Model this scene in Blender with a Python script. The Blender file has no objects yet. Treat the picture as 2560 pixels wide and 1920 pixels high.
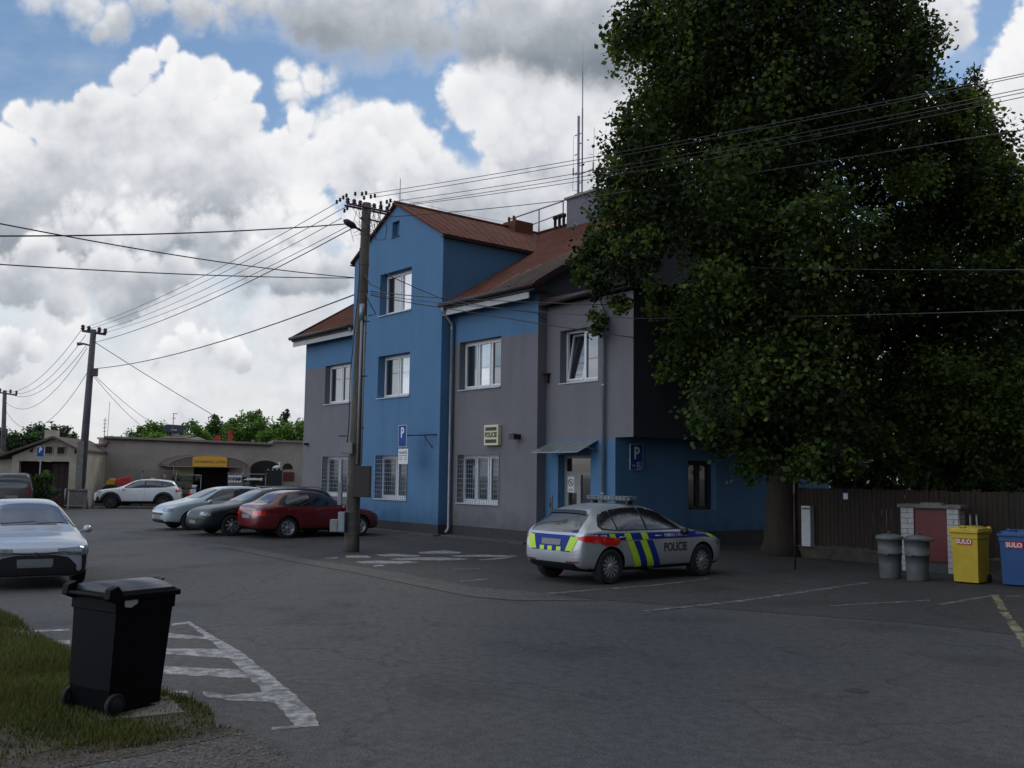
import bpy, bmesh, math, random
import numpy as np
from mathutils import Vector, Matrix
from mathutils.bvhtree import BVHTree
random.seed(7); rng = np.random.default_rng(7)
scene = bpy.context.scene
COL = scene.collection
PI = math.pi
R = math.radians

# ------------------------------------------------------------------ camera geometry
FPX, PITCH, ROLL, ANG, EYE = 2412.6, .09386, .01283, -.67812, 2.0
cp, sp_, cr, sr = math.cos(PITCH), math.sin(PITCH), math.cos(ROLL), math.sin(ROLL)
FW = Vector((0, cp, sp_)); R0 = Vector((1, 0, 0)); U0 = Vector((0, -sp_, cp))
CX = cr*R0 + sr*U0; CY = -sr*R0 + cr*U0
EYEP = Vector((0, 0, EYE))
def ray(x, y): return CX*((x-1280)/FPX) - CY*((y-960)/FPX) + FW
def G(x, y, z=0.0):                     # a photo pixel to its point on the ground
    d = ray(x, y); return EYEP + d*((z-EYE)/d.z)
def at(x, y, Y):                        # a photo pixel at world depth Y
    d = ray(x, y); return EYEP + d*(Y/d.y)
class Frame:                            # vertical plane: origin, angle; px -> local x,z
    def __init__(s, o, ang):
        s.o = Vector((o[0], o[1], 0)); s.ang = ang
        s.ex = Vector((math.cos(ang), math.sin(ang), 0)); s.ey = Vector((-math.sin(ang), math.cos(ang), 0))
    def p(s, x, y, off=0.0):
        d = ray(x, y); o = s.o + s.ey*off
        q = EYEP + d*((o-EYEP).dot(s.ey)/d.dot(s.ey)); l = q - s.o
        return l.dot(s.ex), q.z
cam_d = bpy.data.cameras.new('camera'); cam = bpy.data.objects.new('camera', cam_d); COL.objects.link(cam)
cam.matrix_world = Matrix(((CX.x, CY.x, -FW.x, 0), (CX.y, CY.y, -FW.y, 0), (CX.z, CY.z, -FW.z, EYE), (0, 0, 0, 1)))
cam_d.sensor_fit = 'HORIZONTAL'; cam_d.sensor_width = 36; cam_d.lens = FPX/2560*36
cam_d.clip_start = .1; cam_d.clip_end = 3000
scene.camera = cam

# ------------------------------------------------------------------ materials
def nd(nt, t, **k):
    n = nt.nodes.new(t)
    for a, b in k.items(): setattr(n, a, b)
    return n
def mat(name, c, rough=.7, metal=0, var=.15, scale=6, bump=0, bscale=60, coat=0, spec=.5, c2=None, sub=0, stretch=None, detail=6, thr=None):
    m = bpy.data.materials.new(name); m.use_nodes = True; nt = m.node_tree
    b = nt.nodes['Principled BSDF']
    b.inputs['Roughness'].default_value = rough; b.inputs['Metallic'].default_value = metal
    b.inputs['Coat Weight'].default_value = coat; b.inputs['Coat Roughness'].default_value = .06
    b.inputs['Specular IOR Level'].default_value = spec
    tc = nd(nt, 'ShaderNodeTexCoord'); src = tc.outputs['Object']
    if stretch:
        mp = nd(nt, 'ShaderNodeMapping'); mp.inputs['Scale'].default_value = stretch
        nt.links.new(src, mp.inputs[0]); src = mp.outputs[0]
    no = nd(nt, 'ShaderNodeTexNoise'); no.inputs['Scale'].default_value = scale; no.inputs['Detail'].default_value = detail
    no.inputs['Roughness'].default_value = .65
    nt.links.new(src, no.inputs['Vector'])
    rp = nd(nt, 'ShaderNodeValToRGB')
    lo, hi = thr or (.3, .7)
    rp.color_ramp.elements[0].position = lo; rp.color_ramp.elements[1].position = hi
    if c2 is None:
        a = [x*(1-var) for x in c]; d = [min(1, x*(1+var)) for x in c]
    else: a, d = c, c2
    rp.color_ramp.elements[0].color = (*a[:3], 1); rp.color_ramp.elements[1].color = (*d[:3], 1)
    nt.links.new(no.outputs[0], rp.inputs[0]); nt.links.new(rp.outputs[0], b.inputs['Base Color'])
    if bump:
        n2 = nd(nt, 'ShaderNodeTexNoise'); n2.inputs['Scale'].default_value = bscale; n2.inputs['Detail'].default_value = 4
        nt.links.new(src, n2.inputs['Vector'])
        bp = nd(nt, 'ShaderNodeBump'); bp.inputs['Strength'].default_value = bump; bp.inputs['Distance'].default_value = .02
        nt.links.new(n2.outputs[0], bp.inputs['Height']); nt.links.new(bp.outputs[0], b.inputs['Normal'])
    return m
def leafmat(name, c, tr=.35, var=.35):
    m = mat(name, c, rough=.6, var=var, scale=.8, spec=.18)
    nt = m.node_tree; b = nt.nodes['Principled BSDF']; out = nt.nodes['Material Output']
    t = nd(nt, 'ShaderNodeBsdfTranslucent'); t.inputs[0].default_value = (c[0]*1.5, c[1]*1.5, c[2]*.8, 1)
    mx = nd(nt, 'ShaderNodeMixShader'); mx.inputs[0].default_value = tr
    nt.links.new(b.outputs[0], mx.inputs[1]); nt.links.new(t.outputs[0], mx.inputs[2]); nt.links.new(mx.outputs[0], out.inputs[0])
    return m
def glassmat(name, c=(.012, .014, .018), refl=.3, rough=.03):
    m = mat(name, c, rough=.15, var=.2)
    nt = m.node_tree; b = nt.nodes['Principled BSDF']; out = nt.nodes['Material Output']
    g = nd(nt, 'ShaderNodeBsdfGlossy'); g.inputs['Roughness'].default_value = rough; g.inputs[0].default_value = (.9, .93, 1, 1)
    mx = nd(nt, 'ShaderNodeMixShader'); mx.inputs[0].default_value = refl
    nt.links.new(b.outputs[0], mx.inputs[1]); nt.links.new(g.outputs[0], mx.inputs[2]); nt.links.new(mx.outputs[0], out.inputs[0])
    return m
M = {}
def plaster(name, c, h0=.35):
    m = mat(name, c, .92, var=.06, scale=.7, bump=.35, bscale=90, spec=.2); nt = m.node_tree; b = nt.nodes['Principled BSDF']; src = b.inputs['Base Color'].links[0].from_socket
    tc = nd(nt, 'ShaderNodeTexCoord'); mp = nd(nt, 'ShaderNodeMapping'); mp.inputs['Scale'].default_value = (1.3, 1.3, .14); nt.links.new(tc.outputs['Object'], mp.inputs[0])
    n = nd(nt, 'ShaderNodeTexNoise'); n.inputs['Scale'].default_value = 1.4; n.inputs['Detail'].default_value = 7; nt.links.new(mp.outputs[0], n.inputs['Vector'])
    r = nd(nt, 'ShaderNodeValToRGB'); r.color_ramp.elements[0].position = .34; r.color_ramp.elements[1].position = .52; r.color_ramp.elements[0].color = (.93, .925, .915, 1); r.color_ramp.elements[1].color = (1, 1, 1, 1); nt.links.new(n.outputs[0], r.inputs[0])
    x = nd(nt, 'ShaderNodeMix', data_type='RGBA', blend_type='MULTIPLY'); x.inputs[0].default_value = 1; nt.links.new(src, x.inputs[6]); nt.links.new(r.outputs[0], x.inputs[7])
    # splash dirt with a ragged upper edge above the plinth
    sx = nd(nt, 'ShaderNodeSeparateXYZ'); nt.links.new(tc.outputs['Object'], sx.inputs[0]); n3 = nd(nt, 'ShaderNodeTexNoise'); n3.inputs['Scale'].default_value = 2.2; n3.inputs['Detail'].default_value = 8; nt.links.new(tc.outputs['Object'], n3.inputs['Vector'])
    ad = nd(nt, 'ShaderNodeMath', operation='MULTIPLY_ADD'); ad.inputs[1].default_value = -1.5; nt.links.new(n3.outputs[0], ad.inputs[0]); nt.links.new(sx.outputs[2], ad.inputs[2])
    mr = nd(nt, 'ShaderNodeMapRange'); nt.links.new(ad.outputs[0], mr.inputs[0]); mr.inputs[1].default_value = -.45; mr.inputs[2].default_value = .25; mr.inputs[3].default_value = .72; mr.inputs[4].default_value = 1
    cv = nd(nt, 'ShaderNodeCombineXYZ')
    for k in range(3): nt.links.new(mr.outputs[0], cv.inputs[k])
    y = nd(nt, 'ShaderNodeMix', data_type='RGBA', blend_type='MULTIPLY'); y.inputs[0].default_value = 1; nt.links.new(x.outputs[2], y.inputs[6]); nt.links.new(cv.outputs[0], y.inputs[7]); nt.links.new(y.outputs[2], b.inputs['Base Color']); return m
M['blue'] = plaster('blue_render', (.086, .182, .315))
M['grey'] = plaster('grey_render', (.162, .158, .174))
M['plinth'] = mat('plinth_render', (.042, .038, .04), .9, var=.15, scale=2, bump=.4)
M['darkwall'] = mat('dark_side_wall', (.03, .034, .04), .9, var=.1, scale=1, bump=.2)  # darker tone for the annex's upper side wall and overhang underside
M['gable'] = mat('gable_render', (.12, .12, .145), .9, var=.1, scale=1, bump=.2)
M['white'] = mat('white_plastic', (.62, .64, .68), .35, var=.04)
M['whitewall'] = mat('white_board', (.42, .43, .45), .7, var=.08)
M['pane'] = glassmat('window_glass', refl=.13); M['paneP'] = glassmat('window_glass_pale', (.46, .43, .44), refl=.25)  # second glass: pale base colour for some upper panes
M['paneG'] = glassmat('window_glass_low', (.015, .017, .022), refl=.07)
M['roof'] = mat('rust_roof', (.085, .036, .026), .95, c2=(.15, .060, .042), scale=1.6, bump=.3, bscale=25, thr=(.32, .68), spec=.1)
M['roofgrey'] = mat('weathered_ribs', (.19, .17, .15), .8, var=.2, scale=4)
M['rooftrim'] = mat('dark_brown_trim', (.03, .017, .017), .6, var=.3)
M['zinc'] = mat('zinc_pipe', (.26, .29, .34), .45, metal=.5, var=.15, scale=3)
M['steel'] = mat('steel', (.2, .2, .24), .5, metal=.6, var=.2)
M['steelband'] = mat('weathered_band', (.10, .095, .09), .8, var=.3)
M['concrete'] = mat('old_concrete', (.10, .092, .085), .95, c2=(.2, .185, .165), scale=5, bump=.5, bscale=30)
M['poledark'] = mat('pole_concrete', (.055, .045, .04), .95, c2=(.13, .11, .095), scale=4, bump=.5, bscale=40, stretch=(1, 1, .35))
M['polep'] = mat('far_pole', (.055, .05, .062), .9, c2=(.11, .10, .115), scale=3, bump=.2)
M['violet'] = mat('painted_iron', (.05, .02, .045), .6, var=.3)
M['black'] = mat('black_plastic', (.008, .009, .012), .45, var=.3, bump=.15, bscale=200)
M['rubber'] = mat('rubber', (.012, .012, .013), .85, var=.3, bump=.2)
M['wire'] = mat('wire', (.02, .02, .022), .6)
M['binblack'] = mat('bin_black', (.0035, .0035, .0055), .55, spec=.12, var=.25, scale=8, bump=.12, bscale=150)
M['binold'] = mat('bin_old_grey', (.011, .011, .009), .7, spec=.15, var=.35, scale=5, bump=.2, bscale=120)
M['lid'] = mat('bin_lid', (.022, .025, .034), .34, var=.2, scale=7)
M['lidold'] = mat('bin_lid_old', (.09, .095, .10), .5, var=.3, scale=7)
M['binyel'] = mat('bin_yellow', (.40, .28, .014), .55, c2=(.52, .37, .02), scale=3, detail=9)
M['binblue'] = mat('bin_blue', (.010, .06, .20), .5, var=.12, scale=4)
M['galv'] = mat('galvanised', (.095, .105, .105), .65, metal=.1, var=.2, scale=5)
M['red'] = mat('red_sign', (.55, .03, .03), .5, var=.05)
M['reddoor'] = mat('red_door', (.11, .014, .015), .55, var=.15)
M['wbrick'] = mat('white_brick', (.40, .40, .41), .85, var=.15, scale=9, bump=.3)
M['mortar'] = mat('mortar', (.07, .07, .07), .95)
M['wood'] = mat('dark_fence_wood', (.016, .010, .007), .85, c2=(.036, .021, .014), scale=5, stretch=(6, 6, .5), bump=.4)
M['wood2'] = mat('fence_wood_reddish', (.020, .011, .008), .85, c2=(.034, .019, .013), scale=5, stretch=(6, 6, .5), bump=.4)
M['wood3'] = mat('fence_wood_greyed', (.015, .012, .010), .9, c2=(.030, .025, .020), scale=5, stretch=(6, 6, .5), bump=.4)
M['bark'] = mat('bark', (.016, .012, .009), .95, c2=(.036, .029, .022), scale=8, stretch=(1, 1, .25), bump=.9, bscale=20)
M['stone'] = mat('stone_base', (.03, .026, .022), .95, c2=(.07, .06, .05), scale=4, bump=.7, bscale=12)
M['brownbox'] = mat('brown_cabinet', (.045, .035, .034), .7, var=.2, scale=2)
M['greybox'] = mat('grey_box', (.24, .25, .25), .6, var=.1)
M['signblue'] = mat('sign_blue', (.008, .055, .23), .6, spec=.2, var=.05)
M['signwhite'] = mat('sign_white', (.6, .62, .62), .45, var=.05)
M['signcream'] = mat('sign_cream', (.55, .53, .33), .45, var=.05)
M['signyel'] = mat('sign_yellow', (.62, .36, .03), .5, var=.1)
M['ink'] = mat('ink', (.01, .01, .012), .5)
M['inkred'] = mat('ink_red', (.30, .05, .03), .5)
M['redroof'] = mat('red_tiles', (.36, .035, .03), .8, var=.25, scale=1.5)
M['oldroof'] = mat('old_roof', (.06, .04, .035), .9, c2=(.13, .09, .08), scale=3)
M['beige'] = mat('beige_render', (.30, .27, .21), .95, c2=(.44, .40, .32), scale=1.2, bump=.4, bscale=20)
M['shopwall'] = mat('shop_render', (.25, .215, .185), .95, c2=(.36, .315, .27), scale=.8, bump=.4, bscale=20)
M['dark'] = mat('dark_interior', (.012, .010, .010), .9)
M['darkred'] = mat('dark_red_gate', (.03, .012, .012), .8, var=.3)
M['awning'] = mat('awning_sheet', (.13, .095, .08), .5, var=.2, spec=.6)
M['goods_a'] = mat('goods_mixed_a', (.12, .10, .09), .7, c2=(.35, .30, .26), scale=9)
M['terra'] = mat('terracotta', (.22, .07, .04), .8, var=.3)
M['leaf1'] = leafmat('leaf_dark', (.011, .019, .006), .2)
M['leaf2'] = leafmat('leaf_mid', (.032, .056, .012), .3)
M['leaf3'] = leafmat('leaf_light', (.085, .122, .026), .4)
M['leafA'] = leafmat('leaf_far_bright', (.11, .21, .035), .3)
M['leafB'] = leafmat('leaf_far_mid', (.06, .12, .028), .3)
M['leafC'] = leafmat('leaf_far_dark', (.022, .045, .022), .2)
M['needle'] = leafmat('needle', (.012, .032, .022), .1)
M['needle2'] = leafmat('needle_tip', (.02, .05, .035), .1)
M['grassA'] = leafmat('grass_a', (.038, .052, .012), .3)
M['grassB'] = leafmat('grass_b', (.085, .10, .028), .3)
M['grassC'] = leafmat('grass_dry', (.12, .10, .05), .3)
M['lamp_red'] = mat('red_lens', (.62, .012, .012), .15, coat=1, var=.1, scale=12)
M['lamp_clear'] = mat('clear_lens', (.12, .14, .17), .12, coat=1, var=.5, scale=14)
M['chrome'] = mat('chrome', (.6, .6, .62), .15, metal=1, var=.03)
M['rim'] = mat('rim_silver', (.46, .46, .48), .28, metal=.7, var=.1)
M['rimdark'] = mat('rim_dark', (.05, .05, .055), .4, metal=.5, var=.1)
M['carglass'] = glassmat('car_glass', (.01, .012, .016), refl=.075)
M['paneD'] = glassmat('window_glass_shaded', (.010, .011, .014), refl=.03); M['wshield'] = glassmat('windscreen', (.012, .035, .075), refl=.12)
M['plate'] = mat('plate_blank', (.17, .175, .19), .5, var=.03)
M['hivis'] = mat('hivis_yellow', (.46, .72, .02), .4, var=.05)
M['polblue'] = mat('police_blue', (.008, .03, .22), .5, spec=.2, var=.06)
def paint(name, c, metal=.0, rough=.3): return mat(name, c, rough, metal=metal, var=.04, scale=2, coat=.8)
M['silver'] = paint('silver_paint', (.42, .44, .47), .45, .32)
M['silverblue'] = paint('silver_blue_paint', (.36, .39, .45), .25, .3)
M['paintwhite'] = paint('white_paint', (.66, .68, .70))
M['paintred'] = paint('red_paint', (.12, .008, .012))
M['paintgreen'] = mat('dark_green_paint', (.007, .014, .015), .4, var=.04, coat=.35, spec=.3)
M['paintpale'] = paint('pale_blue_paint', (.33, .40, .44), .1)
M['paintvan'] = paint('dark_van_paint', (.035, .034, .04))

def asphalt(name, c, c2, patch=.25):
    m = bpy.data.materials.new(name); m.use_nodes = True; nt = m.node_tree; b = nt.nodes['Principled BSDF']
    b.inputs['Roughness'].default_value = .88; b.inputs['Specular IOR Level'].default_value = .35
    tc = nd(nt, 'ShaderNodeTexCoord')
    def noise(s, det=5, st=(1, 1, 1)):
        mp = nd(nt, 'ShaderNodeMapping'); mp.inputs['Scale'].default_value = st; mp.inputs['Rotation'].default_value = (0, 0, .65)
        nt.links.new(tc.outputs['Object'], mp.inputs[0])
        n = nd(nt, 'ShaderNodeTexNoise'); n.inputs['Scale'].default_value = s; n.inputs['Detail'].default_value = det
        nt.links.new(mp.outputs[0], n.inputs['Vector']); return n.outputs[0]
    def ramp(s, a, bb, lo=.35, hi=.65):
        r = nd(nt, 'ShaderNodeValToRGB'); r.color_ramp.elements[0].position = lo; r.color_ramp.elements[1].position = hi
        r.color_ramp.elements[0].color = (*a, 1); r.color_ramp.elements[1].color = (*bb, 1); nt.links.new(s, r.inputs[0]); return r.outputs[0]
    def mul(a, bb, f=1):
        x = nd(nt, 'ShaderNodeMix', data_type='RGBA', blend_type='MULTIPLY'); x.inputs[0].default_value = f
        nt.links.new(a, x.inputs[6]); nt.links.new(bb, x.inputs[7]); return x.outputs[2]
    base = ramp(noise(.22, 6, (1, .35, 1)), c, c2, .38, .62)
    gr = ramp(noise(55, 3), (.45, .45, .45), (1.75, 1.7, 1.65), .3, .75)
    gr2 = ramp(noise(9, 5), (.8, .8, .8), (1.2, 1.2, 1.2))
    spots = ramp(noise(.6, 7), (.72, .71, .70), (1, 1, 1), .33, .47)
    col = mul(mul(mul(base, gr), gr2), spots)
    # cracks
    vo = nd(nt, 'ShaderNodeTexVoronoi', feature='DISTANCE_TO_EDGE'); vo.inputs['Scale'].default_value = .28
    wn = nd(nt, 'ShaderNodeTexNoise'); wn.inputs['Scale'].default_value = 1.3; wn.inputs['Detail'].default_value = 5
    nt.links.new(tc.outputs['Object'], wn.inputs['Vector'])
    va = nd(nt, 'ShaderNodeVectorMath', operation='MULTIPLY_ADD'); va.inputs[1].default_value = (1.6, 1.6, 0)
    nt.links.new(wn.outputs['Color'], va.inputs[0]); nt.links.new(tc.outputs['Object'], va.inputs[2]); nt.links.new(va.outputs[0], vo.inputs['Vector'])
    cr_ = ramp(vo.outputs['Distance'], (.6, .6, .6), (1, 1, 1), .0, .006)
    col = mul(col, cr_)
    nt.links.new(col, b.inputs['Base Color'])
    bp = nd(nt, 'ShaderNodeBump'); bp.inputs['Strength'].default_value = .55; bp.inputs['Distance'].default_value = .01
    nt.links.new(noise(70, 3), bp.inputs['Height']); nt.links.new(bp.outputs[0], b.inputs['Normal'])
    return m
M['asphalt'] = asphalt('asphalt', (.052, .058, .064), (.072, .070, .069))
M['asphalt2'] = asphalt('parking_asphalt', (.038, .037, .037), (.056, .053, .051))
M['strip'] = asphalt('gutter_strip', (.068, .064, .063), (.088, .083, .081))
M['dirt'] = mat('dirt', (.035, .030, .022), .95, c2=(.085, .068, .055), scale=3, bump=.8, bscale=40, detail=10)
M['gravel'] = mat('gravel', (.045, .042, .040), .95, c2=(.135, .125, .12), scale=22, bump=1, bscale=60, detail=8)
def paintmat(name, c, base, lo=.40, hi=.55, sc=7):
    m = mat(name, base, .8, c2=c, scale=sc, bump=.3, bscale=70, thr=(lo, hi), detail=9); return m
M['mark'] = paintmat('worn_white_marking', (.34, .34, .34), (.11, .11, .112), .42, .60, 7)
M['mark2'] = paintmat('faded_white_marking', (.27, .27, .27), (.06, .061, .062), .47, .66, 6)
M['marky'] = paintmat('worn_yellow_marking', (.30, .26, .13), (.065, .063, .06), .40, .6, 5)

# ------------------------------------------------------------------ mesh helpers
class MB:
    def __init__(s): s.v = []; s.f = []; s.mi = []; s.sm = []
    def add(s, vs, fs, mi=0, sm=False):
        o = len(s.v); s.v += [tuple(v) for v in vs]
        for f in fs: s.f.append([i+o for i in f]); s.mi.append(mi); s.sm.append(sm)
    def quad(s, a, b, c, d, mi=0): s.add([a, b, c, d], [(0, 1, 2, 3)], mi)
    def box(s, x0, x1, y0, y1, z0, z1, mi=0, rot=None, c=None):
        vs = [Vector((x, y, z)) for z in (z0, z1) for (x, y) in ((x0, y0), (x1, y0), (x1, y1), (x0, y1))]
        if rot is not None: vs = [rot @ v + Vector(c) for v in vs]
        s.add(vs, [(3, 2, 1, 0), (4, 5, 6, 7), (0, 1, 5, 4), (1, 2, 6, 5), (2, 3, 7, 6), (3, 0, 4, 7)], mi)
    def tube(s, pts, r, n=8, mi=0, cap=True, sm=True):
        pts = [Vector(p) for p in pts]; rs = r if isinstance(r, (list, tuple)) else [r]*len(pts)
        vs = []; fs = []
        t0 = (pts[1]-pts[0]).normalized(); up = Vector((0, 0, 1)) if abs(t0.z) < .9 else Vector((1, 0, 0))
        a = t0.cross(up).normalized()
        for i, p in enumerate(pts):
            t = (pts[min(i+1, len(pts)-1)]-pts[max(i-1, 0)]).normalized()
            a = (a - t*a.dot(t)).normalized(); b = t.cross(a)
            for k in range(n):
                q = 2*PI*k/n; vs.append(p + (a*math.cos(q)+b*math.sin(q))*rs[i])
        for i in range(len(pts)-1):
            for k in range(n):
                k2 = (k+1) % n; fs.append((i*n+k2, i*n+k, (i+1)*n+k, (i+1)*n+k2))
        if cap: fs.append(tuple(range(n))); fs.append(tuple(reversed(range((len(pts)-1)*n, len(pts)*n))))
        s.add(vs, fs, mi, sm)
    def lathe(s, prof, n=32, axis='z', c=(0, 0, 0), mi=0, sm=True):
        vs = []; fs = []; c = Vector(c)
        for (r_, h) in prof:
            for k in range(n):
                q = 2*PI*k/n
                p = {'z': (r_*math.cos(q), r_*math.sin(q), h), 'y': (r_*math.cos(q), h, r_*math.sin(q)), 'x': (h, r_*math.cos(q), r_*math.sin(q))}[axis]
                vs.append(c+Vector(p))
        for i in range(len(prof)-1):
            for k in range(n):
                k2 = (k+1) % n; f = (i*n+k, i*n+k2, (i+1)*n+k2, (i+1)*n+k)
                fs.append(f if axis != 'y' else f[::-1])
        s.add(vs, fs, mi, sm)
    def prism(s, poly, axis, a, b, mi=0):   # poly 2-D; extruded along axis
        n = len(poly)
        def P(p, h): return {'y': (p[0], h, p[1]), 'x': (h, p[0], p[1]), 'z': (p[0], p[1], h)}[axis]
        vs = [P(p, a) for p in poly] + [P(p, b) for p in poly]
        fs = [tuple(range(n)), tuple(reversed(range(n, 2*n)))] + [((i+1) % n, i, n+i, n+(i+1) % n) for i in range(n)]
        s.add(vs, fs, mi)
    def build(s, name, mats, parent=None, loc=None, bevel=0):
        if not isinstance(mats, (list, tuple)): mats = [mats]
        me = bpy.data.meshes.new(name); me.from_pydata(s.v, [], s.f); 
        for m in mats: me.materials.append(m)
        me.polygons.foreach_set('material_index', s.mi); me.polygons.foreach_set('use_smooth', s.sm)
        bm = bmesh.new(); bm.from_mesh(me)
        if len(s.f) < 20000: bmesh.ops.recalc_face_normals(bm, faces=bm.faces)
        bm.to_mesh(me); bm.free(); me.update()
        o = bpy.data.objects.new(name, me); COL.objects.link(o)
        if parent: o.parent = parent
        if loc is not None: o.location = loc
        if bevel:
            md = o.modifiers.new('bevel', 'BEVEL'); md.width = bevel; md.segments = 2; md.limit_method = 'ANGLE'; md.angle_limit = R(40)
        return o
def tag(o, label=None, cat=None, group=None, kind=None):
    if label: o['label'] = label
    if cat: o['category'] = cat
    if group: o['group'] = group
    if kind: o['kind'] = kind
    return o
def thing(name, label, cat, loc=(0, 0, 0), rz=0, group=None):
    o = bpy.data.objects.new(name, None); o.empty_display_size = .3; COL.objects.link(o)
    o.location = loc; o.rotation_euler = (0, 0, rz); return tag(o, label, cat, group)
def dup(root, label=None):
    def cp_(o, par):
        c = o.copy(); COL.objects.link(c); c.parent = par
        for ch in list(o.children): cp_(ch, c)
        return c
    c = cp_(root, None)
    if label: c['label'] = label
    return c
FONT = None
def text_mesh(body, size, sx=1.0, bold=0, shear=0):
    cu = bpy.data.curves.new('t', 'FONT'); cu.body = body; cu.size = size; cu.align_x = 'CENTER'; cu.align_y = 'CENTER'
    cu.resolution_u = 3; cu.offset = bold; cu.shear = shear; cu.fill_mode = 'FRONT'
    o = bpy.data.objects.new('t', cu); COL.objects.link(o)
    dg = bpy.context.evaluated_depsgraph_get(); me = bpy.data.meshes.new_from_object(o.evaluated_get(dg))
    bpy.data.objects.remove(o); bpy.data.curves.remove(cu)
    vs = [(v.co.x*sx, v.co.y) for v in me.vertices]; fs = [tuple(p.vertices) for p in me.polygons]
    bpy.data.meshes.remove(me); return vs, fs
def text_obj(name, body, size, m, parent, o, ex, ez, sx=1.0, bold=0, shear=0):
    vs, fs = text_mesh(body, size, sx, bold, shear); o = Vector(o); ex = Vector(ex); ez = Vector(ez)
    b = MB(); b.add([o+ex*v[0]+ez*v[1] for v in vs], fs); return b.build(name, m, parent)

# ------------------------------------------------------------------ ground
def jag(p, amp, step=.12):
    o = []; n = len(p)
    for i in range(n):
        a = Vector((p[i][0], p[i][1])); c = Vector((p[(i+1) % n][0], p[(i+1) % n][1])); L = (c-a).length; k = max(1, min(60, int(L/step)))
        for j in range(k): q = a.lerp(c, j/k); o.append((q.x+random.uniform(-amp, amp), q.y+random.uniform(-amp, amp)))
    return o
def sheet(name, polys, z, m, kind='structure', par=None, rough=0, dz=0):
    b = MB()
    for i_, p in enumerate(polys):
        zz = z+dz*i_
        if rough: p = jag(p, rough, max(.08, rough*5))
        vs = [(q[0], q[1], zz) for q in p]
        b.add(vs, [tuple(range(len(vs)))])
    o = b.build(name, m, par)
    for p in o.data.polygons:
        if p.normal.z < 0: p.flip()
    if kind: tag(o, kind=kind)
    return o
def gp(pts): return [G(x, y) for x, y in pts]
b = MB(); b.quad((-900, -300, 0), (900, -300, 0), (900, 1500, 0), (-900, 1500, 0)); tag(b.build('ground', M['asphalt']), kind='structure')
BASE = G(1094, 1339.5)
BANG = math.atan2(-math.cos(ANG), -math.sin(ANG))      # building local x: along the facade to the right
BF = Frame(BASE, BANG)
def bl(x, y, z=0): return BF.o + BF.ex*x + BF.ey*y + Vector((0, 0, z))
# parking apron between the gutter strip and the building
ap = [G(300, 1330), G(600, 1366), G(740, 1394), G(946, 1425), G(1032, 1439), G(1180, 1468), G(1341, 1482), G(1500, 1500), G(1900, 1530), G(2300, 1560), G(2560, 1590), bl(24, -8), bl(24, 9), bl(-11, 9)]
ap = [ap[i] for i in (0, 1, 2, 3, 4, 5, 6, 7, 8, 9, 10, 11, 12, 13)]
sheet('parking_lot', [ap], .004, M['asphalt2'])
lo_ = [(560, 1370), (740, 1406.5), (877, 1430.6), (1025, 1461.5), (1173, 1492), (1290, 1502)]
hi_ = [(1500, 1503), (1341, 1482), (1180, 1468), (1032, 1439), (946, 1425), (740, 1394), (600, 1366)]
sheet('gutter_strip', [gp(lo_+hi_)], .008, M['strip'])
b = MB()
for (x0, x1, y0, y1) in ((-12, -5.9, .02, .44), (-6.2, .25, -.35, -.002), (.25, 4.4, -.05, .44), (4.4, 7.3, .3, .79)):
    vs = [bl(x, y, z) for z in (0, .05) for x, y in ((x0, y0), (x1, y0), (x1, y1), (x0, y1))]
    b.add(vs, [(4, 5, 6, 7), (0, 1, 5, 4), (1, 2, 6, 5), (2, 3, 7, 6), (3, 0, 4, 7)])
tag(b.build('pavement_edge', M['strip']), kind='structure')
# white hatching, left foreground  (crop offset 0,1380 scale .3617)
def c7(pts): return gp([(x*.3617, 1380+y*.3617) for x, y in pts])
H = [c7([(1310, 478), (1440, 560), (1650, 680), (1850, 830), (2180, 1110), (2195, 1195), (2040, 1200), (1900, 1040), (1640, 790), (1500, 650), (1400, 570), (1290, 490)]),
     c7([(1180, 498), (1310, 480), (1320, 492), (1190, 510)]), c7([(1150, 560), (1440, 590), (1440, 603), (1280, 600), (1150, 590)]),
     c7([(1140, 668), (1500, 672), (1600, 700), (1660, 735), (1500, 730), (1140, 706)]),
     c7([(1120, 790), (1650, 815), (1760, 870), (1600, 870), (1120, 845)]),
     c7([(1110, 958), (1300, 962), (1300, 980), (1110, 975)]), c7([(1400, 965), (1600, 990), (1850, 965), (1900, 1040), (1560, 1025), (1410, 1000)]),
     c7([(1880, 1215), (2195, 1192), (2195, 1206), (1880, 1232)]),
     c7([(210, 545), (480, 533), (480, 545), (210, 555)]), c7([(310, 615), (480, 612), (480, 648), (400, 640)])]
sheet('road_marking', H, .0015, M['mark'], rough=.012, dz=.0003)
def c6(pts): return gp([(740+x*.3436, 1300+y*.3436) for x, y in pts])
H2 = [c6([(350, 262), (430, 257), (530, 262), (540, 275), (370, 275)]), c6([(575, 254), (700, 246), (900, 258), (890, 268), (640, 266)]),
      c6([(880, 236), (1080, 222), (1210, 236), (1180, 246), (920, 246)]), c6([(665, 285), (900, 272), (1120, 276), (1280, 286), (1100, 296), (760, 292)]),
      c6([(425, 306), (560, 298), (820, 300), (900, 310), (760, 320), (480, 316)]), c6([(550, 333), (620, 326), (650, 335), (560, 341)]),
      c6([(1100, 262), (1350, 254), (1620, 262), (1500, 270), (1180, 270)]), c6([(210, 276), (300, 274), (300, 281), (215, 282)]), c6([(1330, 290), (1560, 270), (1620, 263), (1500, 285), (1350, 295)])]
sheet('road_marking', H2, .0055, M['mark'], rough=.03, dz=.0003)
def line(p, q, w, n=1):
    a = G(*p); c = G(*q); d = (c-a).normalized(); s_ = Vector((-d.y, d.x, 0))*w/2
    return [a-s_, c-s_, c+s_, a+s_]
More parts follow.
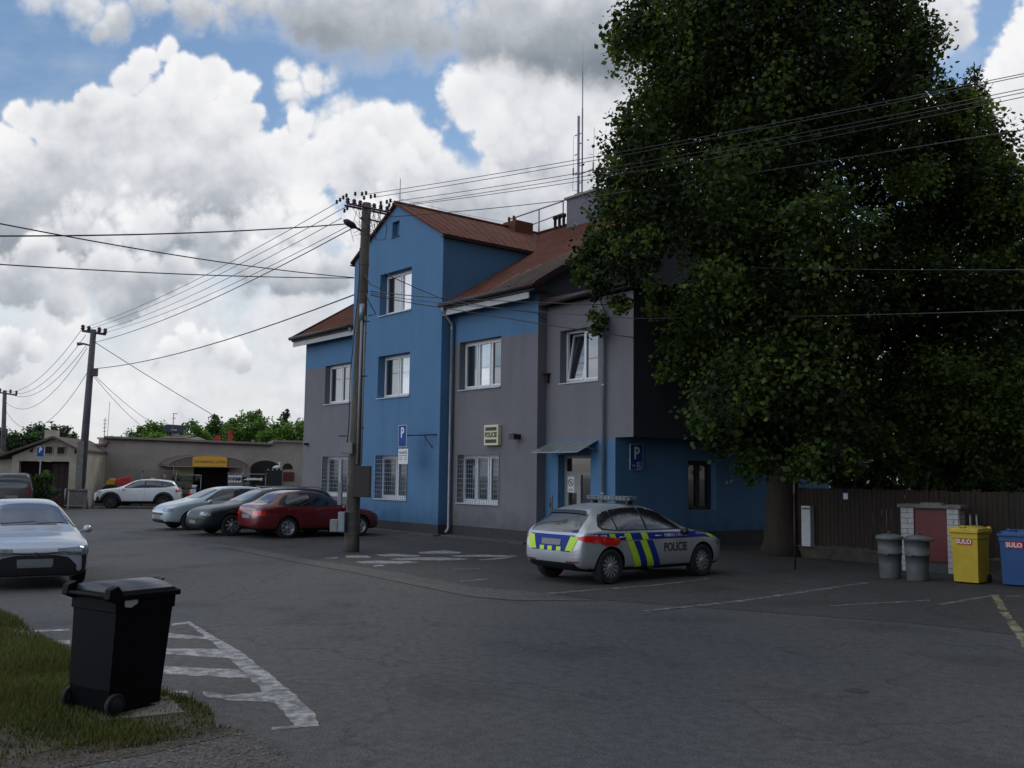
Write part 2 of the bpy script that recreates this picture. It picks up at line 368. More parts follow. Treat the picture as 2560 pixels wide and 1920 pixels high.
L_ = [line((1610, 1529), (1860, 1502), .13), line((1860, 1502), (2168, 1457), .13), line((2078, 1515), (2325, 1501), .1), line((2350, 1512), (2480, 1490), .1),
      line((1348, 1486), (1633, 1464), .12), line((1633, 1464), (1772, 1447), .12), line((592, 1374), (626, 1375), .12), line((1150, 1454), (1220, 1448), .1), line((1130, 1424), (1200, 1422), .1), line((740, 1350), (800, 1346), .1),
      line((885, 1357), (915, 1358), .1), line((985, 1343), (1040, 1348), .1), line((2520, 1492), (2556, 1490), .1), line((180, 1419), (245, 1417), .12)]
sheet('parking_line', L_, .0065, M['mark2'], rough=.012)
def cz(pts): return gp([(1860+x*.3165, 1080+y*.3165) for x, y in pts])
sheet('yellow_line', [cz([(1950, 1285), (2010, 1288), (2080, 1410), (2010, 1400)]), cz([(2020, 1420), (2090, 1425), (2130, 1480), (2060, 1475)]), cz([(2070, 1490), (2140, 1492), (2290, 1700), (2290, 1780), (2200, 1700)])], .007, M['marky'], rough=.02)
M['patch'] = asphalt('asphalt_repair', (.034, .035, .037), (.045, .045, .046))
sheet('asphalt_patch', [gp([(1830, 1432), (1990, 1422), (2120, 1440), (1960, 1452)]), gp([(1300, 1388), (1340, 1380), (1180, 1366), (1000, 1352), (960, 1362), (1120, 1378)])], .0052, M['patch'], rough=.03)
# manhole cover like dark patch
def disc(p, r, z, m, name):
    c = G(*p); b = MB(); b.lathe([(0, z), (r*.9, z), (r, z-.004)], 24, c=(c.x, c.y, 0)); return tag(b.build(name, m), kind='structure')
disc((1762, 1477), .22, .009, M['patch'], 'drain_cover')
disc((2140, 1727), .12, .006, M['patch'], 'drain_cover')

# grass bank, dirt and gravel in the left foreground
gr_b = c7([(-900, 350), (0, 425), (150, 500), (300, 590), (480, 700), (700, 850), (1130, 985), (1330, 1040), (1440, 1100), (1500, 1170), (1380, 1230), (1100, 1280), (700, 1330), (400, 1380), (200, 1420), (0, 1440), (-900, 1500)])
di_b = c7([(-900, 1480), (0, 1430), (400, 1365), (1000, 1270), (1400, 1190), (1650, 1240), (1500, 1300), (1000, 1400), (600, 1480), (200, 1560), (-900, 1700)])
gv_b = c7([(-900, 1640), (200, 1530), (600, 1450), (1000, 1370), (1500, 1280), (1660, 1250), (1900, 1330), (2050, 1500), (2100, 1900), (-900, 2300)])
sheet('dirt_edge', [di_b], .010, M['dirt'], rough=.06); sheet('gravel_edge', [gv_b], .006, M['gravel'], rough=.09)
def inpoly(x, y, P):
    c = False; n = len(P); j = n-1
    for i in range(n):
        if (P[i][1] > y) != (P[j][1] > y) and x < (P[j][0]-P[i][0])*(y-P[i][1])/(P[j][1]-P[i][1])+P[i][0]: c = not c
        j = i
    return c
sheet('grass_soil', [gr_b], .014, M['dirt'], rough=.04)
def mesh_np(name, V, F, mats, mi=None, parent=None, smooth=False):
    me = bpy.data.meshes.new(name); nv = len(V); nf = len(F); k = F.shape[1]
    me.vertices.add(nv); me.vertices.foreach_set('co', V.astype(np.float32).ravel())
    me.loops.add(nf*k); me.loops.foreach_set('vertex_index', F.astype(np.int32).ravel())
    me.polygons.add(nf); me.polygons.foreach_set('loop_start', np.arange(0, nf*k, k, dtype=np.int32))
    for m in mats: me.materials.append(m)
    if mi is not None: me.polygons.foreach_set('material_index', mi.astype(np.int32))
    me.update(calc_edges=True); me.validate()
    o = bpy.data.objects.new(name, me); COL.objects.link(o)
    if parent: o.parent = parent
    return o
def grass(name, poly, n, hmin, hmax, mats, probs):
    xs = [p[0] for p in poly]; ys = [p[1] for p in poly]; P = [(p[0], p[1]) for p in poly]
    pts = []
    while len(pts) < n:
        x = random.uniform(max(min(xs), -9), max(xs)); y = random.uniform(min(ys), min(max(ys), 22))
        if inpoly(x, y, P):
            dens = .5+.5*math.sin(x*2.1+1.3*math.sin(y*1.7))*math.cos(y*2.3+x)
            if random.random() < .12+.95*dens*(.6+.8*abs(math.sin(x*.9+y*1.3))): pts.append((x, y, dens))
    A_ = np.array(pts); n = len(A_)
    h = rng.uniform(hmin, hmax, n)*(.5+A_[:, 2]); th = rng.uniform(0, 2*PI, n); ln = rng.uniform(.1, .9, n)*h; w = rng.uniform(.004, .009, n)
    ph = th+rng.uniform(-1, 1, n)
    V = np.zeros((n, 3, 3)); V[:, :, :2] = A_[:, None, :2]; V[:, :, 2] = .012
    V[:, 0, 0] += np.cos(th+PI/2)*w; V[:, 0, 1] += np.sin(th+PI/2)*w; V[:, 1, 0] -= np.cos(th+PI/2)*w; V[:, 1, 1] -= np.sin(th+PI/2)*w
    V[:, 2, 0] += np.cos(ph)*ln; V[:, 2, 1] += np.sin(ph)*ln; V[:, 2, 2] += h
    o = mesh_np(name, V.reshape(-1, 3), np.arange(n*3).reshape(-1, 3), mats, rng.choice(len(mats), n, p=probs)); return tag(o, kind='stuff')
di_g = c7([(-900, 1480), (0, 1420), (400, 1360), (1000, 1265), (1420, 1180), (1600, 1235), (1400, 1280), (1000, 1350), (600, 1420), (200, 1480), (-900, 1600)])
def scatter(name, poly, n, s0, s1, mats, flat, seed=5, probs=None, z=.012):
    r = np.random.default_rng(seed); P = [(p[0], p[1]) for p in poly]; xs = [p[0] for p in P]; ys = [p[1] for p in P]; pts = []
    while len(pts) < n:
        x = random.uniform(max(min(xs), -9), max(xs)); y = random.uniform(min(ys), max(ys))
        if inpoly(x, y, P): pts.append((x, y))
    c = np.array(pts); n = len(c); s = r.uniform(s0, s1, n)*r.uniform(.5, 1, n); a = r.uniform(0, 6.28, n); V = np.zeros((n, 5, 3))
    for k in range(4): q = a+k*PI/2+r.uniform(-.3, .3, n); e = s*r.uniform(.6, 1.1, n); V[:, k, 0] = c[:, 0]+np.cos(q)*e; V[:, k, 1] = c[:, 1]+np.sin(q)*e*(.5 if flat < .2 else 1); V[:, k, 2] = z*.8+r.uniform(0, 1, n)*s*flat
    V[:, 4, :2] = c; V[:, 4, 2] = z+s*flat; F = np.array([(0, 1, 4), (1, 2, 4), (2, 3, 4), (3, 0, 4)]); FF = (np.arange(n)[:, None, None]*5+F[None]).reshape(-1, 3)
    return tag(mesh_np(name, V.reshape(-1, 3), FF, mats, np.repeat(r.choice(len(mats), n, p=probs), 4)), kind='stuff')
scatter('gravel', gv_b, 7000, .004, .016, [M['gravel'], M['concrete'], M['stone']], .6)
scatter('gravel', di_b, 2500, .004, .018, [M['gravel'], M['stone'], M['dirt']], .6, 6)
scatter('fallen_leaves', [G(1750, 1400), G(2500, 1480), G(2560, 1560), G(2000, 1500), G(1600, 1440)], 420, .02, .045, [M['grassC'], M['leaf2'], M['oldroof']], .12, 8)
scatter('road_grit', [G(300, 1500), G(2400, 1560), G(2560, 1900), G(600, 1900)], 2600, .003, .010, [M['gravel'], M['concrete'], M['ink']], .5, 9, z=.003)
grass('grass_tufts', di_g, 1500, .03, .07, [M['grassA'], M['grassC']], [.5, .5])
grass('grass', gr_b, 62000, .03, .095, [M['grassA'], M['grassB'], M['grassC']], [.42, .44, .14])

# ------------------------------------------------------------------ vegetation helpers
def leaves(blobs, size, dens, mats, probs, jit=.40, flat=.5, shell=.5, upshade=None):
    Vs = []; mi = []
    for (c, r3) in blobs:
        c = np.array(c); r3 = np.array(r3 if hasattr(r3, '__len__') else (r3, r3, r3))
        n = max(6, int(dens*(r3[0]*r3[2])/size**2))
        # sub-clumps
        k = max(4, int(n/75)); d = rng.normal(size=(k, 3)); d /= np.linalg.norm(d, axis=1)[:, None]
        cc = c+d*r3*rng.uniform(shell, 1, (k, 1)); pick = rng.integers(0, k, n)
        p = cc[pick]+rng.normal(size=(n, 3))*r3.mean()*jit*.6
        nrm = rng.normal(size=(n, 3)); nrm[:, 2] += flat*2; nrm += d[pick]*.6; nrm /= np.linalg.norm(nrm, axis=1)[:, None]
        t = np.cross(nrm, rng.normal(size=(n, 3))); t /= np.linalg.norm(t, axis=1)[:, None]; bb = np.cross(nrm, t)
        s = size*rng.uniform(.6, 1.25, (n, 1)); w = s*.42
        q = np.stack([p-t*s*.5, p+bb*w-nrm*s*.08+t*s*.05, p+t*s*.5, p-bb*w-nrm*s*.08+t*s*.05], 1)
        Vs.append(q)
        ck = rng.choice(len(mats), k, p=probs); m_ = ck[pick]; sw = rng.random(n) < .12; m_[sw] = rng.choice(len(mats), sw.sum(), p=probs); mi.append(m_)
    V = np.concatenate(Vs); m_ = np.concatenate(mi); return V.reshape(-1, 3), np.arange(len(V)*4).reshape(-1, 4), m_
def limbs(b, base, top, r0, targets, r1=.06):
    base = Vector(base); top = Vector(top)
    pts = [base+(top-base)*t + Vector((math.sin(t*5)*.12, math.cos(t*4)*.1-.1, 0))*min(1, t*3) for t in (0, .03, .1, .25, .4, .55, .7, .85, 1)]
    b.tube(pts, [r0*1.6, r0*1.2, r0, r0*.9, r0*.78, r0*.62, r0*.45, r0*.3, r0*.12], 12)
    for t in targets:
        t = Vector(t); h = max(.12, min(.9, (t.z-base.z)/(top.z-base.z)*.72)); s = base+(top-base)*h
        m1 = s.lerp(t, .35)+Vector((random.uniform(-.3, .3), random.uniform(-.3, .3), random.uniform(0, .5))); m2 = s.lerp(t, .7)+Vector((random.uniform(-.3, .3), random.uniform(-.3, .3), .2))
        rr = r0*(.42-.3*h); b.tube([s, m1, m2, t], [rr, rr*.7, rr*.4, .015], 7)
        for k in range(3):
            e = t+Vector((random.uniform(-1, 1), random.uniform(-1, 1), random.uniform(-.5, .8)))*.9; b.tube([m2, m2.lerp(e, .5)+Vector((0, 0, .1)), e], [rr*.3, rr*.18, .008], 5)
def tree(name, label, base, blobs, size, dens, mats, probs, trunk_r=.3, top=None, group=None, nl=14, **k):
    root = thing(name, label, 'tree', base, 0, group); bo = Vector(base)
    lb = [((Vector(c)-bo)[:], r_) for c, r_ in blobs]
    V, F, mi = leaves(lb, size, dens, mats, probs, **k)
    mesh_np('crown', V, F, mats, mi, root)
    b = MB(); zs = max(c[2] for c, _ in lb); tp = top or (sum(c[0] for c, _ in lb)/len(lb)*.6, sum(c[1] for c, _ in lb)/len(lb)*.6, zs*.92)
    tg = random.sample([c for c, _ in lb], min(nl, len(lb))); limbs(b, (0, 0, -.05), tp, trunk_r, tg)
    b.build('trunk', M['bark'], root); return root
def pxblobs(L, Y, jy=1.5, sy=1.0):
    o = []
    for (x, y, r_) in L:
        yy = Y+random.uniform(-jy, jy); c = at(x, y, yy); rr = r_/FPX*yy; o.append((c[:], (rr, rr*sy, rr)))
    return o
BIG = [(1640,40,110),(1585,95,75),(1760,60,140),(1900,40,170),(2060,20,140),(2170,20,110),(2225,60,80),(2265,140,85),(2310,140,55),(2240,215,80),
 (1690,250,105),(1620,300,80),(1585,370,80),(1560,450,75),(1620,430,110),(1690,470,90),(1560,560,90),(1500,640,62),(1580,650,62),(1470,690,42),(1640,560,75),(1500,720,40),
 (1780,170,130),(1800,330,140),(1910,230,130),(2020,170,110),(1930,380,130),(1860,480,120),(2050,270,90),(1790,600,80),(1900,590,120),(1990,520,80),
 (1800,730,95),(1740,820,80),(1900,760,130),(1700,900,60),(1820,880,110),(2000,690,100),(2000,850,120),(1930,960,110),(1850,1030,90),(2090,760,90),(2110,900,80),(2060,1010,100),(1960,1080,90),
 (2190,260,75),(2250,330,80),(2290,270,60),(2180,370,70),(2160,620,80),(2270,440,70),(2120,1090,80),(1760,1010,60),(1500,800,32),(1545,770,34),(2100,130,90),(1640,740,45),(1700,760,60)]
TOPB = [(1900,-160,220),(1740,-110,140),(2080,-140,170),(1950,-330,160),(1820,-300,130),(2060,-300,120)]
FILL = [(2130,330,85),(2210,450,80),(2120,480,70),(2240,560,70),(2150,660,85),(2230,690,80),(2190,790,90),(2260,840,80),(2170,920,90),(2250,1000,85),(2150,1040,80),(2070,1100,80),(2290,400,70),(2330,330,60),(2300,560,70)]
tb = G(1957, 1388)
bl_ = pxblobs(BIG, 24.5, 2.6, 1.25)+pxblobs(FILL, 29, 1.5, 1.2)+pxblobs([(1850,980,120),(2000,1000,120),(1920,800,140),(2050,600,120),(1800,500,120),(1780,1050,70),(1860,1110,70),(1950,1135,70),(2040,1150,65),(2110,1160,60)], 21.5, 1, 1.2)+pxblobs(TOPB, 25, 1.5, 1.2)+pxblobs([(1750,200,150),(1900,500,160),(2100,200,150),(1850,800,140),(2000,300,160)], 30, 1.5, 1.2)
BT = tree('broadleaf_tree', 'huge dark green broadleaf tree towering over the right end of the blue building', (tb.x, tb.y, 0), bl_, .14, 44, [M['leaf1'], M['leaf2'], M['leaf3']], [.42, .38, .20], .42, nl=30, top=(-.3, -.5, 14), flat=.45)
RB = [(2400,320,80),(2450,400,95),(2500,480,95),(2380,440,90),(2330,560,95),(2440,560,110),(2540,620,90),(2300,690,100),(2400,720,120),(2520,760,100),(2340,830,100),(2450,880,110),(2240,760,60),(2560,500,70),(2590,700,110),(2600,880,120),(2250,930,60)]
t2 = G(2400, 1385)
tree('broadleaf_tree', 'mid green leafy tree right of the huge tree, in front of the spruce', (t2.x, t2.y+3, 0), pxblobs(RB+[(2370,250,55),(2410,260,50),(2330,420,70)], 28, 2, 1.2), .155, 42, [M['leaf1'], M['leaf2'], M['leaf3']], [.35, .45, .2], .26, nl=12)
SB = [(2250,1150,60),(2310,1170,55),(2400,1170,60),(2460,1180,50),(2330,960,80),(2430,985,100),(2280,1050,75),(2390,1080,100),(2510,1040,100),(2500,1140,80),(2350,1150,60),(2580,1150,90),(2600,980,110),(2200,1130,55)]
t3 = G(2420, 1370)
tree('small_tree', 'low bushy green tree leaning over the wooden fence above the bins', (t3.x, t3.y, 0), pxblobs(SB, 24.6, 1.0, 1.0), .13, 30, [M['leaf1'], M['leaf2'], M['leaf3']], [.2, .45, .35], .12, nl=8)
def shrub(name, label, L, Y, size, dens, mats, probs, group=None, jy=.4, cat='bush'):
    bb = pxblobs(L, Y, jy); c0 = bb[0][0]; root = thing(name, label, cat, (c0[0], c0[1], 0), 0, group)
    V, F, mi = leaves([((c[0]-c0[0], c[1]-c0[1], c[2]), r_) for c, r_ in bb], size, dens, mats, probs); mesh_np('foliage', V, F, mats, mi, root)
    b = MB()
    for c, r_ in bb[:4]: b.tube([(0, 0, 0), ((c[0]-c0[0])*.5, (c[1]-c0[1])*.5, c[2]*.6), (c[0]-c0[0], c[1]-c0[1], c[2])], [.05, .03, .01], 6)
    b.build('stem', M['bark'], root); return root
shrub('bush', 'pale green shrub showing over the top of the wooden fence', [(2175, 1185, 35), (2215, 1200, 38), (2140, 1200, 22), (2250, 1190, 30)], 26.2, .12, 26, [M['leaf2'], M['leaf3']], [.6, .4])
shrub('bush', 'dark hedge at the right edge behind the yellow and blue bins', [(2470, 1240, 50), (2530, 1230, 60), (2440, 1270, 40), (2500, 1290, 50), (2560, 1290, 60), (2600, 1250, 60)], 23, .12, 26, [M['leaf1'], M['leaf2']], [.6, .4])
shrub('bush', 'round green bush in front of the dark gate on the left', [(112, 1212, 28), (100, 1200, 18), (125, 1225, 22), (95, 1230, 20), (118, 1190, 14)], 46, .13, 30, [M['leafB'], M['leafC']], [.6, .4])
shrub('bush', 'ragged weeds at the fence foot between the dustbins and brick cabinet', [(2340, 1425, 22), (2370, 1430, 20), (2400, 1432, 18), (2320, 1428, 14)], 21.6, .07, 12, [M['leaf1'], M['leaf2']], [.7, .3], cat='weeds')
def bgtree(label, L, Y, grp='dark trees behind the wooden fence'):
    bb = pxblobs(L, Y, 1.5); c0 = bb[0][0]
    tree('garden_tree', label, (c0[0], c0[1], 0), bb, .34, 26, [M['leaf1'], M['leaf2']], [.65, .35], .2, group=grp, nl=5)
bgtree('dark garden tree behind the fence just right of the huge trunk', [(2100,1130,120),(2020,1060,120),(2180,1050,110),(2080,1180,80),(2150,960,90),(2130,830,100),(2060,900,90),(2200,1160,90)], 38)
bgtree('dark garden tree behind the fence above the brick cabinet', [(2320,1100,140),(2260,1180,90),(2400,1180,110),(2330,980,110),(2240,1080,90)], 40)
bgtree('dark garden tree behind the fence above the blue bin', [(2540,1080,150),(2460,1180,100),(2600,1180,110),(2480,960,110),(2600,900,120)], 37)
def shade_tree(label, x, y, r_, h):  # unseen trees added outside the view to block light from the right side
    L = [((x+random.uniform(-.4, .4)*r_, y+random.uniform(-.4, .4)*r_, h*k), r_*s_) for k, s_ in ((.12, .5), (.2, .6), (.3, .7), (.42, .7), (.5, .75), (.58, .7), (.66, .7), (.75, .6), (.85, .5), (.95, .35), (.45, .7), (.6, .7))]
    tree('broadleaf_tree', label, (x, y, 0), L, .5, 20, [M['leaf1'], M['leaf2'], M['leaf3']], [.4, .4, .2], .35, nl=6)
shade_tree('low unseen tree added for shade nearest the recycling bins', 11.8, 9.0, 4.2, 11); shade_tree('unseen tree added for shade beside the camera on the right', 10.5, -1, 5, 14); shade_tree('first unseen tree added for shade beyond the recycling bins', 19, 16, 5.5, 14); shade_tree('second unseen tree added for shade beyond the recycling bins', 19, 6, 5.5, 13); shade_tree('third unseen tree added for shade beyond the recycling bins', 17, -4, 5.5, 13); shade_tree('fourth unseen tree added for shade beyond the recycling bins', 12.5, -11, 5.5, 13); shade_tree('fifth unseen tree added for shade beyond the recycling bins', 4, -17, 5.5, 13)
# spruce
def spruce(label, px, ytop, Y, rmax):
    top = at(px, ytop, Y); root = thing('spruce_tree', label, 'tree', (top.x, top.y, 0)); Hh = top.z
    b = MB(); b.tube([(0, 0, 0), (0, 0, Hh*.5), (0, 0, Hh)], [.3, .18, .02], 8)
    Vs = []; z = 1.5
    while z < Hh-.1:
        L = rmax*(1-z/Hh)**.8+.12; nb = 7 if z < Hh*.9 else 5; a0 = random.random()*6
        for k in range(nb):
            a = a0+2*PI*k/nb+random.uniform(-.3, .3); l = L*random.uniform(.75, 1.12); d = np.array([math.cos(a), math.sin(a), 0])
            e = d*l+np.array([0, 0, -l*.18]); p0 = np.array([0, 0, z]); b.tube([p0, p0+e*.5+np.array([0, 0, -.1]), p0+e], [.025, .015, .005], 4)
            n = int(26*l)+8; t = rng.uniform(.15, 1, n)[:, None]; p = p0+e*t+rng.normal(size=(n, 3))*.07*(1-.3*t); 
            dr = rng.normal(size=(n, 3))*.6+d*.7; dr[:, 2] -= .25; dr /= np.linalg.norm(dr, axis=1)[:, None]; s = rng.uniform(.16, .32, (n, 1)); w = np.cross(dr, rng.normal(size=(n, 3))); w /= np.linalg.norm(w, axis=1)[:, None]
            Vs.append(np.stack([p, p+dr*s*.5+w*.035, p+dr*s, p+dr*s*.5-w*.035], 1))
        z += .30 if z > Hh*.5 else .5
    V = np.concatenate(Vs).reshape(-1, 3); F = np.arange(len(V)).reshape(-1, 4)
    mesh_np('crown', V, F, [M['needle'], M['needle2']], rng.integers(0, 2, len(F)), root); b.build('trunk', M['bark'], root)
spruce('tall dark spruce with its thin tip above the right tree', 2435, 155, 40, 3.6)
spruce('shorter dark spruce cut by the right edge of the photo', 2600, 560, 36, 3.4)
# far treeline
def far(label, L, Y, mats, probs, size=.5, dens=44, jy=2, grp='trees on the skyline behind the shop'):
    size *= .62; L = L+[(x+random.uniform(-.6, .6)*r_, y+r_*.9, r_*1.05) for x, y, r_ in L]; bb = pxblobs([(x, y, r_*1.15) for x, y, r_ in L], Y, jy); c0 = bb[0][0]; root = thing('distant_tree', label, 'tree', (c0[0], c0[1], 0), 0, grp)
    V, F, mi = leaves([((c[0]-c0[0], c[1]-c0[1], c[2]), r_) for c, r_ in bb], size, dens, mats, probs); mesh_np('crown', V, F, mats, mi, root)
    b = MB(); b.tube([(0, 0, -.1), (0, 0, bb[0][0][2])], [.35, .2], 6)
    for c, r_ in bb[1:]: b.tube([(0, 0, bb[0][0][2]*.5), (c[0]-c0[0], c[1]-c0[1], c[2])], [.15, .05], 5)
    b.build('trunk', M['bark'], root)
LA, LB, LC = [M['leafA'], M['leafB']], [M['leafB'], M['leafC']], [M['leafC'], M['leafB']]
far('bright green round tree over the left end of the shop roof', [(375, 1085, 26), (350, 1090, 20), (395, 1072, 16), (330, 1100, 20), (410, 1095, 18)], 92, LA, [.7, .3], .45)
far('wide green tree just left of the solar panel behind the shop', [(425, 1095, 26), (440, 1105, 22), (330, 1108, 22)], 98, LB, [.5, .5], .5)
far('green tree band between the tallest tree and the pointed tree', [(670, 1085, 24), (560, 1098, 24), (520, 1105, 24), (700, 1095, 22)], 110, LB, [.7, .3], .5)
far('low yellow-green tree at the left corner of the shop roof', [(290, 1100, 16), (272, 1108, 12), (305, 1105, 12)], 96, LA, [.6, .4], .45)
far('bright tree just right of the solar panel', [(480, 1088, 26), (500, 1072, 20), (465, 1100, 20), (510, 1100, 24)], 100, LA, [.5, .5], .5)
far('dark-topped tree between the bright trees behind the shop', [(545, 1065, 20), (535, 1050, 11), (560, 1085, 22), (530, 1090, 22)], 108, LB, [.6, .4], .5)
far('tallest bright green tree behind the middle of the shop roof', [(620, 1065, 30), (600, 1080, 26), (640, 1048, 18), (650, 1080, 26), (580, 1085, 22), (590, 1062, 16)], 104, LA, [.6, .4], .5)
far('dark pointed tree close to the building corner on the skyline', [(715, 1042, 10), (715, 1060, 14), (700, 1070, 14), (716, 1030, 6)], 112, LC, [.8, .2], .45)
far('wide green tree behind the right end of the shop next to the blue building', [(690, 1088, 26), (730, 1078, 24), (755, 1080, 26), (670, 1095, 20), (790, 1090, 30)], 100, LA, [.45, .55], .5)
far('dark round tree behind the chimney of the gabled house', [(150, 1080, 22), (162, 1095, 20), (140, 1095, 18)], 80, LC, [.8, .2], .4)
far('broad dark tree on the far left behind the gabled house', [(85, 1088, 24), (60, 1095, 20), (100, 1080, 18), (75, 1110, 26)], 84, LC, [.8, .2], .4)
far('dark tree at the left edge beside the far pole', [(20, 1100, 20), (-5, 1095, 24), (40, 1105, 18), (10, 1120, 24)], 82, LC, [.7, .3], .4)
far('small dark conical tree beside the second pole', [(187, 1098, 9), (187, 1087, 5), (184, 1106, 12)], 96, LC, [.9, .1], .4)
far('pale hedge at the far left under the dark trees', [(10, 1148, 16), (30, 1152, 14), (-10, 1150, 16), (-25, 1158, 18)], 70, LA, [.5, .5], .3)

# ------------------------------------------------------------------ the police building
BLD = thing('police_building', 'blue and grey rendered three storey building with a gabled bay and rust red roof', 'building', BASE, BANG)
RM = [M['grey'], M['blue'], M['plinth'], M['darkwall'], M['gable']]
def wall(name, plane, c, a0, a1, z0, z1, ops, depth, rule, lv=(), flip=False, root=None, mats=None):
    """plane 'y': wall at y=c spanning x; plane 'x': wall at x=c spanning y. ops=(a0,a1,z0,z1). depth sign = into wall"""
    A_ = sorted({a0, a1, *[o[0] for o in ops], *[o[1] for o in ops]}); Z = sorted({z0, z1, *lv, *[o[2] for o in ops], *[o[3] for o in ops]})
    A_ = [a for a in A_ if a0 <= a <= a1]; Z = [z for z in Z if z0 <= z <= z1]
    P = (lambda a, z, d=0: (a, c+d, z)) if plane == 'y' else (lambda a, z, d=0: (c+d, a, z))
    b = MB()
    for i in range(len(A_)-1):
        for j in range(len(Z)-1):
            am, zm = (A_[i]+A_[i+1])/2, (Z[j]+Z[j+1])/2
            if any(o[0] < am < o[1] and o[2] < zm < o[3] for o in ops): continue
            b.quad(P(A_[i], Z[j]), P(A_[i+1], Z[j]), P(A_[i+1], Z[j+1]), P(A_[i], Z[j+1]), rule(am, zm))
    for o in ops:
        for (p, q) in (((o[0], o[2]), (o[0], o[3])), ((o[1], o[2]), (o[1], o[3])), ((o[0], o[2]), (o[1], o[2])), ((o[0], o[3]), (o[1], o[3]))):
            b.quad(P(*p), P(*q), P(*q, depth), P(*p, depth), rule((o[0]+o[1])/2, (o[2]+o[3])/2))
    return b.build(name, mats or RM, root or BLD)
def window(x0, x1, z0, z1, y, cols, plane='y', sgn=1, name='window', fm=None, gm=None, open_leaf=False, root=None, fr=.07, wide=None, pale=()):
    P = (lambda a0, a1, d0, d1, q0, q1: (a0, a1, y+sgn*d0, y+sgn*d1, q0, q1)) if plane == 'y' else (lambda a0, a1, d0, d1, q0, q1: (y+sgn*d0, y+sgn*d1, a0, a1, q0, q1))
    def bx(b, *a):
        t = P(*a); b.box(min(t[0], t[1]), max(t[0], t[1]), min(t[2], t[3]), max(t[2], t[3]), t[4], t[5])
    b = MB(); fr2 = fr
    bx(b, x0+.003, x0+fr, -.05, .03, z0+.003, z1-.003); bx(b, x1-fr, x1-.003, -.05, .03, z0+.003, z1-.003); bx(b, x0+fr, x1-fr, -.05, .03, z0+.003, z0+fr); bx(b, x0+fr, x1-fr, -.05, .03, z1-fr, z1-.003)
    w = (x1-x0-2*fr)/cols
    for i in range(1, cols): bx(b, x0+fr+w*i-.03, x0+fr+w*i+.03, -.052, .03, z0+fr, z1-fr)
    f = b.build(name, fm or M['white'], root or BLD)
    for i in range(cols):                       # sashes and panes
        a0, a1 = x0+fr+w*i+.03*(i > 0), x0+fr+w*(i+1)-.03*(i < cols-1); s_ = .055
        b = MB(); bx(b, a0+.004, a0+s_, -.075, -.01, z0+fr+.004, z1-fr-.004); bx(b, a1-s_, a1-.004, -.075, -.01, z0+fr+.004, z1-fr-.004); bx(b, a0+s_, a1-s_, -.075, -.01, z0+fr+.004, z0+fr+s_); bx(b, a0+s_, a1-s_, -.075, -.01, z1-fr-s_, z1-fr-.004)
        so = b.build('sash', fm or M['white'], f); b2 = MB()
        bx(b2, a0+s_-.005, a1-s_+.005, -.03, -.022, z0+fr+s_-.005, z1-fr-s_+.005); po = b2.build('pane', M['paneP'] if i in pale else (gm or M['pane']), f)
        if open_leaf and i == 0:                # tilted inwards a little at the top (hopper), leaf swung
            for q in (so, po):
                piv = Vector((a0, y, z0+fr)); q.matrix_local = Matrix.Translation(piv) @ Matrix.Rotation(R(-9), 4, 'X') @ Matrix.Translation(-piv)
    b = MB(); t = P(x0-.03, x1+.03, -(abs(wide or .36))-.03, -.04, z0-.03, z0+.002); 
    b.box(min(t[0], t[1]), max(t[0], t[1]), min(t[2], t[3]), max(t[2], t[3]), t[4], t[5]); b.build('sill', M['whitewall'], f)
    return f
def grille(x0, x1, z0, z1, y, f):
    b = MB()
    for x in np.linspace(x0, x1, int((x1-x0)/.12)+1): b.box(x-.004, x+.004, y-.010, y, z0, z1)
    for z in np.linspace(z0, z1, int((z1-z0)/.15)+1): b.box(x0, x1, y-.018, y-.010, z-.004, z+.004)
    for x in (x0, x1): b.box(x-.012, x+.012, y-.03, y-.002, z0, z1)
    return b.build('grille', M['zinc'], f)
PL, EZ, MV, AV = .35, 7.40, .45, .80            # plinth, eaves underside, main wall plane, annex wall plane
rule_main = lambda a, z: 2 if z < PL else (1 if z > 6.27 else 0)
rule_bay = lambda a, z: 2 if z < PL else 1
rule_ann = lambda a, z: 2 if z < PL else (1 if z < 3.02 else 0)
W2 = [(-8.85, -6.75, 1.1, 2.65), (-8.85, -6.75, 4.72, 6.28)]
W3 = [(.42, 2.62, 1.08, 2.64), (.42, 2.62, 4.74, 6.32)]
WB = [(-4.0, -1.9, 1.1, 2.65), (-4.0, -1.9, 4.68, 6.2), (-4.0, -1.9, 7.68, 9.2), (-3.25, -2.78, 10.46, 11.02)]
WA = [(5.0, 6.6, 4.69, 6.24), (4.95, 6.32, 0.02, 2.6)]
wall('wall', 'y', MV, -10.6, -5.9, 0, EZ+.35, W2, .30, rule_main, (PL, 6.27))
wall('wall', 'y', MV, 0, 4.4, 0, EZ+.35, W3, .30, rule_main, (PL, 6.27))
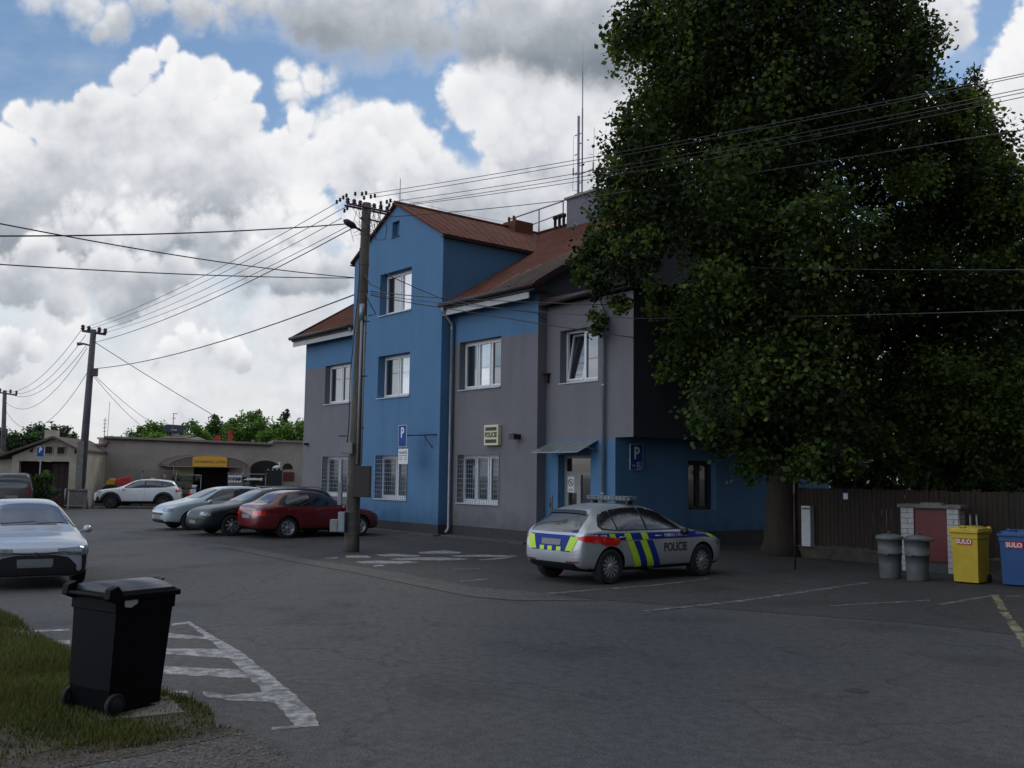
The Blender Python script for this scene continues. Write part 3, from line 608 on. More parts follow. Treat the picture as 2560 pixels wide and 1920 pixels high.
# bay front with gable
b = MB()
BW = 5.9; AP = 11.62; EV = 10.0
slope = (AP-EV)/(BW/2)
xs = sorted({-BW, 0, -BW/2, -4.0, -1.9, -3.25, -2.78}); zs = sorted({0, PL, 1.1, 2.65, 4.68, 6.2, 7.68, 9.2, EV})
for i in range(len(xs)-1):
    for j in range(len(zs)-1):
        am, zm = (xs[i]+xs[i+1])/2, (zs[j]+zs[j+1])/2
        if any(o[0] < am < o[1] and o[2] < zm < o[3] for o in WB): continue
        b.quad((xs[i], 0, zs[j]), (xs[i+1], 0, zs[j]), (xs[i+1], 0, zs[j+1]), (xs[i], 0, zs[j+1]), rule_bay(am, zm))
top = lambda x: EV + slope*(x+BW if x < -BW/2 else -x)
for i in range(len(xs)-1):
    x0, x1 = xs[i], xs[i+1]; segs = [(EV, EV, top(x0), top(x1))]
    if -3.25 <= x0 and x1 <= -2.78: segs = [(EV, EV, 10.46, 10.46), (11.02, 11.02, top(x0), top(x1))]
    for s in segs: b.quad((x0, 0, s[0]), (x1, 0, s[1]), (x1, 0, s[3]), (x0, 0, s[2]), 1)
for o in WB:
    for (p, q) in (((o[0], o[2]), (o[0], o[3])), ((o[1], o[2]), (o[1], o[3])), ((o[0], o[2]), (o[1], o[2])), ((o[0], o[3]), (o[1], o[3]))):
        b.quad((p[0], 0, p[1]), (q[0], 0, q[1]), (q[0], .36, q[1]), (p[0], .36, p[1]), 1)
# bay sides (down to the ground in front, cheeks above the main roof)
RS = (11.62-7.62)/(6.6-.05)                     # main roof slope
for x in (-BW, 0):
    b.quad((x, 0, 0), (x, MV, 0), (x, MV, PL), (x, 0, PL), 2)
    b.quad((x, 0, PL), (x, MV, PL), (x, MV, EV), (x, 0, EV), 1)
    b.quad((x, MV, EZ), (x, 4.6, EZ), (x, 4.6, EV), (x, MV, EV), 1)
b.build('bay_wall', RM, BLD)
# other walls
wall('wall', 'x', -10.6, MV, 12.8, 0, EZ, [], .1, rule_main, (PL, 6.27))
wall('wall', 'y', 12.8, -10.6, 4.4, 0, EZ+.2, [], -.1, rule_main, (PL, 6.27))
b = MB()                                       # main right side: strip beside annex, then the gable
b.quad((4.4, MV, 0), (4.4, AV, 0), (4.4, AV, EZ), (4.4, MV, EZ), 0)
b.quad((4.4, AV, EZ-.6), (4.4, 12.8, EZ-.6), (4.4, 12.8, EZ+.1), (4.4, AV, EZ+.1), 4)
b.add([(4.4, MV, EZ), (4.4, 12.8, EZ), (4.4, 12.8, 7.7), (4.4, 6.6, 11.5), (4.4, MV, 7.75)], [(0, 1, 2, 3, 4)], 4)
b.add([(-10.6, MV, EZ), (-10.6, 12.8, EZ), (-10.6, 12.8, 7.7), (-10.6, 6.6, 11.5), (-10.6, MV, 7.75)], [(0, 1, 2, 3, 4)], 0)
b.build('gable_wall', RM, BLD)
# annex
wall('annex_wall', 'y', AV, 4.4, 7.3, 0, 7.05, WA, .32, rule_ann, (PL, 3.02))
b = MB(); b.quad((7.3, AV, 3.06), (7.98, AV, 3.06), (7.98, AV, 7.05), (7.3, AV, 7.05), 0)
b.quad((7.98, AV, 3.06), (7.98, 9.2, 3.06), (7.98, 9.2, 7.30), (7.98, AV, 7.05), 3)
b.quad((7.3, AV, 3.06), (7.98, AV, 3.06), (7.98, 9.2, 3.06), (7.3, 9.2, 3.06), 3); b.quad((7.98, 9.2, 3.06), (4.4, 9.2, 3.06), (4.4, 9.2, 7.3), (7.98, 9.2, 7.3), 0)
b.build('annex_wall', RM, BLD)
wall('annex_wall', 'x', 7.3, AV, 11.0, 0, 3.06, [(3.8, 5.05, 1.03, 2.48)], -.3, lambda a, z: 2 if z < PL+.05 else 1, (PL+.05,))
b = MB(); b.quad((7.3, 9.2, 3.06), (4.4, 9.2, 3.06), (4.4, 11.0, 3.06), (7.3, 11.0, 3.06), 0); b.quad((7.3, 11.0, 0), (4.4, 11.0, 0), (4.4, 11.0, 3.06), (7.3, 11.0, 3.06), 1); b.build('annex_flat_roof', RM, BLD)
b = MB(); b.prism([(AV-.28, 7.10), (9.3, 7.42), (9.3, 7.55), (AV-.28, 7.24)], 'x', 4.41, 8.1); b.build('annex_roof', M['rooftrim'], BLD)
# windows
for (x0, x1, z0, z1) in WB[:3]:
    f = window(x0, x1, z0, z1, .34, 2, gm=M['paneG'] if z0 < 2 else None, pale=(1,) if z0 > 2 else ())
    if z0 < 2: grille(x0+.01, x1-.01, z0+.01, z1-.01, -.004, f)
for (x0, x1, z0, z1) in W2+W3:
    f = window(x0, x1, z0, z1, MV+.28, 3 if x0 > 0 else 2, gm=M['paneG'] if z0 < 2 else None, wide=.3, pale=(1,) if z0 > 2 and x0 > 0 else ())
    if z0 < 2: grille(x0+.01, x1-.01, z0+.01, z1-.01, MV-.004, f)
window(5.0, 6.6, 4.69, 6.24, AV+.3, 2, open_leaf=True, wide=.3)
window(3.8, 5.05, 1.03, 2.48, 7.3-.25, 2, plane='x', sgn=-1, gm=M['paneD'], wide=.2, fm=M['brownbox'])
b = MB(); b.box(-3.25, -2.78, .2, .24, 10.46, 11.02); b.build('vent_hatch', M['blue'], BLD)
b = MB(); b.box(-3.28, -2.75, -.04, -.002, 10.43, 10.46); b.build('sill', M['rooftrim'], BLD)
# door
b = MB(); y = AV+.28
b.box(4.955, 5.05, y-.03, y+.05, .02, 2.59); b.box(6.22, 6.315, y-.03, y+.05, .02, 2.59); b.box(5.05, 6.22, y-.03, y+.05, 2.5, 2.59); b.box(5.05, 6.22, y-.03, y+.05, 2.02, 2.12)
b.box(5.50, 5.66, y-.04, y+.05, .02, 2.02); b.box(5.05, 5.14, y-.04, y+.05, .02, 2.02); b.box(6.13, 6.22, y-.04, y+.05, .02, 2.02); b.box(5.14, 6.13, y-.04, y+.05, .02, .3)
b.box(5.05, 5.50, y-.044, y+.05, 1.5, 2.02)
dr = b.build('door', M['greybox'], BLD)
b = MB(); b.box(5.14, 5.5, y, y+.01, .3, 1.5); b.box(5.66, 6.13, y, y+.01, .3, 2.02); b.box(5.05, 6.22, y, y+.01, 2.12, 2.5); b.build('pane', M['paneD'], dr)
b = MB(); b.box(5.12, 5.40, y-.052, y-.046, 1.52, 1.97); ns = b.build('notice', M['signwhite'], dr)
b = MB(); b.lathe([(.085, -.003), (.11, -.003)], 24, 'y', (5.26, y-.052, 1.80)); b.tube([(5.19, y-.056, 1.87), (5.33, y-.056, 1.73)], .009, 6); b.tube([(5.24, y-.057, 1.83), (5.29, y-.057, 1.77)], .02, 6); b.box(5.17, 5.35, y-.057, y-.054, 1.60, 1.615); b.box(5.17, 5.35, y-.057, y-.054, 1.56, 1.575); b.build('pictogram', M['ink'], ns)
b = MB(); b.box(4.6, 4.72, AV-.03, AV-.003, 1.0, 1.42); it = b.build('intercom', M['steel'], BLD); b = MB(); b.lathe([(0, 0), (.03, 0)], 12, 'y', (4.66, AV-.034, 1.3)); b.box(4.63, 4.69, AV-.036, AV-.031, 1.05, 1.2); b.build('button', M['ink'], it)
# canopy over the door
CN = thing('door_canopy', 'small sloping glass canopy on brackets above the entrance door', 'canopy', bl(0, 0), BANG)
b = MB()
for x0, x1 in ((4.72, 5.67), (5.69, 6.62)): b.prism([(AV-.01, 2.985), (0.02, 2.645), (0.02, 2.660), (AV-.01, 3.0)], 'x', x0, x1)
b.build('panel', mat('canopy_glass', (.16, .19, .18), .25, coat=.6), CN)
b = MB()
for x in (4.71, 5.68, 6.63): b.tube([(x, AV, 2.99), (x, .0, 2.645)], .014, 6); b.tube([(x, AV, 2.7), (x, .35, 2.79)], .011, 6)
b.tube([(4.71, 0, 2.64), (6.63, 0, 2.64)], .016, 6); b.build('frame', M['zinc'], CN)
# roofs
def ribbed(name, pts, n, m, parent, rib=.018, gap=.30):
    """pts: eaveL, eaveR, ridgeR, ridgeL"""
    a, c, d, e = [Vector(p) for p in pts]; nn = (c-a).cross(e-a).normalized(); nn = nn if nn.z > 0 else -nn; b = MB()
    b.add([a, c, d, e, a-nn*.05, c-nn*.05, d-nn*.05, e-nn*.05], [(0, 1, 2, 3), (7, 6, 5, 4), (0, 4, 5, 1), (1, 5, 6, 2), (2, 6, 7, 3), (3, 7, 4, 0)])
    k = int((c-a).length/gap)
    for i in range(k+1):
        t = i/k; p = a.lerp(c, t); q = e.lerp(d, t); s = (c-a).normalized()*.014
        b.add([p-s+nn*.001, p+s+nn*.001, q+s+nn*.001, q-s+nn*.001, p-s*.5+nn*rib, p+s*.5+nn*rib, q+s*.5+nn*rib, q-s*.5+nn*rib], [(4, 5, 6, 7), (0, 1, 5, 4), (1, 2, 6, 5), (2, 3, 7, 6), (3, 0, 4, 7)])
    k2 = 0
    for i in range(1, k2+1):
        t = i/(k2+1); p = a.lerp(e, t); q = c.lerp(d, t); s = (e-a).normalized()*.02
        b.add([p+nn*.012, q+nn*.012, q+s*2+nn*.002, p+s*2+nn*.002, p-nn*.0, q-nn*.0], [(0, 1, 2, 3), (4, 5, 1, 0)])
    return b.build(name, m, parent)
zr = lambda y: 7.62+RS*(y-.05)
rf = ribbed('roof', [(-10.95, .0, zr(0)), (-5.95, .0, zr(0)), (-5.95, 6.6, 11.64), (-10.95, 6.6, 11.64)], 9, M['roof'], BLD)
ribbed('roof', [(.05, .0, zr(0)), (4.75, .0, zr(0)), (4.75, 6.6, 11.64), (.05, 6.6, 11.64)], 9, M['roof'], BLD)
yv = .05+(EV-7.62)/RS
ribbed('roof', [(-5.95, yv, zr(yv)), (.05, yv, zr(yv)), (.05, 6.6, 11.64), (-5.95, 6.6, 11.64)], 9, M['roof'], BLD)
ribbed('roof', [(4.75, 13.1, 7.62), (-10.95, 13.1, 7.62), (-10.95, 6.6, 11.64), (4.75, 6.6, 11.64)], 9, M['roof'], BLD)
ov = .12
ribbed('roof', [(.14, 4.4, EV-.06+.03), (.14, -ov, EV-.03), (-2.95, -ov, AP+.05), (-2.95, 6.65, AP+.05)], 8, M['roof'], BLD)
ribbed('roof', [(-6.04, -ov, EV-.03), (-6.04, 4.4, EV-.03), (-2.95, 6.65, AP+.05), (-2.95, -ov, AP+.05)], 8, M['roof'], BLD)
for p_, q_ in (((-2.95, -ov-.02, AP+.08), (-2.95, 6.6, AP+.08)), ((-10.97, 6.6, 11.69), (4.77, 6.6, 11.69))): b = MB(); b.tube([p_, q_], .05, 8); b.build('ridge_cap', M['roof'], BLD)
b = MB()
for i in range(9): x = 2.45+i*.25; y0 = .1+i*.02; y1 = 1.3+i*.24; b.tube([(x, y0, zr(y0)+.05), (x, y1, zr(y1)+.05)], .022, 5)
b.build('roof_rib', M['roofgrey'], BLD)
# eaves, fascia, verge boards
for x0, x1 in ((-10.95, -5.92), (.02, 4.78)):
    b = MB(); b.box(x0, x1, -.05, MV-.005, 7.42, 7.60); b.build('soffit', M['rooftrim'], BLD)
for x0, x1 in ((-10.98, -5.92), (.02, 4.45)): b = MB(); b.box(x0, x1, .02, .06, 7.22, 7.41); b.build('fascia', M['whitewall'], BLD)
for x0, x1 in ((-10.98, -6.0), (.0, 4.85)): b = MB(); b.tube([(x0, -.13, 7.55), (x1, -.13, 7.55)], .075, 10); b.build('gutter', M['rooftrim'], BLD)
for x0, x1 in ((4.76, 4.81), (-11.0, -10.96)): b = MB(); b.prism([(-.05, 7.45), (6.6, 11.47), (13.1, 7.45), (13.1, 7.66), (6.6, 11.70), (-.05, 7.66)], 'x', x0, x1); b.build('verge_board', M['rooftrim'], BLD)
for x0, x1 in ((.01, .17), (-6.07, -5.91)): b = MB(); b.box(x0, x1, -ov, 4.3, EV-.14, EV-.10); b.build('soffit', M['rooftrim'], BLD)
b = MB(); b.tube([(4.45, AV-.33, 7.06), (8.05, AV-.33, 7.22)], .07, 8); b.build('gutter', M['rooftrim'], BLD)
# downpipes
b = MB(); b.tube([(.16, -.12, 7.5), (.14, .0, 7.3), (.13, MV-.12, 6.95), (.13, MV-.12, .25), (.16, MV-.25, .1)], .055, 10)
for z in (1.2, 3.2, 5.2, 6.8): b.lathe([(.066, z), (.066, z+.05)], 10, c=(.13, MV-.12, 0))
b.build('downpipe', M['zinc'], BLD)
b = MB(); b.tube([(-6.05, -.12, 7.55), (-6.1, .1, 7.3), (-6.12, MV-.12, 7.0), (-6.12, MV-.12, .1)], .055, 10); b.build('downpipe', M['zinc'], BLD)
b = MB(); b.tube([(6.92, AV-.33, 7.15), (6.92, AV-.28, 6.9), (6.92, AV-.09, 6.6), (6.92, AV-.09, .1)], .05, 10)
for z in (1.5, 4.5, 6.2): b.lathe([(.06, z), (.06, z+.05)], 10, c=(6.92, AV-.09, 0))
b.build('downpipe', M['zinc'], BLD)
b = MB(); b.tube([(-.12, .02, 0.0), (-.12, .02, .01)], .001, 3)
# chimneys and ridge furniture
b = MB(); b.box(-.75, .95, 6.2, 7.9, 11.2, 12.50); ch = b.build('chimney', M['gable'], BLD)
b = MB(); b.box(-.83, 1.03, 6.12, 7.98, 12.50, 12.58); b.build('chimney_cap', M['roofgrey'], ch)
b = MB(); b.box(-3.3, -2.5, 5.1, 6.0, 11.3, 11.9)
for x in (-3.15, -2.85): b.lathe([(.05, 11.9), (.05, 12.15)], 8, c=(x, 5.3, 0))
b.build('chimney', M['roof'], BLD)
b = MB()
for x in (-1.75, -1.5, -1.25): b.lathe([(.06, 11.6), (.06, 12.0), (.10, 12.0), (.10, 12.12)], 10, c=(x, 6.5, 0))
b.build('roof_vent', M['rooftrim'], BLD)
b = MB(); 
for x in (-4.35, -2.85, -1.4): b.tube([(x, 6.6, 11.6), (x, 6.6, 12.64)], .03, 6)
b.tube([(-4.72, 6.6, 12.62), (-1.35, 6.6, 12.68)], .028, 6); b.tube([(-4.35, 6.6, 12.05), (-1.4, 6.6, 12.2)], .022, 6); b.build('roof_railing', M['steel'], BLD)
b = MB(); b.tube([(-2.95, .1, 11.7), (-2.95, .1, 12.6)], .012, 5)
b.tube([(-2.95, .1, 11.85), (-2.95, 1.5, 11.83), (-2.95, 3.2, 11.80), (-2.95, 5.0, 11.85)], .006, 4)
for y in (1.5, 3.2): b.tube([(-2.95, y, 11.65), (-2.95, y, 11.84)], .008, 4)
b.build('lightning_rod', M['wire'], BLD)
# little things on the facade
b = MB(); b.box(3.45, 3.65, MV-.26, MV-.003, 3.08, 3.22); b.prism([(MV-.3, 3.06), (MV-.2, 3.06), (MV-.2, 3.24), (MV-.3, 3.2)], 'x', 3.43, 3.67); b.build('wall_lamp', M['black'], BLD)
b = MB(); b.box(-10.25, -10.1, MV-.2, MV-.003, 3.1, 3.2); b.build('wall_lamp', M['black'], BLD)
b = MB(); b.box(4.41, 4.60, AV-.2, AV-.003, 5.0, 5.03); b.box(4.46, 4.55, AV-.12, AV-.003, 4.75, 4.99); b.build('wall_bracket', M['rooftrim'], BLD)
# illuminated box sign
SG = thing('police_box_sign', 'square cream box sign with black POLICIE lettering between two windows', 'sign', bl(0, 0), BANG)
b = MB(); b.box(1.99, 2.71, MV-.14, MV-.003, 2.90, 3.54)
# placed to the right of the window centre
bo = b.build('housing', M['signcream'], SG, bevel=.015); y = MV-.143
for z0, z1 in ((3.36, 3.47), (2.98, 3.09)): b = MB(); b.box(2.07, 2.63, y-.004, y, z0, z1); b.build('stripe', M['ink'], SG)
text_obj('lettering', 'POLICIE', .215, M['ink'], SG, (2.35, y-.004, 3.225), (1, 0, 0), (0, 0, 1), .80, .008)
# parking sign on a wall bracket
sgx = fx = BF.p(1008, 1090, -1.0)
def parking_panel(root, o, ex, ez, w, h, nrm, small=None, wheelchair=False, name='sign_panel', mb=M['signblue'], P='P'):
    o = Vector(o); ex = Vector(ex); ez = Vector(ez); n = Vector(nrm)
    def rect(w_, h_, off, m, nm, par, t=.003):
        b = MB(); c = o+n*off; vs = [c+ex*sx*w_/2+ez*sz*h_/2+n*k*t for k in (0, 1) for sx, sz in ((-1, -1), (1, -1), (1, 1), (-1, 1))]
        b.add(vs, [(3, 2, 1, 0), (4, 5, 6, 7), (0, 1, 5, 4), (1, 2, 6, 5), (2, 3, 7, 6), (3, 0, 4, 7)]); return b.build(nm, m, par)
    pn = rect(w, h, 0, M['signwhite'], name, root, .015); rect(w*.93, h*.965, .016, mb, 'blue_field', pn, .002)
    text_obj('letter', P, h*.66, M['signwhite'], pn, o+n*.021+ez*h*.13, ex, ez, .95 if wheelchair else .85, .012)
    return pn, rect
PS = thing('parking_sign', 'blue parking sign over a white plate, on a wall bracket on the blue bay', 'sign', bl(0, 0), BANG)
px_, pz_ = BF.p(1007, 1090, -.75)
pn, rect = parking_panel(PS, (px_, -.75, pz_), (1, 0, 0), (0, 0, 1), .5, .72, (0, -1, 0), P='P')
text_obj('lettering', 'vyhrazeno', .07, M['signblue'], pn, (px_, -.772, pz_-.27), (1, 0, 0), (0, 0, 1))
qx, qz = BF.p(1008.5, 1141, -.75)
b = MB(); b.box(qx-.29, qx+.29, -.765, -.75, qz-.25, qz+.25); pl = b.build('supplementary_plate', M['signwhite'], PS)
text_obj('lettering', 'POLICIE ČR', .105, M['ink'], pl, (qx, -.768, qz+.12), (1, 0, 0), (0, 0, 1), .85, .003)
b = MB(); b.box(qx-.24, qx+.24, -.768, -.7655, qz+.02, qz+.035); b.box(qx-.24, qx-.05, -.768, -.7655, qz-.115, qz-.10); b.box(qx+.08, qx+.24, -.768, -.7655, qz-.115, qz-.10); b.build('rule', M['ink'], pl)
for (t_, dx, dz) in (('Po-Pá', -.14, -.045), ('24 h', .16, -.045), ('1', -.13, -.18), ('2', .15, -.18)): text_obj('lettering', t_, .075, M['ink'], pl, (qx+dx, -.768, qz+dz), (1, 0, 0), (0, 0, 1))
b = MB(); b.tube([(px_+.02, -.73, pz_+.36), (px_+.02, -.73, qz-.25)], .02, 6)
b.tube([(px_, -.73, pz_+.02), (px_+.3, -.55, pz_+.02), (-.15, -.003, pz_+.05)], .022, 6); b.tube([(px_+.75, -.42, pz_+.02), (-.4, -.003, pz_-.38)], .015, 6)
b.tube([(px_+.8, -.4, pz_), (px_+.82, -.4, pz_-.35), (px_+.86, -.4, pz_)], .004, 4); b.build('bracket', M['rooftrim'], PS)
# disabled parking sign on the side wall
DS = thing('disabled_parking_sign', 'blue parking sign with wheelchair symbol on the shaded side wall above the police car', 'sign', bl(0, 0), BANG)
yy = (1.25+1.78)/2; zz = 2.535; xx = 7.3+.10
pn, rect = parking_panel(DS, (xx, yy, zz), (0, 1, 0), (0, 0, 1), .52, .72, (1, 0, 0), wheelchair=True)
text_obj('lettering', '1x', .13, M['signwhite'], pn, (xx+.021, yy-.12, zz-.235), (0, 1, 0), (0, 0, 1))
b = MB(); X_ = xx+.021
def sq(y0, z0, y1, z1, w): b.tube([(X_, y0, z0), (X_, y1, z1)], w, 5)
cy_, cz_ = yy+.11, zz-.235
for (a, c) in (((-.09, -.09), (.09, -.09)), ((.09, -.09), (.09, .09)), ((.09, .09), (-.09, .09)), ((-.09, .09), (-.09, -.09))): sq(cy_+a[0], cz_+a[1], cy_+c[0], cz_+c[1], .005)
sq(cy_-.02, cz_+.03, cy_-.01, cz_-.02, .009); sq(cy_-.01, cz_-.02, cy_+.03, cz_-.02, .007); sq(cy_+.03, cz_-.02, cy_+.05, cz_-.06, .007)
b.lathe([(0, 0), (.014, 0)], 10, 'x', (X_+.003, cy_-.02, cz_+.06)); b.lathe([(.034, 0), (.043, 0)], 16, 'x', (X_+.003, cy_, cz_-.04)); b.build('wheelchair_symbol', M['signwhite'], pn)
b = MB(); b.tube([(7.302, yy-.26, zz+.2), (xx, yy-.2, zz+.2)], .015, 6); b.tube([(7.302, yy-.26, zz-.1), (xx, yy-.2, zz-.1)], .015, 6); b.build('bracket', M['steel'], DS)
# mast
MS = thing('radio_mast', 'tall stepped radio mast with whip antennas standing on the roof ridge by the chimney', 'antenna mast', bl(-1.3, 7.3, 11.3), BANG)
b = MB(); b.tube([(0, 0, 0), (0, 0, 4.95)], .05, 8)
for i in range(11):
    z = .6+i*.40
    if z < 4.3: b.tube([(-.22 if i % 2 else 0, 0, z), (0 if i % 2 else .2, 0, z)], .022, 5)
b.build('pole', M['steel'], MS)
b = MB(); b.tube([(.22, 0, 1.0), (.22, 0, 5.2), (.22, 0, 5.25), (.22, 0, 6.7)], [.03, .03, .022, .02], 6); b.tube([(.22, 0, 6.7), (.24, 0, 7.9)], [.008, .003], 5)
for z in (1.6, 2.9, 4.2): b.tube([(0, 0, z), (.22, 0, z)], .018, 5)
b.build('whip_antenna', M['steel'], MS)
b = MB(); b.tube([(0, 0, 2.55), (.85, 0, 2.58)], .022, 6); b.tube([(.85, 0, 2.5), (.85, 0, 2.85)], .03, 6); b.tube([(.86, 0, 2.85), (.9, 0, 4.25)], .008, 5); b.tube([(.85, 0, 2.55), (.7, 0, 2.3), (.5, 0, 2.5)], .008, 5); b.build('side_antenna', M['steel'], MS)
b = MB(); b.tube([(-.3, 0, 2.7), (-.3, 0, 4.2)], .008, 5); b.tube([(-.3, 0, 2.6), (-.3, 0, 2.9)], .03, 6); b.tube([(0, 0, 2.65), (-.3, 0, 2.65)], .018, 6); b.tube([(-.3, 0, 2.55), (-.33, 0, 2.0), (0, 0, 1.9)], .012, 5); b.build('dipole_antenna', M['steel'], MS)
b = MB(); b.tube([(0, 0, 1.45), (.3, 0, 1.45)], .02, 6); b.box(.3, .75, -.03, .03, 1.3, 1.6)
for i in range(6): b.box(.3+i*.08, .31+i*.08, -.2, .2, 1.15+.02*i, 1.75-.02*i)
b.build('panel_antenna', M['violet'], MS)

# ------------------------------------------------------------------ utility poles
def insul(b, p, s=1.0):
    b.lathe([(0, -.02*s), (.03*s, -.02*s), (.03*s, 0), (.055*s, .02*s), (.03*s, .05*s), (.05*s, .07*s), (.03*s, .11*s), (0, .12*s)], 8, c=p)
PB = G(877, 1380); PY = PB.y
ptop = at(917, 505, PY)
UP = thing('utility_pole', 'tall concrete utility pole with cables, boxes and street lamp before the blue bay', 'utility pole', (PB.x, PY, 0))
def up(x, y, dy=0): q = at(x, y, PY+dy); return Vector((q.x-PB.x, q.y-PY, q.z))
b = MB(); tp = up(917, 508)
b.tube([(0, 0, -.1), (0, 0, .3), tuple(tp*.33), tuple(tp*.66), tuple(tp)], [.20, .17, .155, .135, .115], 14); b.tube([(0.02, .05, .0), (0.02, .05, 1.6)], [.19, .175], 12)
b.build('shaft', M['poledark'], UP)
b = MB()
for z in (.45, .7, 1.0, 1.3, 1.65, 2.0, 4.6, 5.6, 6.7, 7.4, 8.2, 8.6):
    c = tp*(z/tp.z); r_ = .185-.006*z; b.lathe([(r_, z), (r_, z+.03)], 14, c=(c.x, c.y, 0))
b.build('steel_band', M['steelband'], UP)
aB = Vector((math.cos(ANG), -math.sin(ANG), 0))
ac = up(917, 522); 
b = MB(); e0, e1 = ac-aB*.60, ac+aB*.66
for s in (-.10, .10):
    n_ = Vector((-aB.y, aB.x, 0))*s; b.tube([e0+n_, e1+n_], .028, 6)
ca = b.build('crossarm', M['violet'], UP)
ac2 = up(917, 548); b = MB(); b.tube([ac2-aB*.2, ac2+aB*.5], .022, 6); b.tube([ac2+aB*.45, ac+aB*.3], .012, 5); b.build('lower_crossarm', M['violet'], UP)
ip = []
for t in (-.57, -.38, -.2, .22, .42, .62):
    p = ac+aB*t+Vector((0, 0, .05)); b = MB(); insul(b, p, 1.2); b.tube([p-Vector((0, 0, .12)), p], .012, 5); b.build('insulator', M['violet'], ca); ip.append(p)
random.seed(3)
b = MB()
for i in range(16):
    s = ac+aB*random.uniform(-.62, .62)+Vector((0, 0, .12)); e = Vector((random.uniform(-.35, .3), random.uniform(-.2, .2), 0))+tp*(random.uniform(8.0, 8.6)/tp.z)
    m_ = (s+e)/2+Vector((random.uniform(-.25, .25), 0, -random.uniform(.1, .35))); b.tube([s, s.lerp(m_, .6)+Vector((0, 0, -.06)), m_, e], .006, 4)
b.build('jumper_cable', M['wire'], UP)
b = MB()
for (x, y) in ((842, 508), (850, 503), (858, 497), (866, 492), (888, 488), (905, 488), (915, 486), (927, 495), (937, 493), (952, 511), (967, 508), (976, 505), (973, 516), (983, 515), (910, 498), (953, 520), (861, 530), (868, 524)): insul(b, up(x, y), .8)
b.build('strain_insulator', M['ink'], UP)
b = MB(); l0 = up(905, 578); l1 = up(862, 552, -.5)
b.tube([l0, l0.lerp(l1, .45)], .03, 6); d_ = (l1-l0); 
b.tube([l0.lerp(l1, .4), l0.lerp(l1, .55), l0.lerp(l1, .9), l0.lerp(l1, 1.05)], [.05, .09, .085, .03], 10); b.build('street_lamp', M['violet'], UP)
# conduits and boxes
b = MB(); b.tube([up(905, 780, -.2), up(893, 1160, -.24)], .032, 8); b.tube([up(912, 790, -.16), up(903, 1160, -.2)], .024, 8)
b.build('conduit', M['greybox'], UP)
b = MB(); b.box(*sorted((up(899, 0).x, up(916, 0).x)), -.27, -.12, up(0, 800).z, up(0, 770).z) if False else b.tube([up(905, 760, -.2), up(904, 800, -.2)], .07, 6); b.build('cable_head', M['zinc'], UP)
def pbox(x0, y0, x1, y1, dep, dy, m, name, parent=UP, fr=True):
    a = up(x0, y1, dy); c = up(x1, y0, dy); b = MB(); b.box(a.x, c.x, a.y, a.y+dep, a.z, c.z); o = b.build(name, m, parent, bevel=.008)
    b = MB(); b.box(a.x+.02, c.x-.02, a.y-.006, a.y-.001, a.z+.02, c.z-.02); b.build('box_door', m, o); return o
pbox(852, 1107, 881, 1134, .18, -.32, M['greybox'], 'white_meter_box')
pbox(880, 1165, 926, 1243, .25, -.30, M['brownbox'], 'brown_cabinet')
pbox(843, 1205, 855, 1263, .14, -.30, M['greybox'], 'cable_cover')
pbox(824, 1299, 844, 1330, .2, -.28, M['greybox'], 'grey_box')
pbox(844, 1280, 862, 1330, .2, -.28, M['zinc'], 'grey_box')
for (pts, r_) in (([(900, 620), (898, 700), (889, 800), (876, 930), (872, 1060), (868, 1110)], .014), ([(905, 580), (936, 560), (940, 600), (962, 600), (968, 570), (962, 550)], .010), ([(908, 680), (925, 710), (950, 722), (960, 690)], .012), ([(915, 735), (925, 760), (940, 785), (920, 790)], .014), ([(912, 520), (915, 560), (928, 575)], .008)):
    b = MB(); b.tube([up(x, y, -.2) for x, y in pts], r_, 5); b.build('hanging_cable', M['wire'], UP)
b = MB()
for (x, y) in ((925, 803), (918, 940), (910, 1070), (866, 1090)): p = up(x, y, -.2); b.tube([p-Vector((.2, 0, 0)), p], .018, 5)
b.build('climbing_step', M['rooftrim'], UP)

def far_pole(label, xb, yb, xt, yt, lean_arm, r0=.19, block=True, lamp=True, Y=None):
    g = G(xb, yb) if Y is None else Vector((at(xb, yb, Y).x, Y, 0)); Yp = g.y
    root = thing('utility_pole', label, 'utility pole', (g.x, g.y, 0))
    L = lambda x, y, dy=0: at(x, y, Yp+dy)-Vector((g.x, Yp, 0))
    t = L(xt, yt); b = MB(); b.tube([(0, 0, 0), t*.5, t], [r0*1.1, r0*.95, r0*.75], 12); b.build('shaft', M['polep'], root)
    b = MB(); a0 = L(xt-28, yt+2, .6); a1 = L(xt+29, yt+12, -.6) if True else None; b.tube([L(xt-28, yt+3), L(xt+30, yt+12)], .07, 6); ca = b.build('crossarm', M['violet'], root)
    for dx, dy in ((-27, -1), (-12, 2), (14, 5), (29, 8)): b = MB(); insul(b, L(xt+dx, yt+dy)-Vector((0, 0, .02)), 2.2); b.build('insulator', M['violet'], ca)
    if lamp:
        b = MB(); p0, p1 = L(xt-8, yt+40), L(xt-40, yt+36); b.tube([p0, p0.lerp(p1, .5)+Vector((0, 0, .05)), p1], [.04, .05, .10], 8); b.build('street_lamp', M['polep'], root)
    b = MB(); c = L(xt-2, yt+105); b.box(c.x-.02, c.x+.3, c.y-.25, c.y-.05, c.z-.25, c.z+.15); b.build('junction_box', M['violet'], root)
    return root, L, g
FP1, L1, g1 = far_pole('leaning concrete utility pole with a square concrete foot beside the white car', 198, 1272, 234, 824, 1)
b = MB(); z1 = at(196, 1222, g1.y).z; b.box(-.42, .28, -.3, .3, 0, z1-.1); b.box(-.47, .33, -.35, .35, z1-.1, z1); b.box(-.2, .15, -.2, .2, z1, z1+2.4); b.build('concrete_foot', M['concrete'], FP1, bevel=.02)
b = MB()
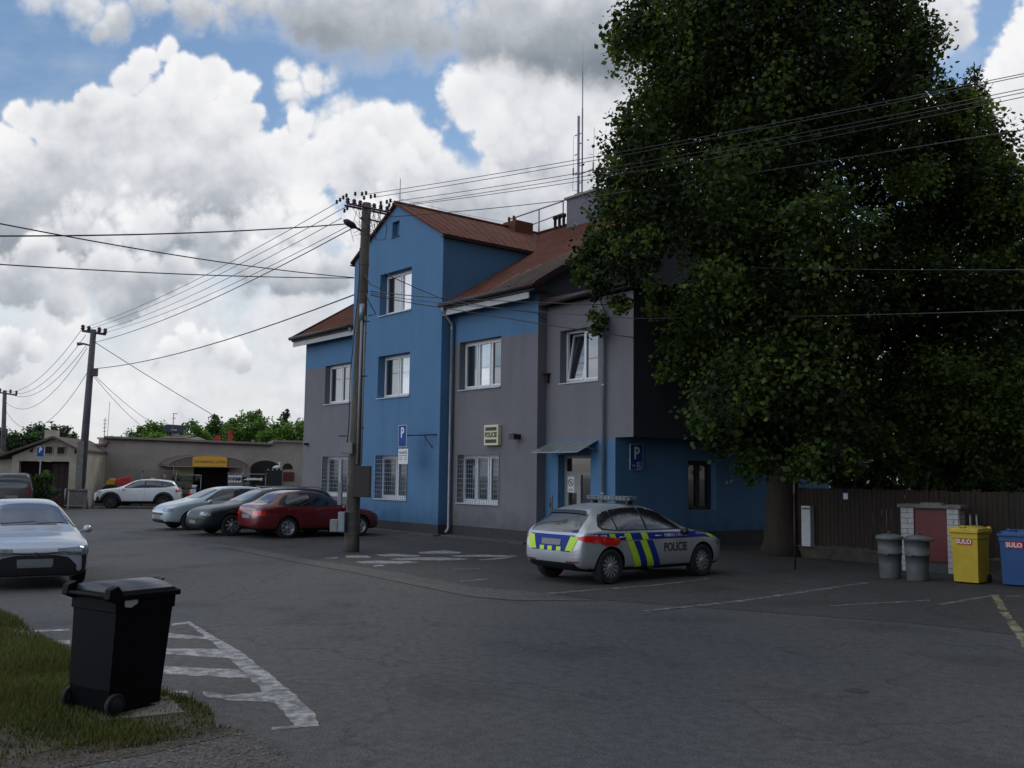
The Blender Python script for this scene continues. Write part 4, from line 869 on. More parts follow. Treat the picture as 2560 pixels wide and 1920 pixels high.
for x in (-.62, .55): b.tube([(x, -.3, 0), (x, -.3, 1.0), (x, .3, 1.0), (x, .3, 0)], .03, 6)
b.tube([(-.62, -.35, .15), (.55, -.35, .15)], .03, 6); b.build('guard_rail', M['steel'], FP1)
FP2, L2, g2 = far_pole('distant utility pole cut by the left edge of the photo', 4, 1240, 12, 976, 1, r0=.19, block=False, lamp=False, Y=76)

# ------------------------------------------------------------------ overhead wires
def wire(label, pts, r=.008, sag=0, group=None, ext=0):
    """pts = [(px,py,depth)...]"""
    P = [at(x, y, Y) for x, y, Y in pts]
    if ext: P.append(P[-1]+(P[-1]-P[0]).normalized()*ext)
    o = []
    for i in range(len(P)-1):
        n = 12
        for k in range(n+(i == len(P)-2)):
            t = k/n; q = P[i].lerp(P[i+1], t); q = q-Vector((0, 0, sag*4*t*(1-t))); o.append(q)
    c0 = o[0].copy(); b = MB(); b.tube([q-c0 for q in o], r, 5); w = b.build('overhead_wire', M['wire'], None, c0)
    return tag(w, label, 'wire', group)
gR = 'wires from the near pole to the right'
wire('topmost wire from the near pole rising to the right edge', [(915, 486, PY), (2560, 184, 16)], sag=.10, group=gR, ext=4)
wire('second wire from the top rising right just under the topmost', [(937, 493, PY), (2560, 190, 16.2)], sag=.10, group=gR, ext=4)
wire('third wire from the top, rising right across the big tree', [(976, 505, PY+.5), (2560, 222, 16.4)], sag=.12, group=gR, ext=4)
wire('fourth wire from the top, rising right across the big tree', [(983, 515, PY+.6), (2560, 231, 16.6)], sag=.12, group=gR, ext=4)
wire('fifth wire from the top, lowest of the tight bundle at the right edge', [(1000, 515, PY+.7), (2560, 242, 16.8)], sag=.17, group=gR, ext=4)
wire('wire from the lower crossarm passing the chimney top to the right edge', [(965, 543, PY), (1410, 501, 24), (2560, 324, 17)], r=.010, sag=.03, group=gR, ext=4)
gL = 'wires between the near pole and the second pole'
for lab, a, c, s in (('outermost upper wire between the near pole and the second pole', (839, 509), (207, 820), .5), ('second wire down between the near pole and the second pole', (865, 517), (222, 823), .5), ('middle wire between the near pole and the second pole', (854, 545), (248, 827), .5), ('fourth wire down between the near pole and the second pole', (873, 564), (264, 831), .5)):
    wire(lab, [(a[0], a[1], PY), (c[0], c[1], g1.y)], sag=s*.6, group=gL, r=.009)
wire('lowest thick wire of the fan from the near pole to the second pole', [(882, 570, PY), (236, 856, g1.y)], sag=.35, group=gL, r=.014)
wire('thick cable from the middle of the near pole down to the second pole', [(885, 737, PY), (232, 922, g1.y)], sag=.35, r=.018, group=gL)
gE = 'cables leaving the left edge of the photo'
wire('black cable from the left edge to the street lamp height of the near pole', [(862, 560, PY), (0, 590, 18)], sag=.08, r=.016, group=gE, ext=3)
wire('upper of two cables meeting low on the near pole from the left edge', [(885, 694, PY), (0, 559, 15)], sag=.1, r=.012, group=gE, ext=3)
wire('lower of two cables meeting low on the near pole from the left edge', [(885, 695, PY), (0, 661, 17)], sag=.06, r=.012, group=gE, ext=3)
wire('cable from the second pole sloping down to the shop roof', [(238, 856, g1.y), (520, 1030, 56), (560, 1096, 60)][:2]+[(600, 1078, 60)], r=.018, sag=.05)
wire('left one of two thin wires from the second pole to the trees', [(232, 938, g1.y), (350, 1062, 75)], r=.014, sag=.15)
wire('right one of two thin wires from the second pole to the trees', [(234, 936, g1.y), (378, 1056, 75)], r=.014, sag=.15)
gF = 'wires between the second pole and the far left pole'
for lab, a, c, s in (('uppermost wire between the second and far left pole', (205, 823), (12, 978), 1.0), ('second wire between the second and far left pole', (214, 838), (24, 980), 1.1), ('third wire between the second and far left pole', (215, 865), (26, 985), 1.1), ('fourth wire between the second and far left pole', (218, 870), (14, 1005), 1.6), ('lowest drooping cable between the second and far left pole', (218, 932), (14, 1026), 2.1)):
    wire(lab, [(a[0], a[1], g1.y), (c[0], c[1], 76)], r=.014, sag=s, group=gF)
gS = 'service cables from the near pole along the facade'
def bdep(x, y, off):                    # depth on a plane parallel to the facade
    p = BF.p(x, y, off); return (BF.o+BF.ex*p[0]+BF.ey*off).y
wire('uppermost service cable crossing the facade to the right', [(927, 728, PY-.1), (1112, 745, bdep(1112, 745, -1.5)), (1517, 762, bdep(1517, 762, .3))], r=.013, sag=.02, group=gS)
wire('second service cable crossing the facade to the annex corner and on to the right', [(927, 733, PY-.1), (1112, 758, bdep(1112, 758, -1.8)), (1584, 796, bdep(1584, 796, .3)), (2560, 776, 17)], r=.010, sag=.03, group=gS, ext=3)
wire('service cable ending at the corner strip between main house and annex', [(962, 684, PY+1), (1112, 749, bdep(1112, 749, -1.5)), (1345, 783, bdep(1345, 783, 0)), (1362, 799, bdep(1362, 799, .6))], r=.013, sag=.02, group=gS)
wire('lowest service cable crossing the upper annex window', [(927, 738, PY-.1), (1112, 770, bdep(1112, 770, -1.5)), (1584, 844, bdep(1584, 844, .4))], r=.013, sag=.02, group=gS)
wire('thin wire from the roof edge across the big tree to the right edge', [(1448, 640, bdep(1448, 640, 1)), (1800, 668, 22), (2560, 675, 17)], r=.008, sag=.02, ext=3)

# ------------------------------------------------------------------ garden shop, gabled house, far roofs
SA = G(190, 1262); SB_ = G(760, 1262); SA = Vector((SA.x*56/SA.y, 56, 0)); SB_ = Vector((SB_.x, SB_.y, 0))
SF = Frame(SA, math.atan2(SB_.y-SA.y, SB_.x-SA.x))
def sf(x, y, off=0): return SF.p(x, y, off)
SHOP = thing('garden_shop', 'long low brown rendered shop building with a flat roof and arched openings', 'building', SA, SF.ang)
b = MB(); xa, _ = sf(185, 1200); xb, _ = sf(256, 1200); xc, _ = sf(676, 1200); xd, _ = sf(850, 1200)
z_l = sf(200, 1112)[1]; z_a = sf(300, 1096)[1]; z_b = sf(670, 1112)[1]; z_c = sf(720, 1106)[1]
def px_wall(b, x0, x1, zt0, zt1, ops, y=0, th=.3, mi=0):
    A_ = sorted({x0, x1, *[o[0] for o in ops], *[o[1] for o in ops]}); zt = lambda x: zt0+(zt1-zt0)*(x-x0)/(x1-x0)
    for i in range(len(A_)-1):
        a, c = A_[i], A_[i+1]; am = (a+c)/2; op = [o for o in ops if o[0] < am < o[1]]
        if not op: b.quad((a, y, 0), (c, y, 0), (c, y, zt(c)), (a, y, zt(a)), mi)
        else:
            o = op[0]
            if o[2] > 0: b.quad((a, y, 0), (c, y, 0), (c, y, o[2]), (a, y, o[2]), mi)
            b.quad((a, y, o[3]), (c, y, o[3]), (c, y, zt(c)), (a, y, zt(a)), mi)
            b.quad((a, y, o[2]), (a, y+th, o[2]), (a, y+th, o[3]), (a, y, o[3]), mi); b.quad((c, y, o[2]), (c, y+th, o[2]), (c, y+th, o[3]), (c, y, o[3]), mi); b.quad((a, y, o[3]), (c, y, o[3]), (c, y+th, o[3]), (a, y+th, o[3]), mi)
dx0, dz = sf(222, 1157); dx1, _ = sf(249, 1157); ex0, ez = sf(484, 1166); ex1, _ = sf(574, 1166)
px_wall(b, xa, xb, z_l-.25, z_l, [(dx0, dx1, 0, dz)]); px_wall(b, xb, xc, z_a, z_b, [(ex0, ex1, 0, ez)])
px_wall(b, xc, xd, z_c, z_c, [])
b.quad((xa, 0, 0), (xa, 7, 0), (xa, 7, z_l-.25), (xa, 0, z_l-.25)); b.quad((xb, 0, z_l), (xb, 7, z_l), (xb, 7, z_a), (xb, 0, z_a)); b.quad((xd, 0, 0), (xd, 7, 0), (xd, 7, z_c), (xd, 0, z_c)); b.quad((xa, 7, 0), (xd, 7, 0), (xd, 7, z_l), (xa, 7, z_l))
b.build('wall', M['shopwall'], SHOP)
b = MB()
def slab(b, x0, x1, z0, z1, y0, y1, t): b.add([(x0, y0, z0), (x1, y0, z1), (x1, y1, z1), (x0, y1, z0), (x0, y0, z0+t), (x1, y0, z1+t), (x1, y1, z1+t), (x0, y1, z0+t)], [(3, 2, 1, 0), (4, 5, 6, 7), (0, 1, 5, 4), (1, 2, 6, 5), (2, 3, 7, 6), (3, 0, 4, 7)])
slab(b, xa-.1, xb, z_l-.25, z_l, -.1, 7, .12); slab(b, xb, xc+.05, z_a, z_b, -.28, 7, .12); slab(b, xc+.05, xd, z_c, z_c, -.2, 7, .12); b.build('roof', M['roofgrey'], SHOP)
b = MB(); slab(b, xb, xc, z_a-.08, z_b-.08, -.22, -.05, .07); b.tube([sf(262, 1115)[0:1]+(-.1,)+(sf(262, 1118)[1],), sf(272, 1105)[0:1]+(-.1,)+(sf(272, 1104)[1],)], .05, 5); b.build('gutter', M['rooftrim'], SHOP)
b = MB(); b.box(dx0, dx1, .28, .32, 0, dz); b.build('door', M['dark'], SHOP)
b = MB(); b.box(ex0, ex1, .6, .65, 0, ez); b.box(ex0-.02, ex0+.01, .3, .6, 0, ez); b.box(ex1-.01, ex1+.02, .3, .6, 0, ez); b.build('entrance', M['dark'], SHOP)
def arch(name, x0, x1, ytop, ybase, ybot, m, dep, par, k=14):
    b = MB(); X0, zb = sf(x0, ybase); X1, _ = sf(x1, ybase); _, zt = sf((x0+x1)/2, ytop); _, z0 = sf((x0+x1)/2, ybot); c = (X0+X1)/2; w = (X1-X0)/2
    poly = [(X0, z0)]+[(c-w*math.cos(PI*i/k), zb+(zt-zb)*math.sin(PI*i/k)) for i in range(k+1)]+[(X1, z0)]
    b.prism(poly, 'y', -dep, -.003); return b.build(name, m, par)
aw = arch('arched_window', 626, 700, 1151, 1172, 1216, M['dark'], .03, SHOP); arch('arched_window', 706, 731, 1158, 1172, 1173, M['dark'], .03, SHOP)
b = MB(); a, z1 = sf(709, 1180); c, z0 = sf(735, 1203); b.box(a, c, -.03, -.003, z0, z1); b.build('window', M['reddoor'], SHOP)
b = MB(); a, z1 = sf(438, 1168); c, z0 = sf(484, 1190); b.box(a, c, -.04, -.003, z0, z1); b.build('menu_board', M['signcream'], SHOP)
b = MB(); a, _ = sf(702, 1200); _, z1 = sf(702, 1172); b.box(a-.04, a+.06, -.1, -.003, 0, z1); b.build('pillar', M['beige'], SHOP)
b = MB(); a, z0 = sf(636, 1105); b.tube([(a, 2, 3), (a, 2, z0+.2)], .1, 6); a, _ = sf(565, 1100); b.build('downpipe', M['terra'], SHOP)
a, z1 = sf(577, 1075); b = MB(); b.box(a-.12, a+.14, 1, 1.3, z_b, z1); b.box(a-.9, a-.55, 1, 1.3, z_b, z_b+.55); b.build('chimney', M['redroof'], SHOP)
# barrel awning and yellow sign
AWN = thing('shop_awning', 'low arched brown awning over the shop entrance', 'awning', SA, SF.ang)
b = MB(); X0, zb = sf(421, 1166, -1.2); X1, _ = sf(622, 1166, -1.2); _, zt = sf(521, 1139, -1.2); c = (X0+X1)/2; w = (X1-X0)/2
pr = [(c-w*math.cos(PI*i/16), zb+(zt-zb)*math.sin(PI*i/16)) for i in range(17)]
for i in range(16): b.quad((pr[i][0], -1.2, pr[i][1]), (pr[i+1][0], -1.2, pr[i+1][1]), (pr[i+1][0]-.6, -.02, pr[i+1][1]+.05), (pr[i][0]-.6, -.02, pr[i][1]+.05))
b.add([(p[0], -1.19, p[1]) for p in pr], [tuple(range(17))]); b.build('cover', M['awning'], AWN)
b = MB(); 
for i in range(16): b.tube([(pr[i][0], -1.21, pr[i][1]), (pr[i+1][0], -1.21, pr[i+1][1])], .025, 4)
b.tube([(X0-.1, -1.21, zb), (X1+.1, -1.21, zb)], .04, 5)
for x in (X0+.3, X1-.3): b.tube([(x, -1.2, 0), (x, -1.2, zb)], .035, 6)
b.build('frame', M['roofgrey'], AWN)
YS = thing('shop_sign', 'yellow shop sign with red script lettering over the dark entrance', 'sign', SA, SF.ang)
X0, z0 = sf(481, 1166, -1.25); X1, z1 = sf(568, 1145, -1.25); cx = (X0+X1)/2; _, z2 = sf(524, 1140, -1.25)
b = MB(); b.prism([(X0, z0), (X1, z0), (X1, z1)]+[(cx+(X1-cx)*math.cos(PI*i/8), z1+(z2-z1)*math.sin(PI*i/8)) for i in range(1, 8)]+[(X0, z1)], 'y', -1.30, -1.235); pn = b.build('panel', M['signyel'], YS)
text_obj('lettering', 'Zahrádkářské potřeby', .26, M['inkred'], pn, (cx, -1.305, (z0+z1)/2+.02), (1, 0, 0), (0, 0, 1), .78, .003, .25)
# goods in front of the shop
gG = 'garden goods displayed in front of the shop'
def gthing(name, label, cat, px, off=-2.2): 
    x, _ = sf(px, 1240, off); p = SF.o+SF.ex*x+SF.ey*off; return thing(name, label, cat, (p.x, p.y, 0), SF.ang, gG), off
def lz(px, py, off): return sf(px, py, off)[1]
def stall(label, x0, x1, ytab, off, tarp=True, goods=True, yt2=1190):
    r_, o = gthing('display_stall', label, 'stall', (x0+x1)/2, off); a = sf(x0, 1240, off)[0]; c = sf(x1, 1240, off)[0]; w = (c-a)/2; z = lz((x0+x1)/2, ytab, off)
    b = MB(); b.box(-w, w, -.5, .5, z, z+.05); b.build('canopy_board', M['roofgrey'], r_)
    for sx in (-w+.05, w-.05):
        for sy in (-.45, .45): b = MB(); b.tube([(sx, sy, 0), (sx, sy, z)], .025, 6); b.build('leg', M['steel'], r_)
    for zz in (.45, .95, 1.4):
        b = MB(); b.box(-w, w, -.45, .45, zz, zz+.03); sh = b.build('shelf', M['wood'], r_)
    for i in range(int(w*5)):
        for zz in (.48, .98, 1.43):
            x = random.uniform(-w+.1, w-.1); y = random.uniform(-.4, -.1); s = random.uniform(.08, .16); h = random.uniform(.14, .36); b = MB()
            b.lathe([(0, zz), (s*.7, zz), (s, zz+h), (0, zz+h)], 10, c=(x, y, 0)); b.build('pot', random.choice([M['terra'], M['goods_a'], M['white'], M['goods_a'], M['whitewall'], M['brownbox'], M['galv'], M['red'], M['leafA']]), r_)
stall('long display stall under a pale board behind the white car', 352, 441, 1178, -2.4); stall('display stall with pots left of the dark entrance', 430, 503, 1189, -1.9); stall('display stall with pots under a pale board right of the entrance', 574, 664, 1186, -2.0)
def rack():
    r_, o = gthing('pot_rack', 'rack of small white pots right of the entrance', 'rack', 586, -2.7)
    b = MB()
    for x in (-.38, .38): b.tube([(x, 0, 0), (x, 0, 1.95)], .02, 5)
    for z in (.7, 1.0, 1.3, 1.6): b.tube([(-.38, 0, z), (.38, 0, z)], .015, 5)
    b.build('frame', M['steel'], r_)
    for i in range(5):
        for z in (1.02, 1.32, 1.62): b = MB(); b.lathe([(0, z), (.05, z), (.065, z+.14), (0, z+.14)], 8, c=(-.3+i*.15, 0, 0)); b.build('pot', M['white'], r_)
rack()
r_, o = gthing('covered_table', 'table with a white cover in front of the arched window', 'table', 632, -2.8); z = lz(632, 1200, -2.8)
b = MB(); b.prism([(-.55, z), (.45, z), (.4, z+.08), (.1, z+.12), (-.3, z+.1)], 'y', -.3, .3); b.build('cover', M['white'], r_)
for sx in (-.5, .4): b = MB(); b.tube([(sx, 0, 0), (sx, 0, z)], .03, 6); b.build('leg', M['wood'], r_)
r_, o = gthing('dark_crate', 'tall dark crate with a white goose figure on top', 'crate', 684, -2.0); z = lz(684, 1177, -2.0)
b = MB(); b.box(-.5, .42, -.3, .3, .1, z); b.box(-.46, .38, -.32, -.301, .2, z-.1); b.build('side_panel', M['black'], r_); b = MB(); b.box(-.55, .47, -.34, .34, z, z+.04); b.box(-.5, .42, -.3, .3, 0, .1); b.build('lid', M['brownbox'], r_)
zc = z+.04
def goose(x, s, lab):
    p = SF.o+SF.ex*(sf(x, 1240, -2.0)[0])+SF.ey*-2.0; r_ = thing('goose_figure', lab, 'ornament', (p.x, p.y, zc), SF.ang, gG)
    b = MB(); b.tube([(-.28*s, 0, .12*s), (-.15*s, 0, .16*s), (0, 0, .17*s), (.12*s, 0, .18*s), (.16*s, 0, .26*s), (.13*s, 0, .36*s), (.13*s, 0, .44*s), (.19*s, 0, .47*s)], [.01, .08*s, .12*s, .08*s, .045*s, .03*s, .04*s, .012*s], 10); b.build('body', M['white'], r_)
    b = MB(); b.tube([(.17*s, 0, .46*s), (.25*s, 0, .44*s)], [.02*s, .006*s], 6); b.tube([(0, 0, 0), (0, 0, .1*s)], [.06*s, .02*s], 8); b.build('beak', M['signyel'], r_)
goose(690, 1.0, 'white goose figure with raised neck on the dark crate')
for i, x in enumerate((668, 679)):
    p = SF.o+SF.ex*(sf(x, 1240, -2.05)[0])+SF.ey*-2.05; r2 = thing('white_bell_pot', ('left', 'right')[i]+' one of two small white bell pots beside the goose figure', 'pot', (p.x, p.y, lz(x, 1185, -2.05)), SF.ang, gG)
    b = MB(); b.lathe([(0, 0), (.12, 0), (.10, .1), (.05, .2), (.02, .26), (0, .26)], 12); b.build('pot_body', M['white'], r2); b = MB(); b.lathe([(.0, .26), (.03, .27), (0, .31)], 8); b.build('knob', M['whitewall'], r2)
    b = MB(); b.tube([(0, 0, 0), (0, 0, -lz(x, 1185, -2.05))], .03, 6); b.build('stand', M['steel'], r2)
r_, o = gthing('garden_ball', 'red and orange round flower tub at the right of the entrance stall', 'flower tub', 505, -3.0)
V, F, mi = leaves([((0, 0, .38), (.32, .3, .22)), ((.2, 0, .3), .2)], .09, 20, [M['red'], M['terra'], M['leafB']], [.6, .3, .1]); mesh_np('blossom', V, F, [M['red'], M['terra'], M['leafB']], mi, r_)
b = MB(); b.lathe([(0, 0), (.2, 0), (.3, .3), (.27, .3), (0, .25)], 16); b.build('tub', M['terra'], r_)
r_, o = gthing('price_board', 'small white board on legs by the shop stalls', 'board', 482, -3.1); b = MB(); a = lz(482, 1234, -3.1); b.box(-.16, .16, -.02, .02, a, a+.25); b.build('board', M['white'], r_); b = MB(); b.tube([(-.1, 0, 0), (-.1, 0, a)], .012, 5); b.tube([(.1, 0, 0), (.1, 0, a)], .012, 5); b.build('leg', M['steel'], r_)
r_, o = gthing('play_vehicle', 'orange and red toy vehicle partly hidden behind the white car', 'toy vehicle', 300, -2.0); z = lz(300, 1212, -2.0)
b = MB(); b.prism([(-.75, z), (-.3, z), (-.3, z+.35), (-.55, z+.35), (-.75, z+.15)], 'y', -.3, .3); b.build('front', M['signyel'], r_, bevel=.04)
b = MB(); b.prism([(-.3, z), (.55, z), (.5, z+.5), (.1, z+.42), (-.3, z+.25)], 'y', -.3, .3); b.build('body', M['red'], r_, bevel=.04)
for x in (-.5, .35): b = MB(); b.lathe([(0, -.3), (z*.5, -.3), (z*.5, -.2), (0, -.2)], 16, 'y', (x, 0, z*.5)); b.lathe([(0, .2), (z*.5, .2), (z*.5, .3), (0, .3)], 16, 'y', (x, 0, z*.5)); b.build('wheel', M['rubber'], r_)
shrub('potted_plant', 'clump of potted green plants at the shop stall foot', [(445, 1240, 10), (455, 1236, 9), (465, 1243, 8)], 55, .12, 20, [M['leafB'], M['leafC']], [.5, .5], cat='plants')

# gabled house on the left
HO = G(110, 1262); HO = Vector((HO.x*50.5/HO.y, 50.5, 0)); HF = Frame(HO, R(10)); hf = HF.p
HS = thing('gabled_house', 'old beige gabled house with two attic windows over a dark open ground floor', 'house', HO, HF.ang)
b = MB(); x0, zb = hf(30, 1152); x1, _ = hf(199, 1152); xa_, za = hf(137, 1096); _, ze0 = hf(30, 1140); _, ze1 = hf(199, 1127)
b.add([(x0, 0, zb), (x1, 0, zb), (x1, 0, ze1), (xa_, 0, za), (x0, 0, ze0)], [(0, 1, 2, 3, 4)])
b.box(x0, x0+.35, 0, .35, 0, zb); b.box(x1-.5, x1, 0, .35, 0, zb); b.quad((x0-2.6, .3, 0), (x0, .3, 0), (x0, .3, zb+.1), (x0-2.6, .3, zb-.1)); b.quad((x0, .35, zb), (x1, .35, zb), (x1, 0, zb), (x0, 0, zb))
for x, ze in ((x0-2.6, zb-.1), (x1, ze1)): b.quad((x, .3, 0), (x, 7, 0), (x, 7, ze), (x, .3, ze))
b.quad((x0, 7, 0), (x1, 7, 0), (x1, 7, ze1), (x0, 7, ze0)); b.build('wall', M['beige'], HS)
b = MB(); b.box(x0-.1, x1-.1, 1.2, 1.25, 0, zb); b.build('back_wall', M['darkred'], HS)
b = MB()
for i in range(4): x = x0+1.9+i*.30; b.box(x, x+.28, .42, .46, .05, 2.3)
b.build('gate', M['darkred'], HS)
def roofp(p, q, m=M['oldroof'], y0=-.35, y1=7.2, t=.12, name='roof', par=HS):
    b = MB(); b.add([(p[0], y0, p[1]), (q[0], y0, q[1]), (q[0], y1, q[1]), (p[0], y1, p[1]), (p[0], y0, p[1]+t), (q[0], y0, q[1]+t), (q[0], y1, q[1]+t), (p[0], y1, p[1]+t)], [(3, 2, 1, 0), (4, 5, 6, 7), (0, 1, 5, 4), (1, 2, 6, 5), (2, 3, 7, 6), (3, 0, 4, 7)]); return b.build(name, m, par)
roofp(hf(-20, 1150), (xa_, za)); roofp((xa_, za), hf(204, 1130))
for (a, c, d, e) in ((112, 1114, 133, 1136), (142, 1115, 164, 1137)):
    X0, Z1 = hf(a, c); X1, Z0 = hf(d, e); b = MB(); b.box(X0, X1, -.05, -.003, Z0, Z1); f = b.build('window', M['beige'], HS)
    b = MB(); b.box(X0+.05, X1-.05, -.07, -.051, Z0+.05, Z1-.05); b.build('pane', M['dark'], f)
    b = MB(); 
    for k in (1, 2, 3): x = X0+(X1-X0)*k/4; b.box(x-.015, x+.015, -.09, -.071, Z0+.05, Z1-.05)
    b.build('glazing_bar', M['brownbox'], f)
for (tri) in (((73, 1130), (82, 1119), (82, 1130)), ((187, 1122), (196, 1134), (187, 1134))):
    b = MB(); b.prism([hf(*p) for p in tri], 'y', -.04, -.003); b.build('vent', M['dark'], HS)
b = MB(); X0, Z1 = hf(112, 1075, 4); X1, Z0 = hf(138, 1100, 4); b.box(X0, X1, 4, 4.8, Z0-.6, Z1); ch = b.build('chimney', M['beige'], HS); b = MB(); xm = hf(126, 1075, 4)[0]; zt = hf(126, 1053, 4)[1]
b.tube([(xm, 4.2, Z1), (xm, 4.2, zt)], .03, 5); b.tube([(xm-.25, 4.2, zt-.05), (xm+.1, 4.2, zt)], .025, 5); b.tube([(xm-.1, 4.0, zt-.3), (xm, 4.2, zt-.3)], .02, 5); b.build('aerial', M['ink'], ch)
def far_house(label, pts, Y, base_m, roof_m, dep=7, chim=None):
    """pts: roof left eave, ridge left, ridge right, right eave px ; a long roof seen side on"""
    q = [at(x, y, Y) for x, y in pts]; o = Vector((q[0].x, Y, 0)); r_ = thing('distant_house', label, 'house', o)
    l = [p-o for p in q]; b = MB(); e0, r0, r1, e1 = l
    b.quad((e0.x, 0, 0), (e1.x, 0, 0), (e1.x, 0, e1.z), (e0.x, 0, e0.z)); b.quad((e0.x, dep, 0), (e1.x, dep, 0), (e1.x, dep, e1.z), (e0.x, dep, e0.z))
    for e in (e0, e1): b.add([(e.x, 0, 0), (e.x, dep, 0), (e.x, dep, e.z), (e.x, dep/2, r0.z-.1), (e.x, 0, e.z)], [(0, 1, 2, 3, 4)])
    b.build('wall', base_m, r_); b = MB()
    b.quad((e0.x-.2, -.2, e0.z), (e1.x+.2, -.2, e1.z), (r1.x+.2, dep/2, r1.z), (r0.x-.2, dep/2, r0.z)); b.quad((e0.x-.2, dep+.2, e0.z), (e1.x+.2, dep+.2, e1.z), (r1.x+.2, dep/2, r1.z), (r0.x-.2, dep/2, r0.z)); rf = b.build('roof', roof_m, r_)
    b = MB(); b.box(e0.x+1.2, e0.x+2.2, -.03, -.003, 1, 2); b.build('window', M['paneG'], r_)
    if chim:
        a = at(chim[0], chim[1], Y+2)-o; c = at(chim[2], chim[3], Y+2)-o; b = MB(); b.box(a.x, c.x, 2, 2.8, a.z, c.z); b.box(a.x-.1, c.x+.1, 1.9, 2.9, c.z, c.z+.15); b.build('chimney', M['beige'], rf)
    return r_
far_house('house with a bright red roof between the gabled house and the shop', [(168, 1127), (176, 1104), (262, 1108), (268, 1123)], 76, M['beige'], M['redroof'], chim=(246, 1118, 255, 1098))
far_house('house with a dark tiled roof behind the bright tree, solar panel on top', [(404, 1095), (406, 1084), (455, 1084), (462, 1095)], 84, M['beige'], M['oldroof'], chim=(430, 1096, 440, 1078))
q = at(432, 1074, 86); r_ = thing('solar_panel', 'tilted blue solar panel on the dark roof above the shop', 'solar panel', (q.x, q.y, q.z-1)); b = MB(); b.add([(-.9, -.3, .8), (.9, -.3, .7), (1.0, .5, 1.4), (-.8, .5, 1.5), (-.9, -.25, .75), (.9, -.25, .65), (1.0, .55, 1.35), (-.8, .55, 1.45)], [(0, 1, 2, 3), (7, 6, 5, 4), (0, 4, 5, 1), (1, 5, 6, 2), (2, 6, 7, 3), (3, 7, 4, 0)]); b.build('panel', mat('solar_glass', (.008, .012, .03), .6, spec=.2), r_)
b = MB(); b.tube([(0, 0, 0), (0, 0, 1.1)], .06, 6); b.build('support', M['steel'], r_)
q = at(432, 1080, 84); r_ = thing('roof_aerial', 'thin television aerial on the dark roof above the shop', 'aerial', (q.x, q.y, q.z)); zt = (at(432, 1034, 84)-q).z; b = MB(); b.tube([(0, 0, -.2), (0, 0, zt)], .035, 5); b.build('pole', M['roofgrey'], r_); b = MB(); b.tube([(-.1, 0, zt), (.35, 0, zt)], .03, 5); b.tube([(-.1, 0, zt-.4), (.2, 0, zt-.4)], .03, 5); b.build('crossbar', M['roofgrey'], r_)
q = at(260, 1100, 78); r_ = thing('roof_aerial', 'antenna cluster beside the small chimney of the red roof', 'aerial', (q.x, q.y, q.z-.5)); b = MB(); b.tube([(0, 0, 0), (0, 0, 2.3)], .03, 5); b.tube([(.25, 0, 0), (.3, 0, 3.6)], .02, 5); b.build('pole', M['roofgrey'], r_); b = MB()
for z in (1.2, 1.5, 1.8, 2.1): b = MB(); b.tube([(-.15, 0, z), (.15, 0, z)], .02, 4); b.build('crossbar', M['steel'], r_)
# far parking sign
g = G(96, 1255); g = at(96, 1250, 47); r_ = thing('parking_sign', 'small blue parking sign on a post in front of the gabled house', 'sign', (g.x, g.y, 0)); zc_ = at(95, 1129, 47).z
pn, rect = parking_panel(r_, (0, -.06, zc_), (1, 0, 0), (0, 0, 1), .36, .50, (0, -1, 0))
b = MB(); b.tube([(0, 0, 0), (0, 0, zc_+.25)], .03, 6); b.build('post', M['steel'], r_)

# ------------------------------------------------------------------ fence, cabinets, bins on the right
FV = 3.55
FR_ = Frame(bl(10.9, FV), BANG); ff = FR_.p
FN = thing('wooden_fence', 'dark brown vertical board fence on a low stone base beside the big tree', 'fence', bl(10.9, FV), BANG)
b = MB(); x = 0.05; random.seed(11)
while x < 9.5:
    h = 1.76+random.uniform(-.015, .015); b.box(x, x+.105, -.012+random.uniform(-.004, .004), .012, .32+random.uniform(0, .02), h, random.choice((0, 0, 1, 2))); x += .112+random.uniform(.0, .014)
b.build('board', [M['wood'], M['wood2'], M['wood3']], FN)
b = MB(); b.box(0, 9.5, .013, .05, .55, .63); b.box(0, 9.5, .013, .05, 1.4, 1.48); b.build('rail', M['wood'], FN)
b = MB(); b.box(-.05, 9.5, -.09, .16, 0, .27); b.build('stone_base', M['stone'], FN)
b = MB(); b.box(-.05, 9.5, -.11, .18, .27, .305); b.build('coping', M['strip'], FN)
for x in (-.02, 2.4, 4.8, 7.2): b = MB(); b.box(x, x+.08, .05, .13, .3, 1.8); b.build('post', M['wood'], FN)
x0, z1 = ff(2014, 1264); x1, z0 = ff(2038, 1366)
EC = thing('meter_cabinet', 'narrow tall white electricity cabinet mounted on the brown fence', 'cabinet', bl(10.9, FV), BANG)
b = MB(); b.box(x0, x1, -.2, -.02, z0, z1); o = b.build('cabinet_body', M['whitewall'], EC, bevel=.01); b = MB(); b.box(x0+.03, x1-.02, -.208, -.2, z1-.09, z1-.05); b.lathe([(0, -.21), (.014, -.21), (.014, -.2)], 10, 'y', (x0+.04, 0, z1-.36)); b.build('lock', M['ink'], o)
x0, z1 = ff(2110, 1231); x1, z0 = ff(2121, 1250)
HN = thing('number_plate_sign', 'small pale blue plate at the top of the brown fence', 'sign', bl(10.9, FV), BANG); b = MB(); b.box(x0-.02, x1+.02, -.03, -.018, z0, z1); o = b.build('plate', M['signblue'], HN); b = MB(); b.box(x0, x1-.0, -.034, -.031, z0+.02, z1-.02); b.build('face', M['signwhite'], o)
